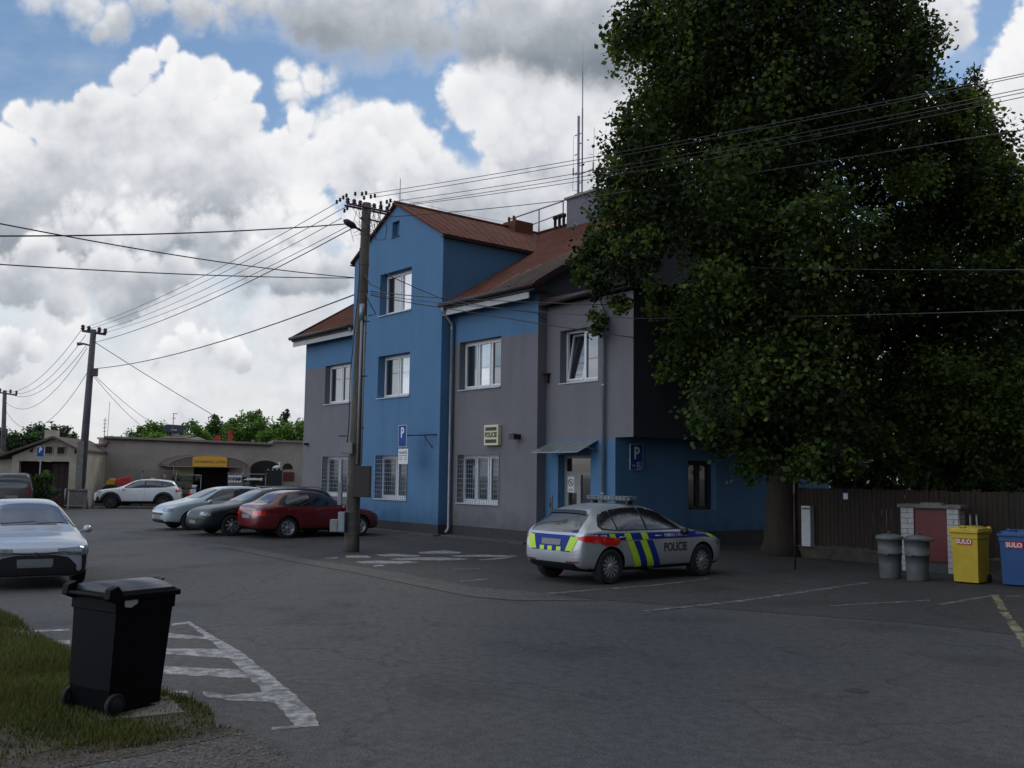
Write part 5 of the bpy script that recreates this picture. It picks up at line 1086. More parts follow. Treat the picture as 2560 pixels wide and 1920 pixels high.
# steel post
p = G(1988, 1424); r_ = thing('steel_post', 'thin rusty steel post with a pale tip standing before the fence', 'post', (p.x, p.y, 0)); zt = at(1985, 1207, p.y).z
b = MB(); b.tube([(0, 0, 0), (0, 0, zt-.25)], .020, 8); b.build('post', M['rooftrim'], r_); b = MB(); b.tube([(0, 0, zt-.25), (0, 0, zt)], .02, 8); b.build('tip', M['roofgrey'], r_)
# brick meter cabinet
CB = Frame(G(2256, 1428), BANG+.22); g = CB.o
BC = thing('brick_cabinet', 'white brick meter housing with a dark red metal door', 'cabinet', g, CB.ang)
x1_, _ = CB.p(2400, 1420); _, zt = CB.p(2256, 1262); d0, dzt = CB.p(2284, 1273); d1, _ = CB.p(2366, 1273); _, db = CB.p(2330, 1405)
b = MB(); b.box(0, d0, 0, .5, 0, zt-.05); b.box(d1, x1_, 0, .5, 0, zt-.05); b.box(d0, d1, 0, .5, dzt, zt-.05); b.box(d0, d1, .06, .5, 0, dzt); b.build('mortar', M['mortar'], BC)
for a0, a1 in ((0, d0), (d1, x1_)):
  b = MB(); row = 0; z = .02
  while z < zt-.1:
    if 1:
        x = a0-(.14 if row % 2 else 0)
        while x < a1:
            u0, u1 = max(x, a0)+.006, min(x+.28, a1)-.006
            if u1-u0 > .03: b.box(u0, u1, -.012, .0, z, min(z+.105, zt-.06))
            x += .28
    y = -(.14 if row % 2 else 0)+.0
    while y < .5:
        u0, u1 = max(y, 0)+.006, min(y+.28, .5)-.006
        xs_ = (x1_, x1_+.012) if a0 > 0 else (-.012, 0)
        if u1-u0 > .03: b.box(*xs_, u0, u1, z, min(z+.105, zt-.06))
        y += .28
    z += .115; row += 1
  b.build('brickwork', M['wbrick'], BC)
b = MB(); b.box(-.06, x1_+.06, -.06, .56, zt-.05, zt+.02); b.box(x1_*.35, x1_*.72, -.03, .3, zt+.021, zt+.06); b.build('cover_slab', M['concrete'], BC)
b = MB(); b.box(d0+.01, d1-.01, .02, .05, max(db, .25), dzt-.01); dd = b.build('door', M['reddoor'], BC); b = MB(); b.box(d0+.06, d0+.09, .0, .018, .7, .85); b.build('handle', M['ink'], dd)
# bins
def wheelie(name, label, loc, rz, w, d, h, mb, ml, group, logo=None, stick=False, tilt=0):
    """local: rear (handle side) at -x, front at +x, width along y"""
    r_ = thing(name, label, 'wheelie bin', loc, rz, group)
    hb = h*.91; b = MB(); zc = .05
    def ring(z, k, f): return [(-d*k*f[0], -w*k*.5, z), (d*k*f[1], -w*k*.5, z), (d*k*f[1], w*k*.5, z), (-d*k*f[0], w*k*.5, z)]
    rings = [ring(.03, .86, (.46, .45)), ring(.20, .875, (.52, .46)), ring(hb*.86, .94, (.5, .485)), ring(hb*.861, .97, (.51, .50)), ring(hb, .97, (.51, .50))]
    vs = [v for rg in rings for v in rg]; fs = [(3, 2, 1, 0)]
    for i in range(4): fs += [(i*4+k, i*4+(k+1) % 4, i*4+4+(k+1) % 4, i*4+4+k) for k in range(4)]
    fs.append((16, 17, 18, 19)); b.add(vs, fs); body = b.build('body', mb, r_, bevel=.022)
    b = MB(); x0, x1 = -d*.53, d*.55; b.box(x0, x1, -w*.52, w*.52, hb-.035, hb+.012); b.build('rim', mb, body, bevel=.01)
    b = MB(); n = 8; ww = w*.5; L0, L1 = -d*.50, d*.53
    for i in range(n):
        y0, y1 = -ww+2*ww*i/n, -ww+2*ww*(i+1)/n; zf = lambda y: h-.005-.05*(y/ww)**2
        b.add([(L0, y0, zf(y0)), (L1*.8, y0, zf(y0)), (L1, y0, zf(y0)-.04), (L0, y1, zf(y1)), (L1*.8, y1, zf(y1)), (L1, y1, zf(y1)-.04), (L1, y0, hb+.014), (L1, y1, hb+.014), (L0, y0, hb+.014), (L0, y1, hb+.014)], [(0, 1, 4, 3), (1, 2, 5, 4), (2, 6, 7, 5), (0, 3, 9, 8)], 0, True)
    for s in (-1, 1):
        y = s*ww; zf = h-.055; b.add([(L0, y, zf), (L1*.8, y, zf), (L1, y, zf-.04), (L1, y, hb+.014), (L0, y, hb+.014)], [(0, 1, 2, 3, 4)])
    lid = b.build('lid', ml, r_)
    b = MB(); b.tube([(L1*.97, -w*.1, h-.03), (L1*1.04, -w*.1, h-.01), (L1*1.04, w*.1, h-.01), (L1*.97, w*.1, h-.03)], .014, 6); b.build('lid_handle', ml, lid)
    b = MB(); b.tube([(-d*.60, -w*.44, hb+.0), (-d*.60, w*.44, hb+.0)], .017, 8)
    for s in (-1, 1): b.prism([(-d*.64, hb-.02), (-d*.62, hb+.06), (-d*.5, hb+.085), (-d*.42, hb+.03), (-d*.48, hb-.06)], 'y', s*w*.46-.035, s*w*.46+.035)
    b.build('handle', mb, r_, bevel=.012)
    for s in (-1, 1):
        b = MB(); rr = .09; b.lathe([(.0, -.02), (.055, -.025), (.06, -.01), (rr-.01, -.025), (rr, -.012), (rr, .012), (rr-.01, .025), (.06, .01), (0, .02)], 24, 'y', (-d*.38, s*(w*.5-.015), rr)); b.build('wheel', M['rubber'], r_)
    b = MB(); b.tube([(-d*.38, -w*.5, .09), (-d*.38, w*.5, .09)], .012, 6); b.build('axle', M['steel'], r_)
    if stick:
        b = MB(); y = -w*.487; b.add([(-d*.36, y-.004, hb-.09), (-d*.26, y-.004, hb-.10), (-d*.16, y-.004, hb-.07), (-d*.16, y-.004, hb-.038), (-d*.37, y-.004, hb-.038)], [(0, 1, 2, 3, 4)]); b.build('sticker', M['whitewall'], body)
    if logo:
        xf = d*.50+.004; b = MB(); zc = hb*.80; sl = .008
        b.add([(d*.486*.94+.014, -w*.27, zc-.055), (d*.486*.94+.014, w*.27, zc-.055), (d*.487*.94+.018, w*.27, zc+.055), (d*.487*.94+.018, -w*.27, zc+.055)], [(0, 1, 2, 3)]); lg = b.build('logo_plate', M['red'], body)
        text_obj('lettering', logo, .118, M['signwhite'], lg, (d*.486*.94+.022, 0, zc-.002), (0, 1, 0), (.04, 0, 1), 1.0, .003)
    if tilt: r_.rotation_euler = (0, tilt, rz) if not isinstance(tilt, tuple) else (tilt[0], tilt[1], rz)
    return r_
gB = 'black wheelie bins on the grass bank'
pB = G(352, 1793); 
pB = G(296, 1796); wheelie('wheelie_bin', 'black wheelie bin with a white sticker, standing alone on the grass bank', (pB.x-.13, pB.y+.27, .03), R(62), .55, .63, 1.05, M['binblack'], M['lid'], None, stick=True, tilt=(R(1.5), R(1)))
b = MB(); sl_ = gp([(255, 1810), (400, 1798), (430, 1783), (440, 1795), (405, 1806), (330, 1818)]); c0 = (pB.x+.05, pB.y+.02)
rot = Matrix.Rotation(R(30), 4, 'Z'); b.box(-.36, .46, -.34, .30, .0, .03, 0, rot, (pB.x-.08, pB.y+.20, 0)); tag(b.build('concrete_slab', M['concrete'], bevel=.01), 'worn concrete slab in the grass under the black bin', 'slab')
gC = 'coloured recycling bins at the right edge'
pY = G(2434, 1462); pN = G(2532, 1466)
wheelie('wheelie_bin', 'yellow wheelie bin next to the blue one at the right edge', (pY.x+.12, pY.y+.35, 0), R(-136), .54, .64, 1.12, M['binyel'], M['binyel'], gC, logo='SULO')
wheelie('wheelie_bin', 'blue wheelie bin cut by the right edge of the photo', (pN.x+.22, pN.y+.15, 0), R(-132), .56, .66, 1.08, M['binblue'], M['binblue'], gC, logo='SULO')
gD = 'round galvanised dustbins in front of the brick cabinet'
def dustbin(label, px, py, tilt=0):
    g = G(px, py); r_ = thing('dustbin', label, 'dustbin', (g.x, g.y+.22, 0), random.random(), gD)
    b = MB(); b.lathe([(0, .0), (.20, .0), (.205, .03), (.215, .3), (.228, .5), (.236, .5), (.236, .53), (.228, .53), (.24, .8), (.25, .8), (.25, .84)], 36)
    b.build('body', M['galv'], r_); b = MB(); b.lathe([(.268, .80), (.27, .85), (.24, .87), (.10, .90), (0, .905)], 36); ld = b.build('lid', M['galv'], r_)
    b = MB(); b.tube([(-.08, 0, .89), (-.07, 0, .94), (.07, 0, .94), (.08, 0, .89)], .012, 6); b.build('lid_handle', M['galv'], ld)
    for s in (-1, 1): b = MB(); b.tube([(s*.235, -.06, .52), (s*.28, -.06, .5), (s*.28, .06, .5), (s*.235, .06, .52)], .01, 6); b.build('handle', M['galv'], r_)
    if tilt: ld.rotation_euler = (R(2), R(4), 0)
dustbin('left, greener one of the two round galvanised dustbins', 2237, 1449); dustbin('right, brighter one of the two round galvanised dustbins', 2306, 1455, 1)
for i, x in enumerate((2425, 2441)):
    q = at(x, 1284, 21.5); r_ = thing('marker_post', ('left', 'right')[i]+' one of two thin white posts behind the yellow bin', 'post', (q.x, q.y, 0), 0, 'white posts behind the yellow bin'); b = MB(); b.tube([(0, 0, 0), (0, 0, q.z-.05)], .02, 6); b.build('post', M['whitewall'], r_); b = MB(); b.lathe([(.0, q.z), (.024, q.z-.02), (.024, q.z-.05), (0, q.z-.05)], 8); b.build('cap', M['roofgrey'], r_)

# ------------------------------------------------------------------ cars
def interp(c, s):
    if s <= c[0][0]: return c[0][1]
    for (a, b_) in zip(c[:-1], c[1:]):
        if s <= b_[0]: return a[1]+(b_[1]-a[1])*(s-a[0])/(b_[0]-a[0])
    return c[-1][1]
class Car:
    def __init__(s, name, label, S, paintm, loc, ang, low=None, rimm=None, cladz=.30, group=None, cat='car', spokes=10):
        s.S = S; s.root = thing(name, label, cat, (loc[0], loc[1], 0), ang, group); s.X0 = S['fo']+S['wb']/2; s.paint = paintm
        st = sorted(S['st']); prof = []
        for q in st:
            zt, zb, w, zs, wr = (interp(S[k], q) for k in ('top', 'bot', 'w', 'belt', 'wr'))
            zs = min(zs, zt-.02); ze = zt-(zt-zs)*.10-.012
            p5 = (w*.955, zs); p7 = (min(wr, w*.9), ze)
            g = max(0, zt-zs)
            ring = [(0, zb), (w*.8, zb), (w*.965, zb+.07), (w*1.0, zb+.42*(zs-zb)), (w*.995, zb+.72*(zs-zb)), (w*.985, zs-.07*(zs-zb)), p5,
                    (p5[0]+(p7[0]-p5[0])*.45+.02*min(1, g*3), p5[1]+(p7[1]-p5[1])*.5), (p7[0]+.012, ze-.02*min(1, g*3)), (p7[0]*.86, zt-.012), (p7[0]*.45, zt-.002), (0, zt)]
            prof.append(ring)
        n = len(prof[0]); vs = []; fs = []; full = 2*n-2
        for q, ring in zip(st, prof):
            x = s.X0-q; vs += [(x, y, z) for y, z in ring]+[(x, -y, z) for y, z in reversed(ring[1:-1])]
        for i in range(len(st)-1):
            for k in range(full):
                k2 = (k+1) % full; fs.append((i*full+k, i*full+k2, (i+1)*full+k2, (i+1)*full+k))
        fs.append(tuple(reversed(range(full)))); fs.append(tuple(range((len(st)-1)*full, len(st)*full)))
        b = MB(); b.add(vs, fs, 0, True); o = b.build('tmp', [paintm, M['black']])
        md = o.modifiers.new('s', 'SUBSURF'); md.levels = 2; md.render_levels = 2
        cut = MB(); rw = S['rt']+S.get('arch', .055)
        for X in (S['wb']/2, -S['wb']/2):
            for sg in (1, -1):
                y0, y1 = sorted((sg*S['W']*.5*.62, sg*S['W']*.8)); pr = [(0, y0), (rw, y0), (rw, y1), (0, y1)]
                vs2 = []; m_ = 40
                for h in (y0, y1): vs2 += [(X+rw*math.cos(2*PI*k/m_), h, S['rt']+rw*math.sin(2*PI*k/m_)) for k in range(m_)]
                cut.add(vs2, [tuple(range(m_)), tuple(reversed(range(m_, 2*m_)))]+[((k+1) % m_, k, m_+k, m_+(k+1) % m_) for k in range(m_)], 0)
        co = cut.build('cut', [M['black']])
        bo = o.modifiers.new('b', 'BOOLEAN'); bo.operation = 'DIFFERENCE'; bo.object = co; bo.solver = 'EXACT'; bo.material_mode = 'TRANSFER'
        dg = bpy.context.evaluated_depsgraph_get(); dg.update(); me = bpy.data.meshes.new_from_object(o.evaluated_get(dg))
        bpy.data.objects.remove(o); bpy.data.objects.remove(co)
        bi = [i for i, m in enumerate(me.materials) if m == M['black']]
        if not bi: me.materials.append(M['black']); bi = [len(me.materials)-1]
        for p in me.polygons:
            if p.center.z < cladz: p.material_index = bi[0]
            p.use_smooth = p.material_index != bi[0] or p.center.z < cladz+.001
        me.name = 'body'; s.body = bpy.data.objects.new('body', me); COL.objects.link(s.body); s.body.parent = s.root
        md = s.body.modifiers.new('e', 'EDGE_SPLIT'); md.split_angle = R(38)
        s.bvh = BVHTree.FromPolygons([v.co.copy() for v in me.vertices], [tuple(p.vertices) for p in me.polygons])
        # wheels
        rt = S['rt']; rr = rt*.69; tw = .205
        for X in (S['wb']/2, -S['wb']/2):
            for sg in (1, -1):
                yc = sg*(S['W']/2-.12); f = lambda h: yc+sg*h
                b = MB(); b.lathe([(rr*.9, f(-.1)), (rr, f(-.10)), (rt-.02, f(-.105)), (rt, f(-.08)), (rt, f(.075)), (rt-.012, f(.098)), (rt-.04, f(.108)), (rr+.02, f(.10)), (rr, f(.088)), (rr*.9, f(.06))], 40, 'y', (X, 0, rt)); wo = b.build('wheel', M['rubber'], s.root)
                b = MB(); b.lathe([(0, f(.03)), (rr, f(.03)), (rr, f(.092)), (rr-.015, f(.097)), (rr-.028, f(.07))], 40, 'y', (X, 0, rt), 1); 
                for k in range(spokes):
                    a = 2*PI*k/spokes; ca, sa = math.cos(a), math.sin(a)
                    def q(r_, t, h): return (X+ca*r_-sa*t, f(h), rt+sa*r_+ca*t)
                    w0, w1 = (.014, .024) if spokes > 8 else (.024, .036)
                    b.add([q(.04, -w0, .085), q(.04, w0, .085), q(rr-.02, w1, .075), q(rr-.02, -w1, .075), q(.04, -w0, .05), q(.04, w0, .05), q(rr-.02, w1, .05), q(rr-.02, -w1, .05)], [(0, 1, 2, 3), (0, 4, 5, 1), (1, 5, 6, 2), (3, 7, 4, 0), (2, 6, 7, 3)], 0)
                b.lathe([(.058, f(.06)), (.058, f(.085)), (.04, f(.095)), (0, f(.097))], 20, 'y', (X, 0, rt), 0); b.build('rim', [rimm or M['rim'], M['rimdark'] if rimm is None else rimm], wo)
                # fix lathe axis orientation is handled by recalc
    def decal(s, name, poly, o, ex, ey, d, m, off=.004, step=.05, parent=None, mesh=None, drop=.22, thick=False):
        o = Vector(o); ex = Vector(ex); ey = Vector(ey); d = Vector(d).normalized()
        bm = bmesh.new()
        if mesh:
            vv = [bm.verts.new((p[0], p[1], 0)) for p in mesh[0]]
            for f in mesh[1]:
                try: bm.faces.new([vv[i] for i in f])
                except ValueError: pass
        else: bm.faces.new([bm.verts.new((p[0], p[1], 0)) for p in poly])
        xs = [v.co.x for v in bm.verts]; ys = [v.co.y for v in bm.verts]
        for ax, lo, hi in ((0, min(xs), max(xs)), (1, min(ys), max(ys))):
            k = int((hi-lo)/step)
            for i in range(1, k+1):
                c = lo+(hi-lo)*i/(k+1); n = (1, 0, 0) if ax == 0 else (0, 1, 0)
                bmesh.ops.bisect_plane(bm, geom=bm.verts[:]+bm.edges[:]+bm.faces[:], plane_co=(c, 0, 0) if ax == 0 else (0, c, 0), plane_no=n)
        dead = []; ds = {}
        for v in bm.verts:
            p = o+ex*v.co.x+ey*v.co.y; h = s.bvh.ray_cast(p-d*3, d)
            if h[0] is None:
                h = s.bvh.find_nearest(p); nn = h[1]
                if nn is None or (h[0]-p).length > 1.5: dead.append(v); continue
            nn = h[1]; 
            if nn.dot(d) > 0: nn = -nn
            ds[v] = (h[0]-p).dot(d); v.co = h[0]+nn*off
        if ds and drop:
            md = sorted(ds.values())[len(ds)//3]; dead += [v for v, t in ds.items() if t > md+drop]
        if dead: bmesh.ops.delete(bm, geom=list(set(dead)), context='VERTS')
        bm.normal_update(); 
        avg = sum((f.normal*f.calc_area() for f in bm.faces), Vector())
        if avg.dot(d) > 0: bmesh.ops.reverse_faces(bm, faces=bm.faces)
        me = bpy.data.meshes.new(name); bm.to_mesh(me); bm.free(); me.materials.append(m)
        for p in me.polygons: p.use_smooth = True
        ob = bpy.data.objects.new(name, me); COL.objects.link(ob); ob.parent = parent or s.root; return ob
    def side(s, name, poly, m, sg, **k):     # poly in (s from front, z)
        return s.decal(name, [(s.X0-a, z) for a, z in poly] if poly else None, (0, 0, 0), (1, 0, 0), (0, 0, 1), (0, -sg, 0), m, **k)
    def front(s, name, poly, m, **k): return s.decal(name, poly, (s.X0, 0, 0), (0, 1, 0), (0, 0, 1), (-1, 0, 0), m, **k)      # (y,z)
    def rear(s, name, poly, m, **k): return s.decal(name, poly, (s.X0-s.S['L'], 0, 0), (0, 1, 0), (0, 0, 1), (1, 0, 0), m, **k)
    def topd(s, name, poly, m, **k): return s.decal(name, [(s.X0-a, y) for a, y in poly], (0, 0, 0), (1, 0, 0), (0, 1, 0), (0, 0, -1), m, **k)
    def mirror(s, q, z, sg, m):
        w = interp(s.S['w'], q)*.96; x = s.X0-q; b = MB(); b.tube([(x, sg*(w-.08), z-.04), (x, sg*(w+.06), z)], .02, 6)
        b.tube([(x+.09, sg*(w+.12), z+.03), (x+.05, sg*(w+.12), z+.03), (x-.02, sg*(w+.12), z+.03), (x-.05, sg*(w+.12), z+.03)], [.03, .075, .08, .07], 10); o = b.build('mirror', m, s.root); o.scale = (1, 1, .9); return o
    def line(s, pts, sg, name='panel_gap', w=.006):
        poly = []
        P = [Vector((a, z)) for a, z in pts]
        for i, p in enumerate(P):
            t = (P[min(i+1, len(P)-1)]-P[max(i-1, 0)]).normalized(); nrm = Vector((-t.y, t.x))*w/2; poly.append((p+nrm, p-nrm))
        return s.side(name, [tuple(a) for a, _ in poly]+[tuple(c) for _, c in reversed(poly)], M['ink'], sg, off=.003, step=.08)
def std_stations(L, extra=()): return sorted({0, .05, .16, .4, .75, L-.75, L-.4, L-.18, L-.06, L, *extra})
HATCH = dict(L=4.36, W=1.79, H=1.47, wb=2.65, fo=.87, rt=.325,
    top=[(0, .60), (.05, .70), (.16, .78), (.4, .86), (.75, .92), (1.15, .985), (1.3, 1.03), (2.0, 1.39), (2.35, 1.455), (2.8, 1.485), (3.3, 1.45), (3.6, 1.395), (3.78, 1.34), (4.05, 1.16), (4.22, 1.02), (4.32, .92), (4.36, .60)],
    bot=[(0, .34), (.05, .25), (.3, .19), (3.8, .2), (4.2, .27), (4.3, .32), (4.36, .40)],
    w=[(0, .50), (.05, .66), (.16, .78), (.4, .865), (.75, .89), (3.5, .893), (3.9, .88), (4.18, .82), (4.3, .76), (4.36, .66)],
    belt=[(0, .58), (.16, .72), (.4, .80), (1.2, .92), (2.2, .95), (3.3, .985), (3.9, 1.0), (4.2, .98), (4.36, .59)],
    wr=[(0, .45), (.16, .62), (.75, .72), (1.15, .74), (1.35, .69), (2.0, .59), (2.4, .57), (3.4, .55), (3.95, .53), (4.15, .60), (4.3, .62), (4.36, .5)])
for k_ in ('top', 'bot', 'w', 'belt', 'wr'): HATCH[k_] = [(a-.10*max(0, (a-3.6)/.76) if a > 3.6 else a, c) for a, c in HATCH[k_]]
HATCH['L'] = 4.26
HATCH['st'] = [0, .05, .16, .4, .75, 1.15, 1.32, 1.65, 2.0, 2.35, 2.8, 3.3, 3.6, 3.76, 3.86, 4.0, 4.12, 4.2, 4.26]

def place(rear_wheel, ang, S, side):     # world point of a rear/front wheel contact -> root location
    return
def wheel_loc(px, which, side, ang, S, Y=None):
    g = G(*px); x = {'r': -S['wb']/2, 'f': S['wb']/2}[which]; y = side*(S['W']/2-.06); c, s_ = math.cos(ang), math.sin(ang)
    return (g.x-(x*c-y*s_), g.y-(x*s_+y*c))
HB = math.atan2(-math.sin(ANG), math.cos(ANG))      # heading straight at the facade
# police car
angP = HB+R(1.0)
loc = wheel_loc((1524, 1461), 'r', -1, angP, HATCH)
PC = Car('police_car', 'silver police hatchback with yellow and blue stripes and a roof light bar', HATCH, M['silver'], loc, angP, spokes=13, cat='police car')
WIN = [[(1.55, .985), (1.98, 1.28), (2.25, 1.375), (2.50, 1.395), (2.50, .985)], [(2.56, .985), (2.56, 1.395), (2.9, 1.395), (3.32, 1.355), (3.32, .995)], [(3.36, .995), (3.36, 1.345), (3.52, 1.30), (3.66, 1.20), (3.74, 1.08), (3.70, 1.03)]]
for sg in (-1, 1):
    PC.side('window_surround', [(1.45, .965), (1.93, 1.29), (2.22, 1.40), (2.6, 1.42), (3.0, 1.415), (3.4, 1.365), (3.56, 1.32), (3.70, 1.20), (3.79, 1.07), (3.73, 1.0), (3.3, .972)], M['black'], sg, off=.003)
    for w in WIN: PC.side('side_window', w, M['carglass'], sg, off=.007)
    PC.side('side_stripe', [(.35, .76), (.9, .80), (3.92, .80), (3.95, .94), (.9, .915), (.42, .83)], M['polblue'], sg, off=.004, drop=.1)
    for (a, c) in ((2.96, 3.13), (2.50, 2.67), (3.38, 3.53)):
        PC.side('yellow_block', [(a, .803), (c, .803), (c+.055, .928), (a+.055, .928)], M['hivis'], sg, off=.007)
    PC.side('yellow_block', [(.42, .775), (.62, .785), (.72, .87), (.52, .85)], M['hivis'], sg, off=.007)
    for (a, m_) in ((2.93, 'hivis'), (2.75, 'polblue'), (2.57, 'hivis'), (2.39, 'polblue')):
        PC.side('diagonal_stripe', [(a, .785), (a+.175, .785), (a-.11, .245), (a-.285, .245)], M[m_], sg, off=.0045, drop=.1)
    fl = -1 if sg < 0 else 1
    def sidetext(name, body, size, s0, z, m, sx=1, bold=.002, parent=None):
        vs, fs = text_mesh(body, size, sx, bold); xx_ = PC.X0-s0
        PC.decal(name, None, (xx_, 0, z), (1 if sg < 0 else -1, 0, 0), (0, 0, 1), (0, -sg, 0), m, off=.0075, step=.09, mesh=(vs, fs))
    sidetext('lettering', 'POLICIE', .235, 1.72, .625, M['ink'], .84, .003)
    sidetext('lettering', 'POMÁHAT A CHRÁNIT', .085, 1.70, .862, M['signwhite'], .78)
    sidetext('lettering', '158', .12, 3.73, .868, M['signwhite'], 1.0, .004)
    PC.decal('telephone_symbol', [(.06*math.cos(2*PI*k/16), .05*math.sin(2*PI*k/16)) for k in range(16)], (PC.X0-3.92+.02, 0, .868), (1, 0, 0), (0, 0, 1), (0, -sg, 0), M['signwhite'], off=.0075)
    for a in (2.22, 3.22): b = MB(); x = PC.X0-a; b.tube([(x-.09, sg*.875, .86), (x-.05, sg*.905, .862), (x+.06, sg*.905, .862), (x+.10, sg*.875, .86)], .013, 6); b.build('door_handle', M['silver'], PC.root)
    PC.line([(2.53, .98), (2.53, .6), (2.50, .28)], sg); PC.line([(1.30, .92), (1.22, .6), (1.25, .28)], sg); PC.line([(3.42, .99), (3.40, .78), (3.22, .62)], sg); PC.line([(3.18, .35), (2.9, .285), (1.28, .275)], sg)
    PC.mirror(1.55, 1.0, sg, M['black'])
    PC.decal('taillight', [(.50, .87), (.64, .90), (.84, .90), (1.08, .84), (1.12, .80), (1.04, .67), (.94, .71), (.86, .77), (.68, .79), (.52, .83)] if sg < 0 else [(-.38, .86), (-.60, .90), (-.80, .90), (-1.02, .83), (-1.10, .74), (-.94, .765), (-.82, .80), (-.66, .80), (-.40, .83)],
             (PC.X0-4.26+.3, 0, 0), (.35, -.93, 0), (0, 0, 1), (1, .5, 0) if sg < 0 else (1, -.5, 0), M['lamp_red'], off=.009, drop=None) if sg < 0 else PC.decal('taillight', [(.50, .87), (.64, .90), (.84, .90), (1.08, .84), (1.12, .80), (1.04, .67), (.94, .71), (.86, .77), (.68, .79), (.52, .83)], (PC.X0-4.26+.3, 0, 0), (.35, .93, 0), (0, 0, 1), (1, -.5, 0), M['lamp_red'], off=.009, drop=None)
    PC.rear('reflector', [(sg*.42, .40), (sg*.70, .41), (sg*.72, .435), (sg*.42, .43)], M['reddoor'], off=.006)
    PC.decal('headlight', [(-.25, .72), (.25, .74), (.22, .66), (-.2, .62)], (PC.X0-.2, sg*.7, 0), (.6, -.8*sg, 0), (0, 0, 1), (-.8, -.6*sg, 0), M['lamp_clear'], off=.008, drop=None)
PC.rear('rear_window', [(-.64, .95), (.64, .95), (.62, 1.06), (.53, 1.27), (.42, 1.325), (-.42, 1.325), (-.53, 1.27), (-.62, 1.06)], M['carglass'], off=.006, drop=None, step=.035)
PC.rear('rear_stripe', [(-.52, .60), (.52, .60), (.60, .90), (-.60, .90)], M['polblue'], off=.004)
for sg in (-1, 1): PC.rear('yellow_block', [(sg*.40, .62), (sg*.58, .62), (sg*.70, .88), (sg*.50, .88)], M['hivis'], off=.007)
for a in (-.22, .02, .24): PC.rear('yellow_block', [(a-.06, .605), (a+.06, .605), (a+.06, .685), (a-.06, .685)], M['hivis'], off=.007)
PC.rear('licence_plate', [(-.26, .71), (.26, .71), (.26, .82), (-.26, .82)], M['plate'], off=.012)
PC.rear('rear_bumper', [(-.72, .24), (.72, .24), (.62, .40), (-.62, .40)], M['black'], off=.007)
PC.decal('roof_spoiler', [(-.5, -.03), (.5, -.03), (.45, .06), (-.45, .06)], (PC.X0-3.80, 0, 1.36), (0, 1, 0), (1, 0, .15), (0, 0, -1), M['black'], off=.02)
PC.topd('windscreen', [(1.38, .62), (1.95, .50), (2.0, .3), (2.02, 0), (2.0, -.3), (1.95, -.50), (1.38, -.62), (1.28, -.3), (1.26, 0), (1.28, .3)], M['carglass'], off=.006, step=.06)
PC.front('grille', [(-.36, .50), (.36, .50), (.40, .68), (-.40, .68)], M['black'], off=.006); PC.front('licence_plate', [(-.26, .38), (.26, .38), (.26, .49), (-.26, .49)], M['plate'], off=.01)
LBz = 1.475; b = MB(); x = PC.X0-2.62; b.box(x-.11, x+.11, -.56, .56, LBz+.04, LBz+.055); b.box(x-.06, x+.06, -.5, -.44, LBz-.02, LBz+.04); b.box(x-.06, x+.06, .44, .5, LBz-.02, LBz+.04); lb = b.build('light_bar', M['black'], PC.root)
b = MB(); n = 12
for i in range(n): y0 = -.60+1.2*i/n; sx = .02*(abs(i-5.5)/5.5)**3; b.box(x-.13+sx, x+.13-sx, y0+.004, y0+1.2/n-.004, LBz+.056, LBz+.125)
b.build('light_module', M['lamp_clear'], lb, bevel=.012); b = MB(); b.box(x-.12, x+.12, -.18, .14, LBz+.075, LBz+.10); b.box(x-.134, x+.134, -.58, .58, LBz+.126, LBz+.134); b.build('bar_cover', M['steel'], lb)

# generic cars
def sedan(**k):
    d = dict(L=4.55, W=1.77, H=1.45, wb=2.6, fo=.9, rt=.315,
        top=[(0, .58), (.05, .68), (.16, .76), (.4, .84), (.75, .90), (1.15, .96), (1.32, 1.01), (2.05, 1.37), (2.4, 1.43), (2.9, 1.44), (3.35, 1.40), (3.85, 1.13), (4.0, 1.06), (4.35, 1.02), (4.47, .97), (4.52, .85), (4.55, .6)],
        bot=[(0, .33), (.05, .24), (.3, .19), (4.0, .2), (4.4, .27), (4.55, .38)],
        w=[(0, .50), (.05, .66), (.16, .77), (.4, .85), (.75, .88), (3.7, .88), (4.2, .83), (4.4, .79), (4.5, .72), (4.55, .6)],
        belt=[(0, .56), (.16, .70), (.4, .78), (1.2, .90), (2.2, .93), (3.3, .96), (4.2, .96), (4.45, .90), (4.55, .58)],
        wr=[(0, .45), (.16, .60), (.75, .70), (1.15, .74), (1.35, .69), (2.05, .58), (3.3, .55), (3.9, .60), (4.1, .66), (4.4, .62), (4.55, .45)])
    d['st'] = [0, .05, .16, .4, .75, 1.15, 1.34, 1.7, 2.05, 2.4, 2.9, 3.35, 3.6, 3.85, 4.05, 4.3, 4.45, 4.51, 4.55]
    d.update(k); return d
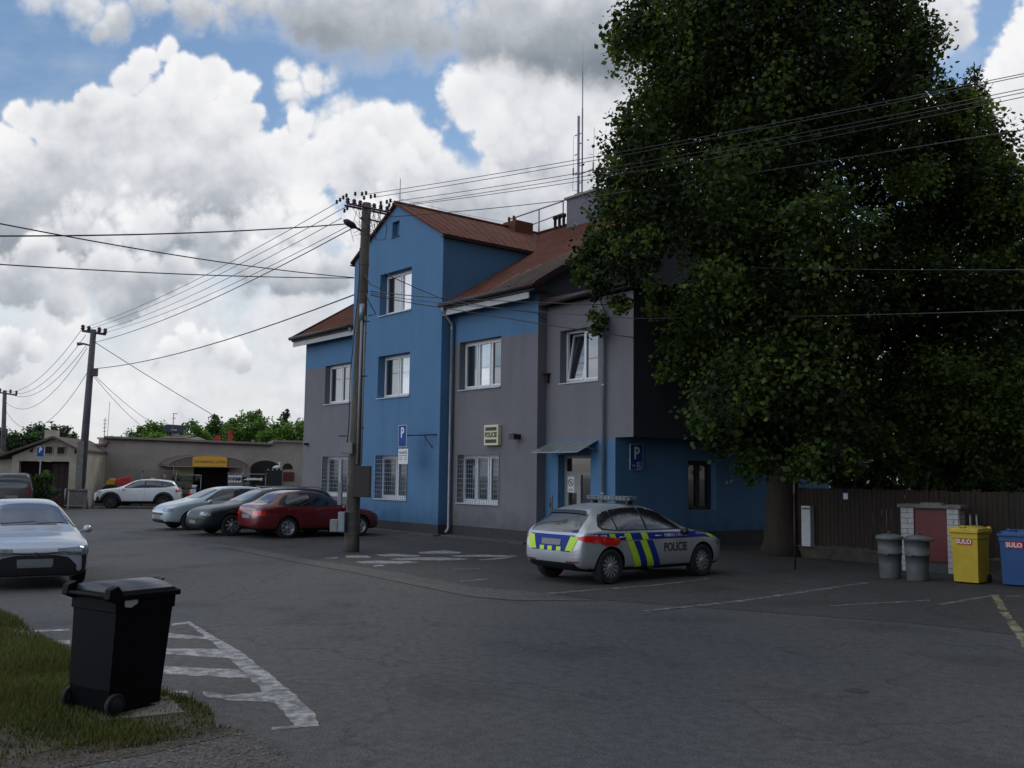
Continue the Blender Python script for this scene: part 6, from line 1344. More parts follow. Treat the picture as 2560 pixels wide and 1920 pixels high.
def dress(C, wins, sur, ws, rw, handles, lines, hl, tl, glass=M['carglass'], wsm=None, mz=1.0, ms=1.5, mm=None, plate=True, grille=None, grm=None):
    for sg in (-1, 1):
        C.side('window_surround', sur, M['black'], sg, off=.003)
        for w in wins: C.side('side_window', w, glass, sg, off=.007)
        for a, z in handles: b = MB(); x = C.X0-a; w_ = interp(C.S['w'], a)*.985; b.tube([(x-.09, sg*(w_-.01), z), (x-.05, sg*(w_+.018), z), (x+.06, sg*(w_+.018), z), (x+.10, sg*(w_-.01), z)], .013, 6); b.build('door_handle', mm or C.paint, C.root)
        for l in lines: C.line(l, sg)
        C.mirror(ms, mz, sg, mm or C.paint)
        C.decal('headlight', hl, (C.X0-.15, sg*.62, 0), (.55, -.83*sg, 0), (0, 0, 1), (-.83, -.55*sg, 0), M['lamp_clear'], off=.008, drop=None)
        C.decal('taillight', tl, (C.X0-C.S['L']+.15, sg*.62, 0), (.55, .83*sg, 0), (0, 0, 1), (.83, -.55*sg, 0), M['lamp_red'], off=.008, drop=None)
    C.topd('windscreen', ws, wsm or M['wshield'], off=.006, step=.06)
    if rw[0] == 't': C.topd('rear_window', rw[1], glass, off=.006, step=.05)
    else: C.rear('rear_window', rw[1], glass, off=.006, step=.05, drop=None)
    C.front('licence_plate', [(-.26, .37), (.26, .37), (.26, .48), (-.26, .48)], M['plate'], off=.012)
    C.rear('licence_plate', [(-.26, .66), (.26, .66), (.26, .77), (-.26, .77)] if plate is True else plate, M['plate'], off=.012)
    if grille: C.front('grille', grille, grm or M['black'], off=.007)
    C.front('lower_grille', [(-.5, .25), (.5, .25), (.55, .36), (-.55, .36)], M['black'], off=.006)
WSP = [(1.40, .62), (2.0, .50), (2.04, .25), (2.05, 0), (2.04, -.25), (2.0, -.50), (1.40, -.62), (1.30, -.3), (1.28, 0), (1.30, .3)]
HLP = [(-.22, .72), (.22, .74), (.20, .64), (-.2, .62)]; TLP = [(-.25, .82), (.22, .84), (.22, .68), (-.2, .70)]
SW = [[(1.55, .96), (2.0, 1.25), (2.3, 1.34), (2.52, 1.355), (2.52, .96)], [(2.60, .96), (2.60, 1.355), (3.0, 1.35), (3.25, 1.31), (3.42, 1.12), (3.40, .985)]]
SS = [(1.44, .94), (1.96, 1.27), (2.28, 1.365), (2.6, 1.38), (3.05, 1.375), (3.3, 1.335), (3.58, 1.13), (3.66, 1.0), (3.3, .955)]
SLN = [[(2.56, .95), (2.56, .6), (2.52, .28)], [(1.32, .9), (1.25, .6), (1.28, .28)], [(3.46, .96), (3.44, .78), (3.28, .66)]]
# red liftback
RS_ = sedan(W=1.73, wb=2.51, fo=.84)
for k_ in ('top', 'bot', 'w', 'belt', 'wr'): RS_[k_] = [(a-.22*max(0, (a-3.5)/1.05) if a > 3.5 else a, c) for a, c in RS_[k_]]
RS_['st'] = [a-.22*max(0, (a-3.5)/1.05) if a > 3.5 else a for a in RS_['st']]; RS_['L'] = 4.33
locR = wheel_loc((716, 1346), 'r', -1, HB, RS_)
RC = Car('parked_car', 'dark red saloon parked nose to the blue wall behind the utility pole', RS_, M['paintred'], locR, HB+R(1), spokes=7, rimm=M['rim'], group='cars parked against the building')
dress(RC, SW, SS, WSP, ('t', [(3.42, .46), (3.88, .58), (3.92, .3), (3.93, 0), (3.92, -.3), (3.88, -.58), (3.42, -.46), (3.38, 0)]), [(2.3, .84), (3.3, .86)], SLN, HLP, TLP, mz=.98, plate=[(-.26, .60), (.26, .60), (.26, .71), (-.26, .71)])
for sg in (-1, 1): RC.side('door_trim', [(1.32, .50), (3.2, .52), (3.2, .56), (1.32, .54)], M['paintred'], sg, off=.012, drop=.1)
# dark green estate, nose to the camera
ES = sedan(L=4.75, W=1.82, wb=2.75, fo=.92, rt=.33, top=[(0, .60), (.05, .70), (.16, .80), (.4, .88), (.75, .94), (1.2, 1.0), (1.4, 1.06), (2.1, 1.41), (2.5, 1.48), (3.1, 1.50), (3.9, 1.47), (4.3, 1.42), (4.45, 1.30), (4.62, 1.05), (4.72, .9), (4.75, .6)],
    w=[(0, .52), (.05, .68), (.16, .79), (.4, .87), (.75, .905), (3.9, .905), (4.4, .86), (4.65, .78), (4.75, .62)], belt=[(0, .58), (.16, .72), (.4, .81), (1.2, .93), (3.3, .99), (4.3, 1.02), (4.6, .98), (4.75, .59)],
    bot=[(0, .33), (.05, .24), (.3, .19), (4.2, .2), (4.6, .3), (4.75, .4)], wr=[(0, .45), (.16, .62), (.75, .72), (1.2, .76), (1.45, .70), (2.1, .60), (3.3, .58), (4.2, .56), (4.45, .6), (4.65, .64), (4.75, .5)])
ES['st'] = [0, .05, .16, .4, .75, 1.2, 1.42, 1.75, 2.1, 2.5, 3.1, 3.7, 4.1, 4.32, 4.45, 4.6, 4.69, 4.73, 4.75]
locD = wheel_loc((578, 1340), 'f', 1, HB+PI, ES)
DC = Car('parked_car', 'very dark green estate car with roof rails between the pale car and the red car', ES, M['paintgreen'], locD, HB+PI, spokes=8, group='cars parked against the building')
dress(DC, [[(1.62, 1.0), (2.1, 1.30), (2.4, 1.39), (2.62, 1.40), (2.62, 1.0)], [(2.70, 1.0), (2.70, 1.40), (3.2, 1.41), (3.55, 1.40), (3.55, 1.02)], [(3.62, 1.02), (3.62, 1.39), (4.1, 1.36), (4.3, 1.12), (4.25, 1.06)]],
      [(1.52, .985), (2.04, 1.31), (2.36, 1.415), (2.8, 1.43), (3.6, 1.425), (4.15, 1.38), (4.36, 1.12), (4.3, 1.03), (3.3, .995)], [(1.46, .65), (2.05, .52), (2.1, .25), (2.12, 0), (2.1, -.25), (2.05, -.52), (1.46, -.65), (1.36, -.3), (1.34, 0), (1.36, .3)],
      ('r', [(-.56, 1.02), (.56, 1.02), (.48, 1.34), (-.48, 1.34)]), [(2.4, .88), (3.45, .9)], [[(2.66, .98), (2.66, .6), (2.62, .28)], [(1.36, .92), (1.3, .6), (1.32, .28)]], HLP, TLP, mz=1.03, ms=1.6, grille=[(-.42, .52), (.42, .52), (.46, .70), (-.46, .70)])
for sg in (-1, 1):
    b = MB(); b.tube([(DC.X0-2.3, sg*.60, 1.44), (DC.X0-2.4, sg*.60, 1.50), (DC.X0-3.9, sg*.585, 1.515), (DC.X0-4.15, sg*.575, 1.46)], .016, 6); b.build('roof_rail', M['chrome'], DC.root)
# pale car, nose to the camera
WS_ = sedan(L=4.4, W=1.78, wb=2.62, fo=.86, top=[(0, .60), (.05, .70), (.16, .80), (.4, .90), (.75, .97), (1.0, 1.02), (1.15, 1.07), (1.9, 1.40), (2.3, 1.47), (2.9, 1.48), (3.6, 1.43), (3.95, 1.34), (4.15, 1.15), (4.3, .98), (4.36, .88), (4.4, .6)],
    w=[(0, .52), (.05, .68), (.16, .79), (.4, .86), (.75, .885), (3.6, .885), (4.1, .83), (4.3, .76), (4.4, .62)], belt=[(0, .58), (.16, .72), (.4, .84), (1.2, .95), (3.3, 1.0), (4.1, 1.0), (4.3, .94), (4.4, .59)],
    bot=[(0, .33), (.05, .24), (.3, .19), (4.0, .2), (4.3, .3), (4.4, .4)], wr=[(0, .45), (.16, .62), (.75, .72), (1.0, .74), (1.2, .70), (1.9, .59), (3.3, .57), (3.9, .55), (4.15, .6), (4.4, .5)])
WS_['st'] = [0, .05, .16, .4, .75, 1.0, 1.18, 1.55, 1.9, 2.3, 2.9, 3.4, 3.75, 3.95, 4.15, 4.28, 4.35, 4.38, 4.4]
locW = wheel_loc((455, 1326), 'f', 1, HB+PI, WS_)
WC = Car('parked_car', 'pale grey blue car, farthest left of the row against the building', WS_, M['paintpale'], (locW[0]+.25, locW[1]+.1), HB+PI, spokes=8, group='cars parked against the building')
dress(WC, [[(1.42, 1.0), (1.9, 1.29), (2.2, 1.38), (2.45, 1.39), (2.45, 1.0)], [(2.52, 1.0), (2.52, 1.39), (3.0, 1.39), (3.4, 1.36), (3.7, 1.2), (3.8, 1.06)]],
      [(1.3, .985), (1.84, 1.30), (2.16, 1.405), (2.6, 1.42), (3.1, 1.415), (3.5, 1.38), (3.82, 1.2), (3.95, 1.05), (3.3, 1.0)], [(1.24, .65), (1.86, .52), (1.9, .25), (1.92, 0), (1.9, -.25), (1.86, -.52), (1.24, -.65), (1.14, -.3), (1.12, 0), (1.14, .3)],
      ('r', [(-.54, 1.02), (.54, 1.02), (.46, 1.30), (-.46, 1.30)]), [(2.25, .88), (3.25, .9)], [[(2.48, .98), (2.48, .6), (2.44, .28)], [(1.2, .92), (1.15, .6), (1.2, .28)]], HLP, TLP, mz=1.03, ms=1.45, grille=[(-.45, .50), (.45, .50), (.5, .58), (-.5, .58)])
# white crossover, side on, far
SU = dict(L=4.30, W=1.77, H=1.53, wb=2.605, fo=.87, rt=.345, arch=.10,
    top=[(0, .72), (.05, .84), (.16, .93), (.4, .99), (.75, 1.03), (1.1, 1.07), (1.3, 1.12), (1.95, 1.45), (2.3, 1.53), (2.9, 1.55), (3.6, 1.50), (3.9, 1.44), (4.08, 1.25), (4.2, 1.08), (4.27, .95), (4.30, .65)],
    bot=[(0, .36), (.05, .27), (.3, .23), (3.8, .24), (4.2, .32), (4.30, .45)], w=[(0, .56), (.05, .70), (.16, .80), (.4, .865), (.75, .885), (3.6, .885), (4.0, .85), (4.2, .78), (4.3, .64)],
    belt=[(0, .70), (.16, .86), (.4, .93), (1.2, 1.02), (2.2, 1.04), (3.3, 1.09), (3.9, 1.12), (4.15, 1.05), (4.3, .64)], wr=[(0, .5), (.16, .65), (.75, .74), (1.1, .75), (1.35, .70), (1.95, .61), (3.3, .58), (3.9, .54), (4.15, .6), (4.3, .5)])
SU['st'] = [0, .05, .16, .4, .75, 1.1, 1.32, 1.65, 1.95, 2.3, 2.9, 3.4, 3.7, 3.9, 4.02, 4.14, 4.22, 4.27, 4.3]
gU0 = at(274, 1262, 51.2); gU1 = at(420, 1262, 51.9); hU = math.atan2(gU0.y-gU1.y, gU0.x-gU1.x)
SUV = Car('white_car', 'white crossover with black wheel arches parked side on before the garden shop', SU, M['paintwhite'], ((gU0.x+gU1.x)/2, (gU0.y+gU1.y)/2), hU, rimm=M['rimdark'], cladz=.40, spokes=8)
dress(SUV, [[(1.55, 1.07), (1.95, 1.33), (2.25, 1.43), (2.5, 1.44), (2.5, 1.08)], [(2.57, 1.08), (2.57, 1.44), (3.0, 1.44), (3.3, 1.41), (3.38, 1.12)], [(3.44, 1.13), (3.36, 1.40), (3.7, 1.34), (3.95, 1.22)]],
      [(1.42, 1.05), (1.9, 1.35), (2.22, 1.455), (2.6, 1.47), (3.1, 1.465), (3.5, 1.42), (3.9, 1.34), (4.05, 1.2), (3.5, 1.1)], [(1.38, .64), (1.92, .53), (1.95, 0), (1.92, -.53), (1.38, -.64), (1.27, 0)],
      ('r', [(-.54, 1.1), (.54, 1.1), (.46, 1.38), (-.46, 1.38)]), [(2.3, .94), (3.3, .97)], [[(2.53, 1.05), (2.53, .6), (2.48, .4)], [(1.3, 1.0), (1.25, .6)]], [(-.3, .90), (.22, .88), (.2, .80), (-.25, .83)], [(-.25, .98), (.22, .98), (.22, .86), (-.2, .88)], mz=1.1, ms=1.5, grille=[(-.45, .60), (.45, .60), (.5, .82), (-.5, .82)])
for sg in (-1, 1):
    for X in (SU['wb']/2, -SU['wb']/2):
        s0 = SUV.X0-X; R1, R2 = .45, .53; SUV.side('wheel_arch_trim', [(s0+R2*math.cos(a), .345+R2*math.sin(a)) for a in np.linspace(-.05, PI+.05, 22)]+[(s0+R1*math.cos(a), .345+R1*math.sin(a)) for a in np.linspace(PI+.05, -.05, 22)], M['black'], sg, off=.006, drop=.1)
    SUV.side('front_fang', [(.16, .42), (.32, .42), (.30, .60), (.2, .62)], M['black'], sg, off=.007)
# silver saloon, facing the camera, left edge
CS = sedan(L=4.63, W=1.78, wb=2.70, fo=.93, rt=.32, top=[(0, .62), (.04, .69), (.12, .73), (.4, .79), (.75, .84), (1.1, .885), (1.28, .92), (2.1, 1.35), (2.5, 1.425), (3.0, 1.435), (3.5, 1.39), (4.0, 1.14), (4.15, 1.08), (4.4, 1.05), (4.55, .98), (4.6, .86), (4.63, .6)],
    w=[(0, .62), (.04, .74), (.12, .82), (.4, .875), (.75, .89), (3.7, .885), (4.2, .84), (4.45, .79), (4.58, .7), (4.63, .6)], belt=[(0, .60), (.12, .68), (.4, .74), (1.2, .84), (3.3, .95), (4.2, .97), (4.5, .9), (4.63, .58)],
    bot=[(0, .26), (.04, .20), (.3, .18), (4.1, .2), (4.5, .28), (4.63, .38)], wr=[(0, .55), (.12, .66), (.75, .72), (1.1, .745), (1.3, .71), (2.2, .54), (3.4, .53), (4.0, .6), (4.2, .66), (4.5, .62), (4.63, .45)])
CS['st'] = [0, .04, .12, .4, .75, 1.1, 1.3, 1.7, 2.1, 2.5, 3.0, 3.5, 3.75, 4.0, 4.2, 4.4, 4.53, 4.6, 4.63]
hS = R(-59); fc = at(88, 1400, 16.2); cS, sS = math.cos(hS), math.sin(hS); X0S = CS['fo']+CS['wb']/2
SC = Car('parked_car', 'silver saloon facing the camera at the left edge of the photo', CS, M['silverblue'], (fc.x-cS*X0S, fc.y-sS*X0S), hS, spokes=10)
dress(SC, SW, SS, [(1.36, .69), (2.10, .50), (2.18, .25), (2.20, 0), (2.18, -.25), (2.10, -.50), (1.36, -.69), (1.27, -.3), (1.25, 0), (1.27, .3)], ('t', [(3.56, .46), (4.0, .58), (4.04, 0), (4.0, -.58), (3.56, -.46)]), [(2.3, .84), (3.3, .86)], SLN, [(-.38, .71), (.30, .67), (.32, .58), (.05, .555), (-.20, .56)], TLP, mz=.98, ms=1.48,
      grille=[(-.64, .25), (.64, .25), (.63, .40), (.50, .53), (.30, .57), (-.30, .57), (-.50, .53), (-.63, .40)])
SC.front('grille_slot', [(-.62, .61), (-.15, .575), (.15, .575), (.62, .61), (.62, .64), (.15, .605), (-.15, .605), (-.62, .64)], M['rimdark'], off=.007)

SC.front('badge', [(.055*math.cos(2*PI*k/16), .578+.034*math.sin(2*PI*k/16)) for k in range(16)], M['chrome'], off=.012)
SC.front('licence_plate', [(-.27, .40), (.27, .40), (.27, .51), (-.27, .51)], M['plate'], off=.015)
SC.front('lip', [(-.7, .215), (.7, .215), (.7, .235), (-.7, .235)], M['chrome'], off=.01)
for sg in (-1, 1): SC.decal('air_slot', [(-.06, .56), (.05, .56), (.03, .27), (-.04, .27)], (SC.X0-.12, sg*.72, 0), (.5, -.86*sg, 0), (0, 0, 1), (-.86, -.5*sg, 0), M['black'], off=.008)
# wiper
b = MB(); b.tube([(SC.X0-1.36, -.5, 1.03), (SC.X0-1.40, 0, 1.055), (SC.X0-1.42, .1, 1.06)], .009, 5); b.tube([(SC.X0-1.34, .1, 1.03), (SC.X0-1.42, .55, 1.04)], .009, 5); b.build('wiper', M['black'], SC.root)
# dark van, far left
VA = dict(L=4.4, W=1.8, H=1.82, wb=2.7, fo=.85, rt=.33,
    top=[(0, .75), (.05, .9), (.16, 1.0), (.4, 1.06), (.75, 1.12), (1.0, 1.2), (1.2, 1.3), (1.75, 1.68), (2.1, 1.79), (2.9, 1.82), (3.9, 1.80), (4.25, 1.74), (4.36, 1.3), (4.4, .7)],
    bot=[(0, .36), (.05, .27), (.3, .22), (4.0, .24), (4.4, .4)], w=[(0, .58), (.05, .72), (.16, .82), (.4, .88), (.75, .9), (4.1, .9), (4.3, .86), (4.4, .78)], belt=[(0, .73), (.16, .95), (.75, 1.05), (1.3, 1.1), (4.2, 1.12), (4.36, 1.0), (4.4, .69)], wr=[(0, .5), (.16, .68), (.75, .76), (1.2, .74), (1.8, .68), (4.1, .66), (4.3, .68), (4.4, .6)])
VA['st'] = [0, .05, .16, .4, .75, 1.0, 1.2, 1.5, 1.75, 2.1, 2.9, 3.6, 4.05, 4.2, 4.3, 4.36, 4.4]
gv = at(12, 1250, 43)
VN = Car('dark_van', 'dark high-roofed van seen from behind at the left edge before the gabled house', VA, M['paintvan'], (gv.x-1.3, gv.y+3.4), math.atan2(43, gv.x)+R(180)+R(176), spokes=8, cat='van')
dress(VN, [[(1.5, 1.15), (1.8, 1.5), (2.3, 1.62), (2.3, 1.15)], [(2.4, 1.15), (2.4, 1.62), (3.2, 1.64), (3.2, 1.15)]], [(1.4, 1.13), (1.75, 1.52), (2.2, 1.65), (3.3, 1.67), (3.3, 1.13)], [(1.25, .66), (1.75, .6), (1.8, 0), (1.75, -.6), (1.25, -.66), (1.15, 0)], ('r', [(-.6, 1.12), (.6, 1.12), (.54, 1.6), (-.54, 1.6)]), [(2.3, .95)], [[(2.35, 1.1), (2.35, .4)]], [(-.2, .9), (.2, .92), (.2, .8), (-.2, .8)], [(-.12, 1.15), (.12, 1.15), (.12, .8), (-.1, .8)], mz=1.2, ms=1.45)

for q in VN.root.children:
    if q.name.startswith('taillight'): q.data.materials[0] = M['reddoor']

# ------------------------------------------------------------------ sky, sun, render settings
SUN_AZ, SUN_EL = R(18), R(48)           # azimuth measured from +Y towards +X: sun ahead, slightly right, behind cloud
w = bpy.data.worlds.new('World'); scene.world = w; w.use_nodes = True; nt = w.node_tree
bg = nt.nodes['Background']; bg.inputs[1].default_value = 1.0
def N(t, **k): return nd(nt, t, **k)
def lk(a, c): nt.links.new(a, c)
def mth(op, a, c=None, cl=False):
    n = N('ShaderNodeMath', operation=op); n.use_clamp = cl
    for i, v in enumerate((a, c)):
        if v is None: continue
        if isinstance(v, (int, float)): n.inputs[i].default_value = v
        else: lk(v, n.inputs[i])
    return n.outputs[0]
sky = N('ShaderNodeTexSky', sky_type='NISHITA'); sky.sun_disc = False; sky.sun_elevation = SUN_EL; sky.sun_rotation = SUN_AZ; sky.dust_density = .15; sky.ozone_density = 4.0; sky.air_density = 1.3
skm = N('ShaderNodeVectorMath', operation='SCALE'); skm.inputs[3].default_value = .085; lk(sky.outputs[0], skm.inputs[0])
# ---- cloud cover, computed on the sky sphere (tangent coordinates a,b in 1/2412 rad units around the view azimuth)
_tab = np.random.default_rng(21).random((64, 64, 64)).astype(np.float32)
def vnoise(p):
    i = np.floor(p).astype(np.int32); f = (p-i).astype(np.float32); f = f*f*f*(f*(f*6-15)+10); i &= 63; j = (i+1) & 63; o = 0
    for a in (0, 1):
        for b_ in (0, 1):
            for c in (0, 1):
                ix = (j if a else i)[:, 0]; iy = (j if b_ else i)[:, 1]; iz = (j if c else i)[:, 2]
                o = o+_tab[ix, iy, iz]*(f[:, 0] if a else 1-f[:, 0])*(f[:, 1] if b_ else 1-f[:, 1])*(f[:, 2] if c else 1-f[:, 2])
    return o
_rot = np.array([[.8, .6, 0], [-.48, .64, .6], [.36, -.48, .8]], np.float32)
def fbm_np(p, octv, gain=.5, billow=False):
    s = 0; a = 1; t = 0; p = p.astype(np.float32)
    for k in range(octv):
        n = vnoise(p+7.3*k); n = np.abs(2*n-1)*1.7 if billow else n; s = s+a*n; t += a; a *= gain; p = (p@_rot)*2.03
    return s/t
# cloud bodies back to front: puffs (x,y,r), top y, base y, softness, tone offset, edge roughness
CLOUDS = [
 ([(150,820,200),(450,800,220),(750,820,240),(60,980,200),(400,1020,260),(800,1000,260),(1100,900,260),(1400,800,260),(1700,800,300),(2100,800,300),(2450,800,300)], 450, 2000, 1.1, -.02, .4),
 ([(1180,250,110),(1240,180,110),(1330,220,150),(1260,330,110),(1340,430,150),(1450,300,200),(1500,480,170),(1240,420,60),(1600,200,300),(1700,500,250)], 150, 640, .35, -.05, .5),
 ([(2330,30,120),(2260,60,110),(2400,70,60),(2200,120,120)], -60, 220, .35, -.08, .5),
 ([(2570,180,130),(2520,250,120),(2470,330,130),(2420,420,160),(2300,350,120),(2560,400,160),(2650,100,140)], 40, 700, .22, -.14, .5),
 ([(740,240,60),(800,200,55),(720,180,40),(860,260,50),(830,320,90),(760,330,80)], 130, 480, .7, -.04, .8),
 ([(200,10,90),(280,40,70),(120,-20,90),(360,-10,90),(480,-10,110),(620,-30,120),(560,20,60),(250,70,40),(470,70,28),(500,85,22)], -60, 110, .8, .04, .8),
 ([(760,40,110),(850,30,150),(960,60,140),(1080,90,120),(1200,90,130),(1350,80,170),(1500,90,170),(1000,10,160),(1300,0,180),(1640,80,150)], -260, 215, .6, .22, .45),
 ([(1000,330,85),(1050,380,75),(940,330,95),(1110,420,60),(860,330,80),(1010,430,110),(1150,460,80),(1120,520,120),(1250,520,110),(1290,480,50),(1340,560,140)], 235, 640, .38, -.02, .5),
 ([(370,145,52),(420,130,45),(330,190,55),(460,190,70),(530,195,60),(590,240,62),(620,300,60),(560,330,100),(430,290,130),(300,300,110),(220,240,48),(190,300,80),(110,300,65),(50,290,42),(160,390,110),(20,400,95),(60,500,130),(260,430,140),(450,430,150),(640,420,120),(760,300,50),(720,360,70),(800,400,100),(900,420,110),(860,340,55),(1000,470,100),(700,500,150),(520,540,150),(300,560,170),(120,620,150)], 95, 640, .26, -.06, .55),
 ([(380,560,100),(520,600,90),(660,590,110),(800,560,110),(940,560,110),(1080,600,100),(620,660,90),(200,580,90)], 480, 720, .6, -.04, .8),
 ([(90,640,60),(60,700,90),(150,700,80),(250,680,80),(350,700,80),(430,690,60),(160,740,70),(300,740,70)], 590, 800, .35, .06, .75),
 ([(650,650,70),(740,670,80),(820,690,70),(700,710,50),(900,650,70),(980,640,80)], 570, 770, .4, .05, .75),
 ([(430,870,40),(470,835,34),(520,860,42),(560,880,40),(600,900,28),(390,900,26)], 800, 960, .3, -.02, 1.0),
 ([(30,860,50),(80,880,36),(10,900,50)], 800, 980, .35, -.02, 1.0)]
def sky_front(x, y):
    """x,y tangent coordinates -> colour, mask"""
    P3 = lambda s, z: np.stack([x/s, y/s, np.full_like(x, z)], 1)
    w1 = fbm_np(P3(95, 1.5), 6, .58, True)-.5; w2 = fbm_np(P3(95, 9.5), 6, .58, True)-.5; big = fbm_np(P3(330, 4.1), 5, .55)-.5
    wx = fbm_np(P3(160, 20.5), 5, .5)-.5; wy = fbm_np(P3(160, 30.5), 5, .5)-.5
    fine = fbm_np(P3(46, 14.2), 6, .62, True)-.5; fl = fbm_np(np.stack([x/260, y/70, np.full_like(x, 2.2)], 1), 6, .6)-.5
    mid = fbm_np(P3(190, 41.0), 4, .5)-.5; st2 = fbm_np(np.stack([x/420, y/105, np.full_like(x, 8.2)], 1), 5, .55)-.5
    haze = np.clip((y-330)/650, 0, 1)**1.1
    m = haze*.92+np.clip(big+fl*.6, 0, .3)*.9*(1-haze); m = np.clip(m, 0, 1)
    col = np.stack([np.interp(np.clip(y, 300, 1150), [300, 800, 1100], c) for c in ((.66, .74, .80), (.70, .77, .80), (.78, .81, .81))], 1)+(fl+st2)[:, None]*.22
    for (L, yt, yb, soft, tone, rough) in CLOUDS:
        best = np.full_like(x, -9.); sw = 0; sn = 0
        r0 = np.mean([c[2] for c in L]); rs = min(r0, 130)
        X = x+wx*rs*1.0*(rough+.2); Y = y+wy*rs*1.0*(rough+.2)
        for (cx, cy, r_) in L:
            dx = (X-cx)/r_; dy = (Y-cy)/r_; f = 1-np.sqrt(dx*dx+dy*dy+1e-6); best = np.maximum(best, f*(r_/rs)**.4)
            w = np.exp(np.clip(f, -1.5, 1)*7); sw = sw+w; sn = sn+w*np.clip(dy*.9+dx*.15, -1.2, 1.2)
        nrm = sn/sw
        f = best+(w1*.55+fine*(.22+.25*(rs < 60)))*rough*1.25+big*.5*rough
        a = np.clip((f-.02)/soft, 0, 1); a = a*a*(3-2*a)
        t = np.clip((Y-yt)/(yb-yt), 0, 1)
        sh = .10+tone+.50*t**1.5+nrm*.16*(1-t*.5)-w1*.17-fine*.06+np.clip(best, 0, 1)*.12+big*.30+mid*.55*(.35+t)+st2*.35*t
        rim = np.exp(-np.clip(f, 0, 2)/.12)*.10; sh = np.clip((sh-rim)*.78, 0, 1)
        xs = [0, .18, .38, .6, 1]; c_ = np.stack([np.interp(sh, xs, c) for c in ((.93, .78, .52, .33, .17), (.93, .79, .55, .365, .205), (.94, .82, .60, .41, .245))], 1)
        col = c_*a[:, None]+col*(1-a[:, None]); m = a+m*(1-a)
    return col, m
def sky_back(d):
    z = np.maximum(d[:, 2], 0)+.2; q = np.stack([d[:, 0]/z, d[:, 1]/z, d[:, 2]*3], 1); n = fbm_np(q*1.4+3, 6, .55); C = n+.12*np.exp(-np.maximum(d[:, 2], 0)*6)
    m = np.clip((C-.40)/.12, 0, 1); sh = np.clip((C-.45)*2.2+(fbm_np(d*9, 5, .6, True)-.5)*.6, 0, 1)
    col = np.stack([np.interp(sh, [0, .3, .6, 1], c) for c in ((.85, .66, .42, .25), (.87, .69, .45, .28), (.9, .74, .5, .33))], 1); return col, m
def sky_np(d):
    """unit directions -> cloud colour rgb and cover"""
    d = d.astype(np.float32); F_ = np.array(FW[:], np.float32); w = d@F_; col, m = sky_back(d)
    fr = w > .55
    if fr.any():
        e = d[fr]; x = 1280+FPX*(e@np.array(CX[:], np.float32))/w[fr]; y = 960-FPX*(e@np.array(CY[:], np.float32))/w[fr]; c2, m2 = sky_front(x, y)
        k = np.clip((w[fr]-.60)/.2, 0, 1); col[fr] = c2*k[:, None]+col[fr]*(1-k[:, None]); m[fr] = m2*k+m[fr]*(1-k)
    return col, m

EW, EH = 4096, 2048
def eq_dirs(u0, u1, v0, v1, st):
    uu, vv = np.meshgrid((np.arange(u0, u1, st)+st/2)/EW, (np.arange(v0, v1, st)+st/2)/EH); ph = -(uu-.5)*2*PI; th = (vv-.5)*PI
    return np.stack([np.cos(th)*np.cos(ph), np.cos(th)*np.sin(ph), np.sin(th)], 2)
img_a = np.ones((EH, EW, 4), np.float32)
dd_ = eq_dirs(0, EW, 0, EH, 8); c_, m_ = sky_np(dd_.reshape(-1, 3)); q_ = np.concatenate([c_, m_[:, None]], 1).reshape(dd_.shape[:2]+(4,))
img_a[:] = np.repeat(np.repeat(q_, 8, 0), 8, 1)
uc = int((.5-.25)*EW); ua, ub = uc-460, uc+460; va, vb = EH//2-30, EH//2+470
dd_ = eq_dirs(ua, ub, va, vb, 1); c_, m_ = sky_np(dd_.reshape(-1, 3)); img_a[va:vb, ua:ub] = np.concatenate([c_, m_[:, None]], 1).reshape(vb-va, ub-ua, 4)
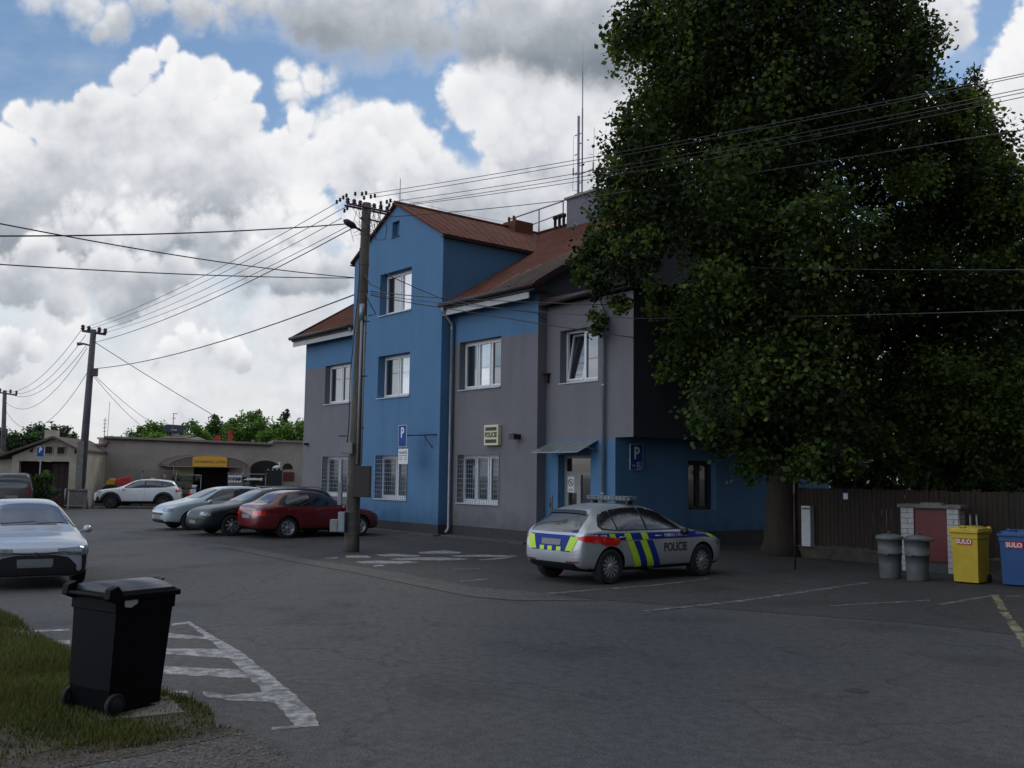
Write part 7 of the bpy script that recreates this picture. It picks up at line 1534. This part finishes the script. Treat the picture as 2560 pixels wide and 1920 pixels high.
def env(name, arr):
    im = bpy.data.images.new(name, EW, EH, alpha=False, float_buffer=True); im.colorspace_settings.name = 'Non-Color'; im.pixels.foreach_set(arr.ravel()); im.update(); im.pack()
    et = N('ShaderNodeTexEnvironment'); et.image = im; et.interpolation = 'Linear'; lk(D_, et.inputs[0]); return et.outputs['Color']
tc = N('ShaderNodeTexCoord'); D_ = tc.outputs['Generated']
img_m = np.repeat(img_a[:, :, 3:4], 4, 2); img_a[:, :, 3] = 1; img_m = np.ascontiguousarray(img_m)
mx = N('ShaderNodeMix', data_type='RGBA'); lk(env('cloud_mask', img_m), mx.inputs[0]); lk(skm.outputs[0], mx.inputs[6]); lk(env('cloud_colour', img_a), mx.inputs[7])
dp = N('ShaderNodeVectorMath', operation='DOT_PRODUCT'); lk(D_, dp.inputs[0]); dp.inputs[1].default_value = (-.92, -.30, .25)
bk = N('ShaderNodeMapRange'); lk(dp.outputs['Value'], bk.inputs[0]); bk.inputs[1].default_value = .25; bk.inputs[2].default_value = .95; bk.inputs[3].default_value = 1; bk.inputs[4].default_value = 2.6   # brightness added to the unseen left sky to light the facade
bs = N('ShaderNodeVectorMath', operation='SCALE'); lk(mx.outputs[2], bs.inputs[0]); lk(bk.outputs[0], bs.inputs[3])
lk(bs.outputs[0], bg.inputs[0])
w.cycles.sampling_method = 'MANUAL'; w.cycles.sample_map_resolution = 1024
sd = bpy.data.lights.new('sun', 'SUN'); sd.energy = .8; sd.angle = R(14); sd.color = (1, .95, .88); so = bpy.data.objects.new('sun', sd); COL.objects.link(so)
dv = Vector((math.sin(SUN_AZ)*math.cos(SUN_EL), math.cos(SUN_AZ)*math.cos(SUN_EL), math.sin(SUN_EL))); so.rotation_euler = dv.to_track_quat('Z', 'Y').to_euler(); so.location = (0, 30, 60)
vs_ = scene.view_settings; scene.display_settings.display_device = 'sRGB'; vs_.view_transform = 'Standard'; vs_.look = 'None'; vs_.exposure = 0; vs_.gamma = 1; vs_.use_curve_mapping = False
scene.cycles.max_bounces = 4; scene.cycles.diffuse_bounces = 2; scene.cycles.glossy_bounces = 2; scene.cycles.transparent_max_bounces = 4; scene.cycles.use_denoising = True
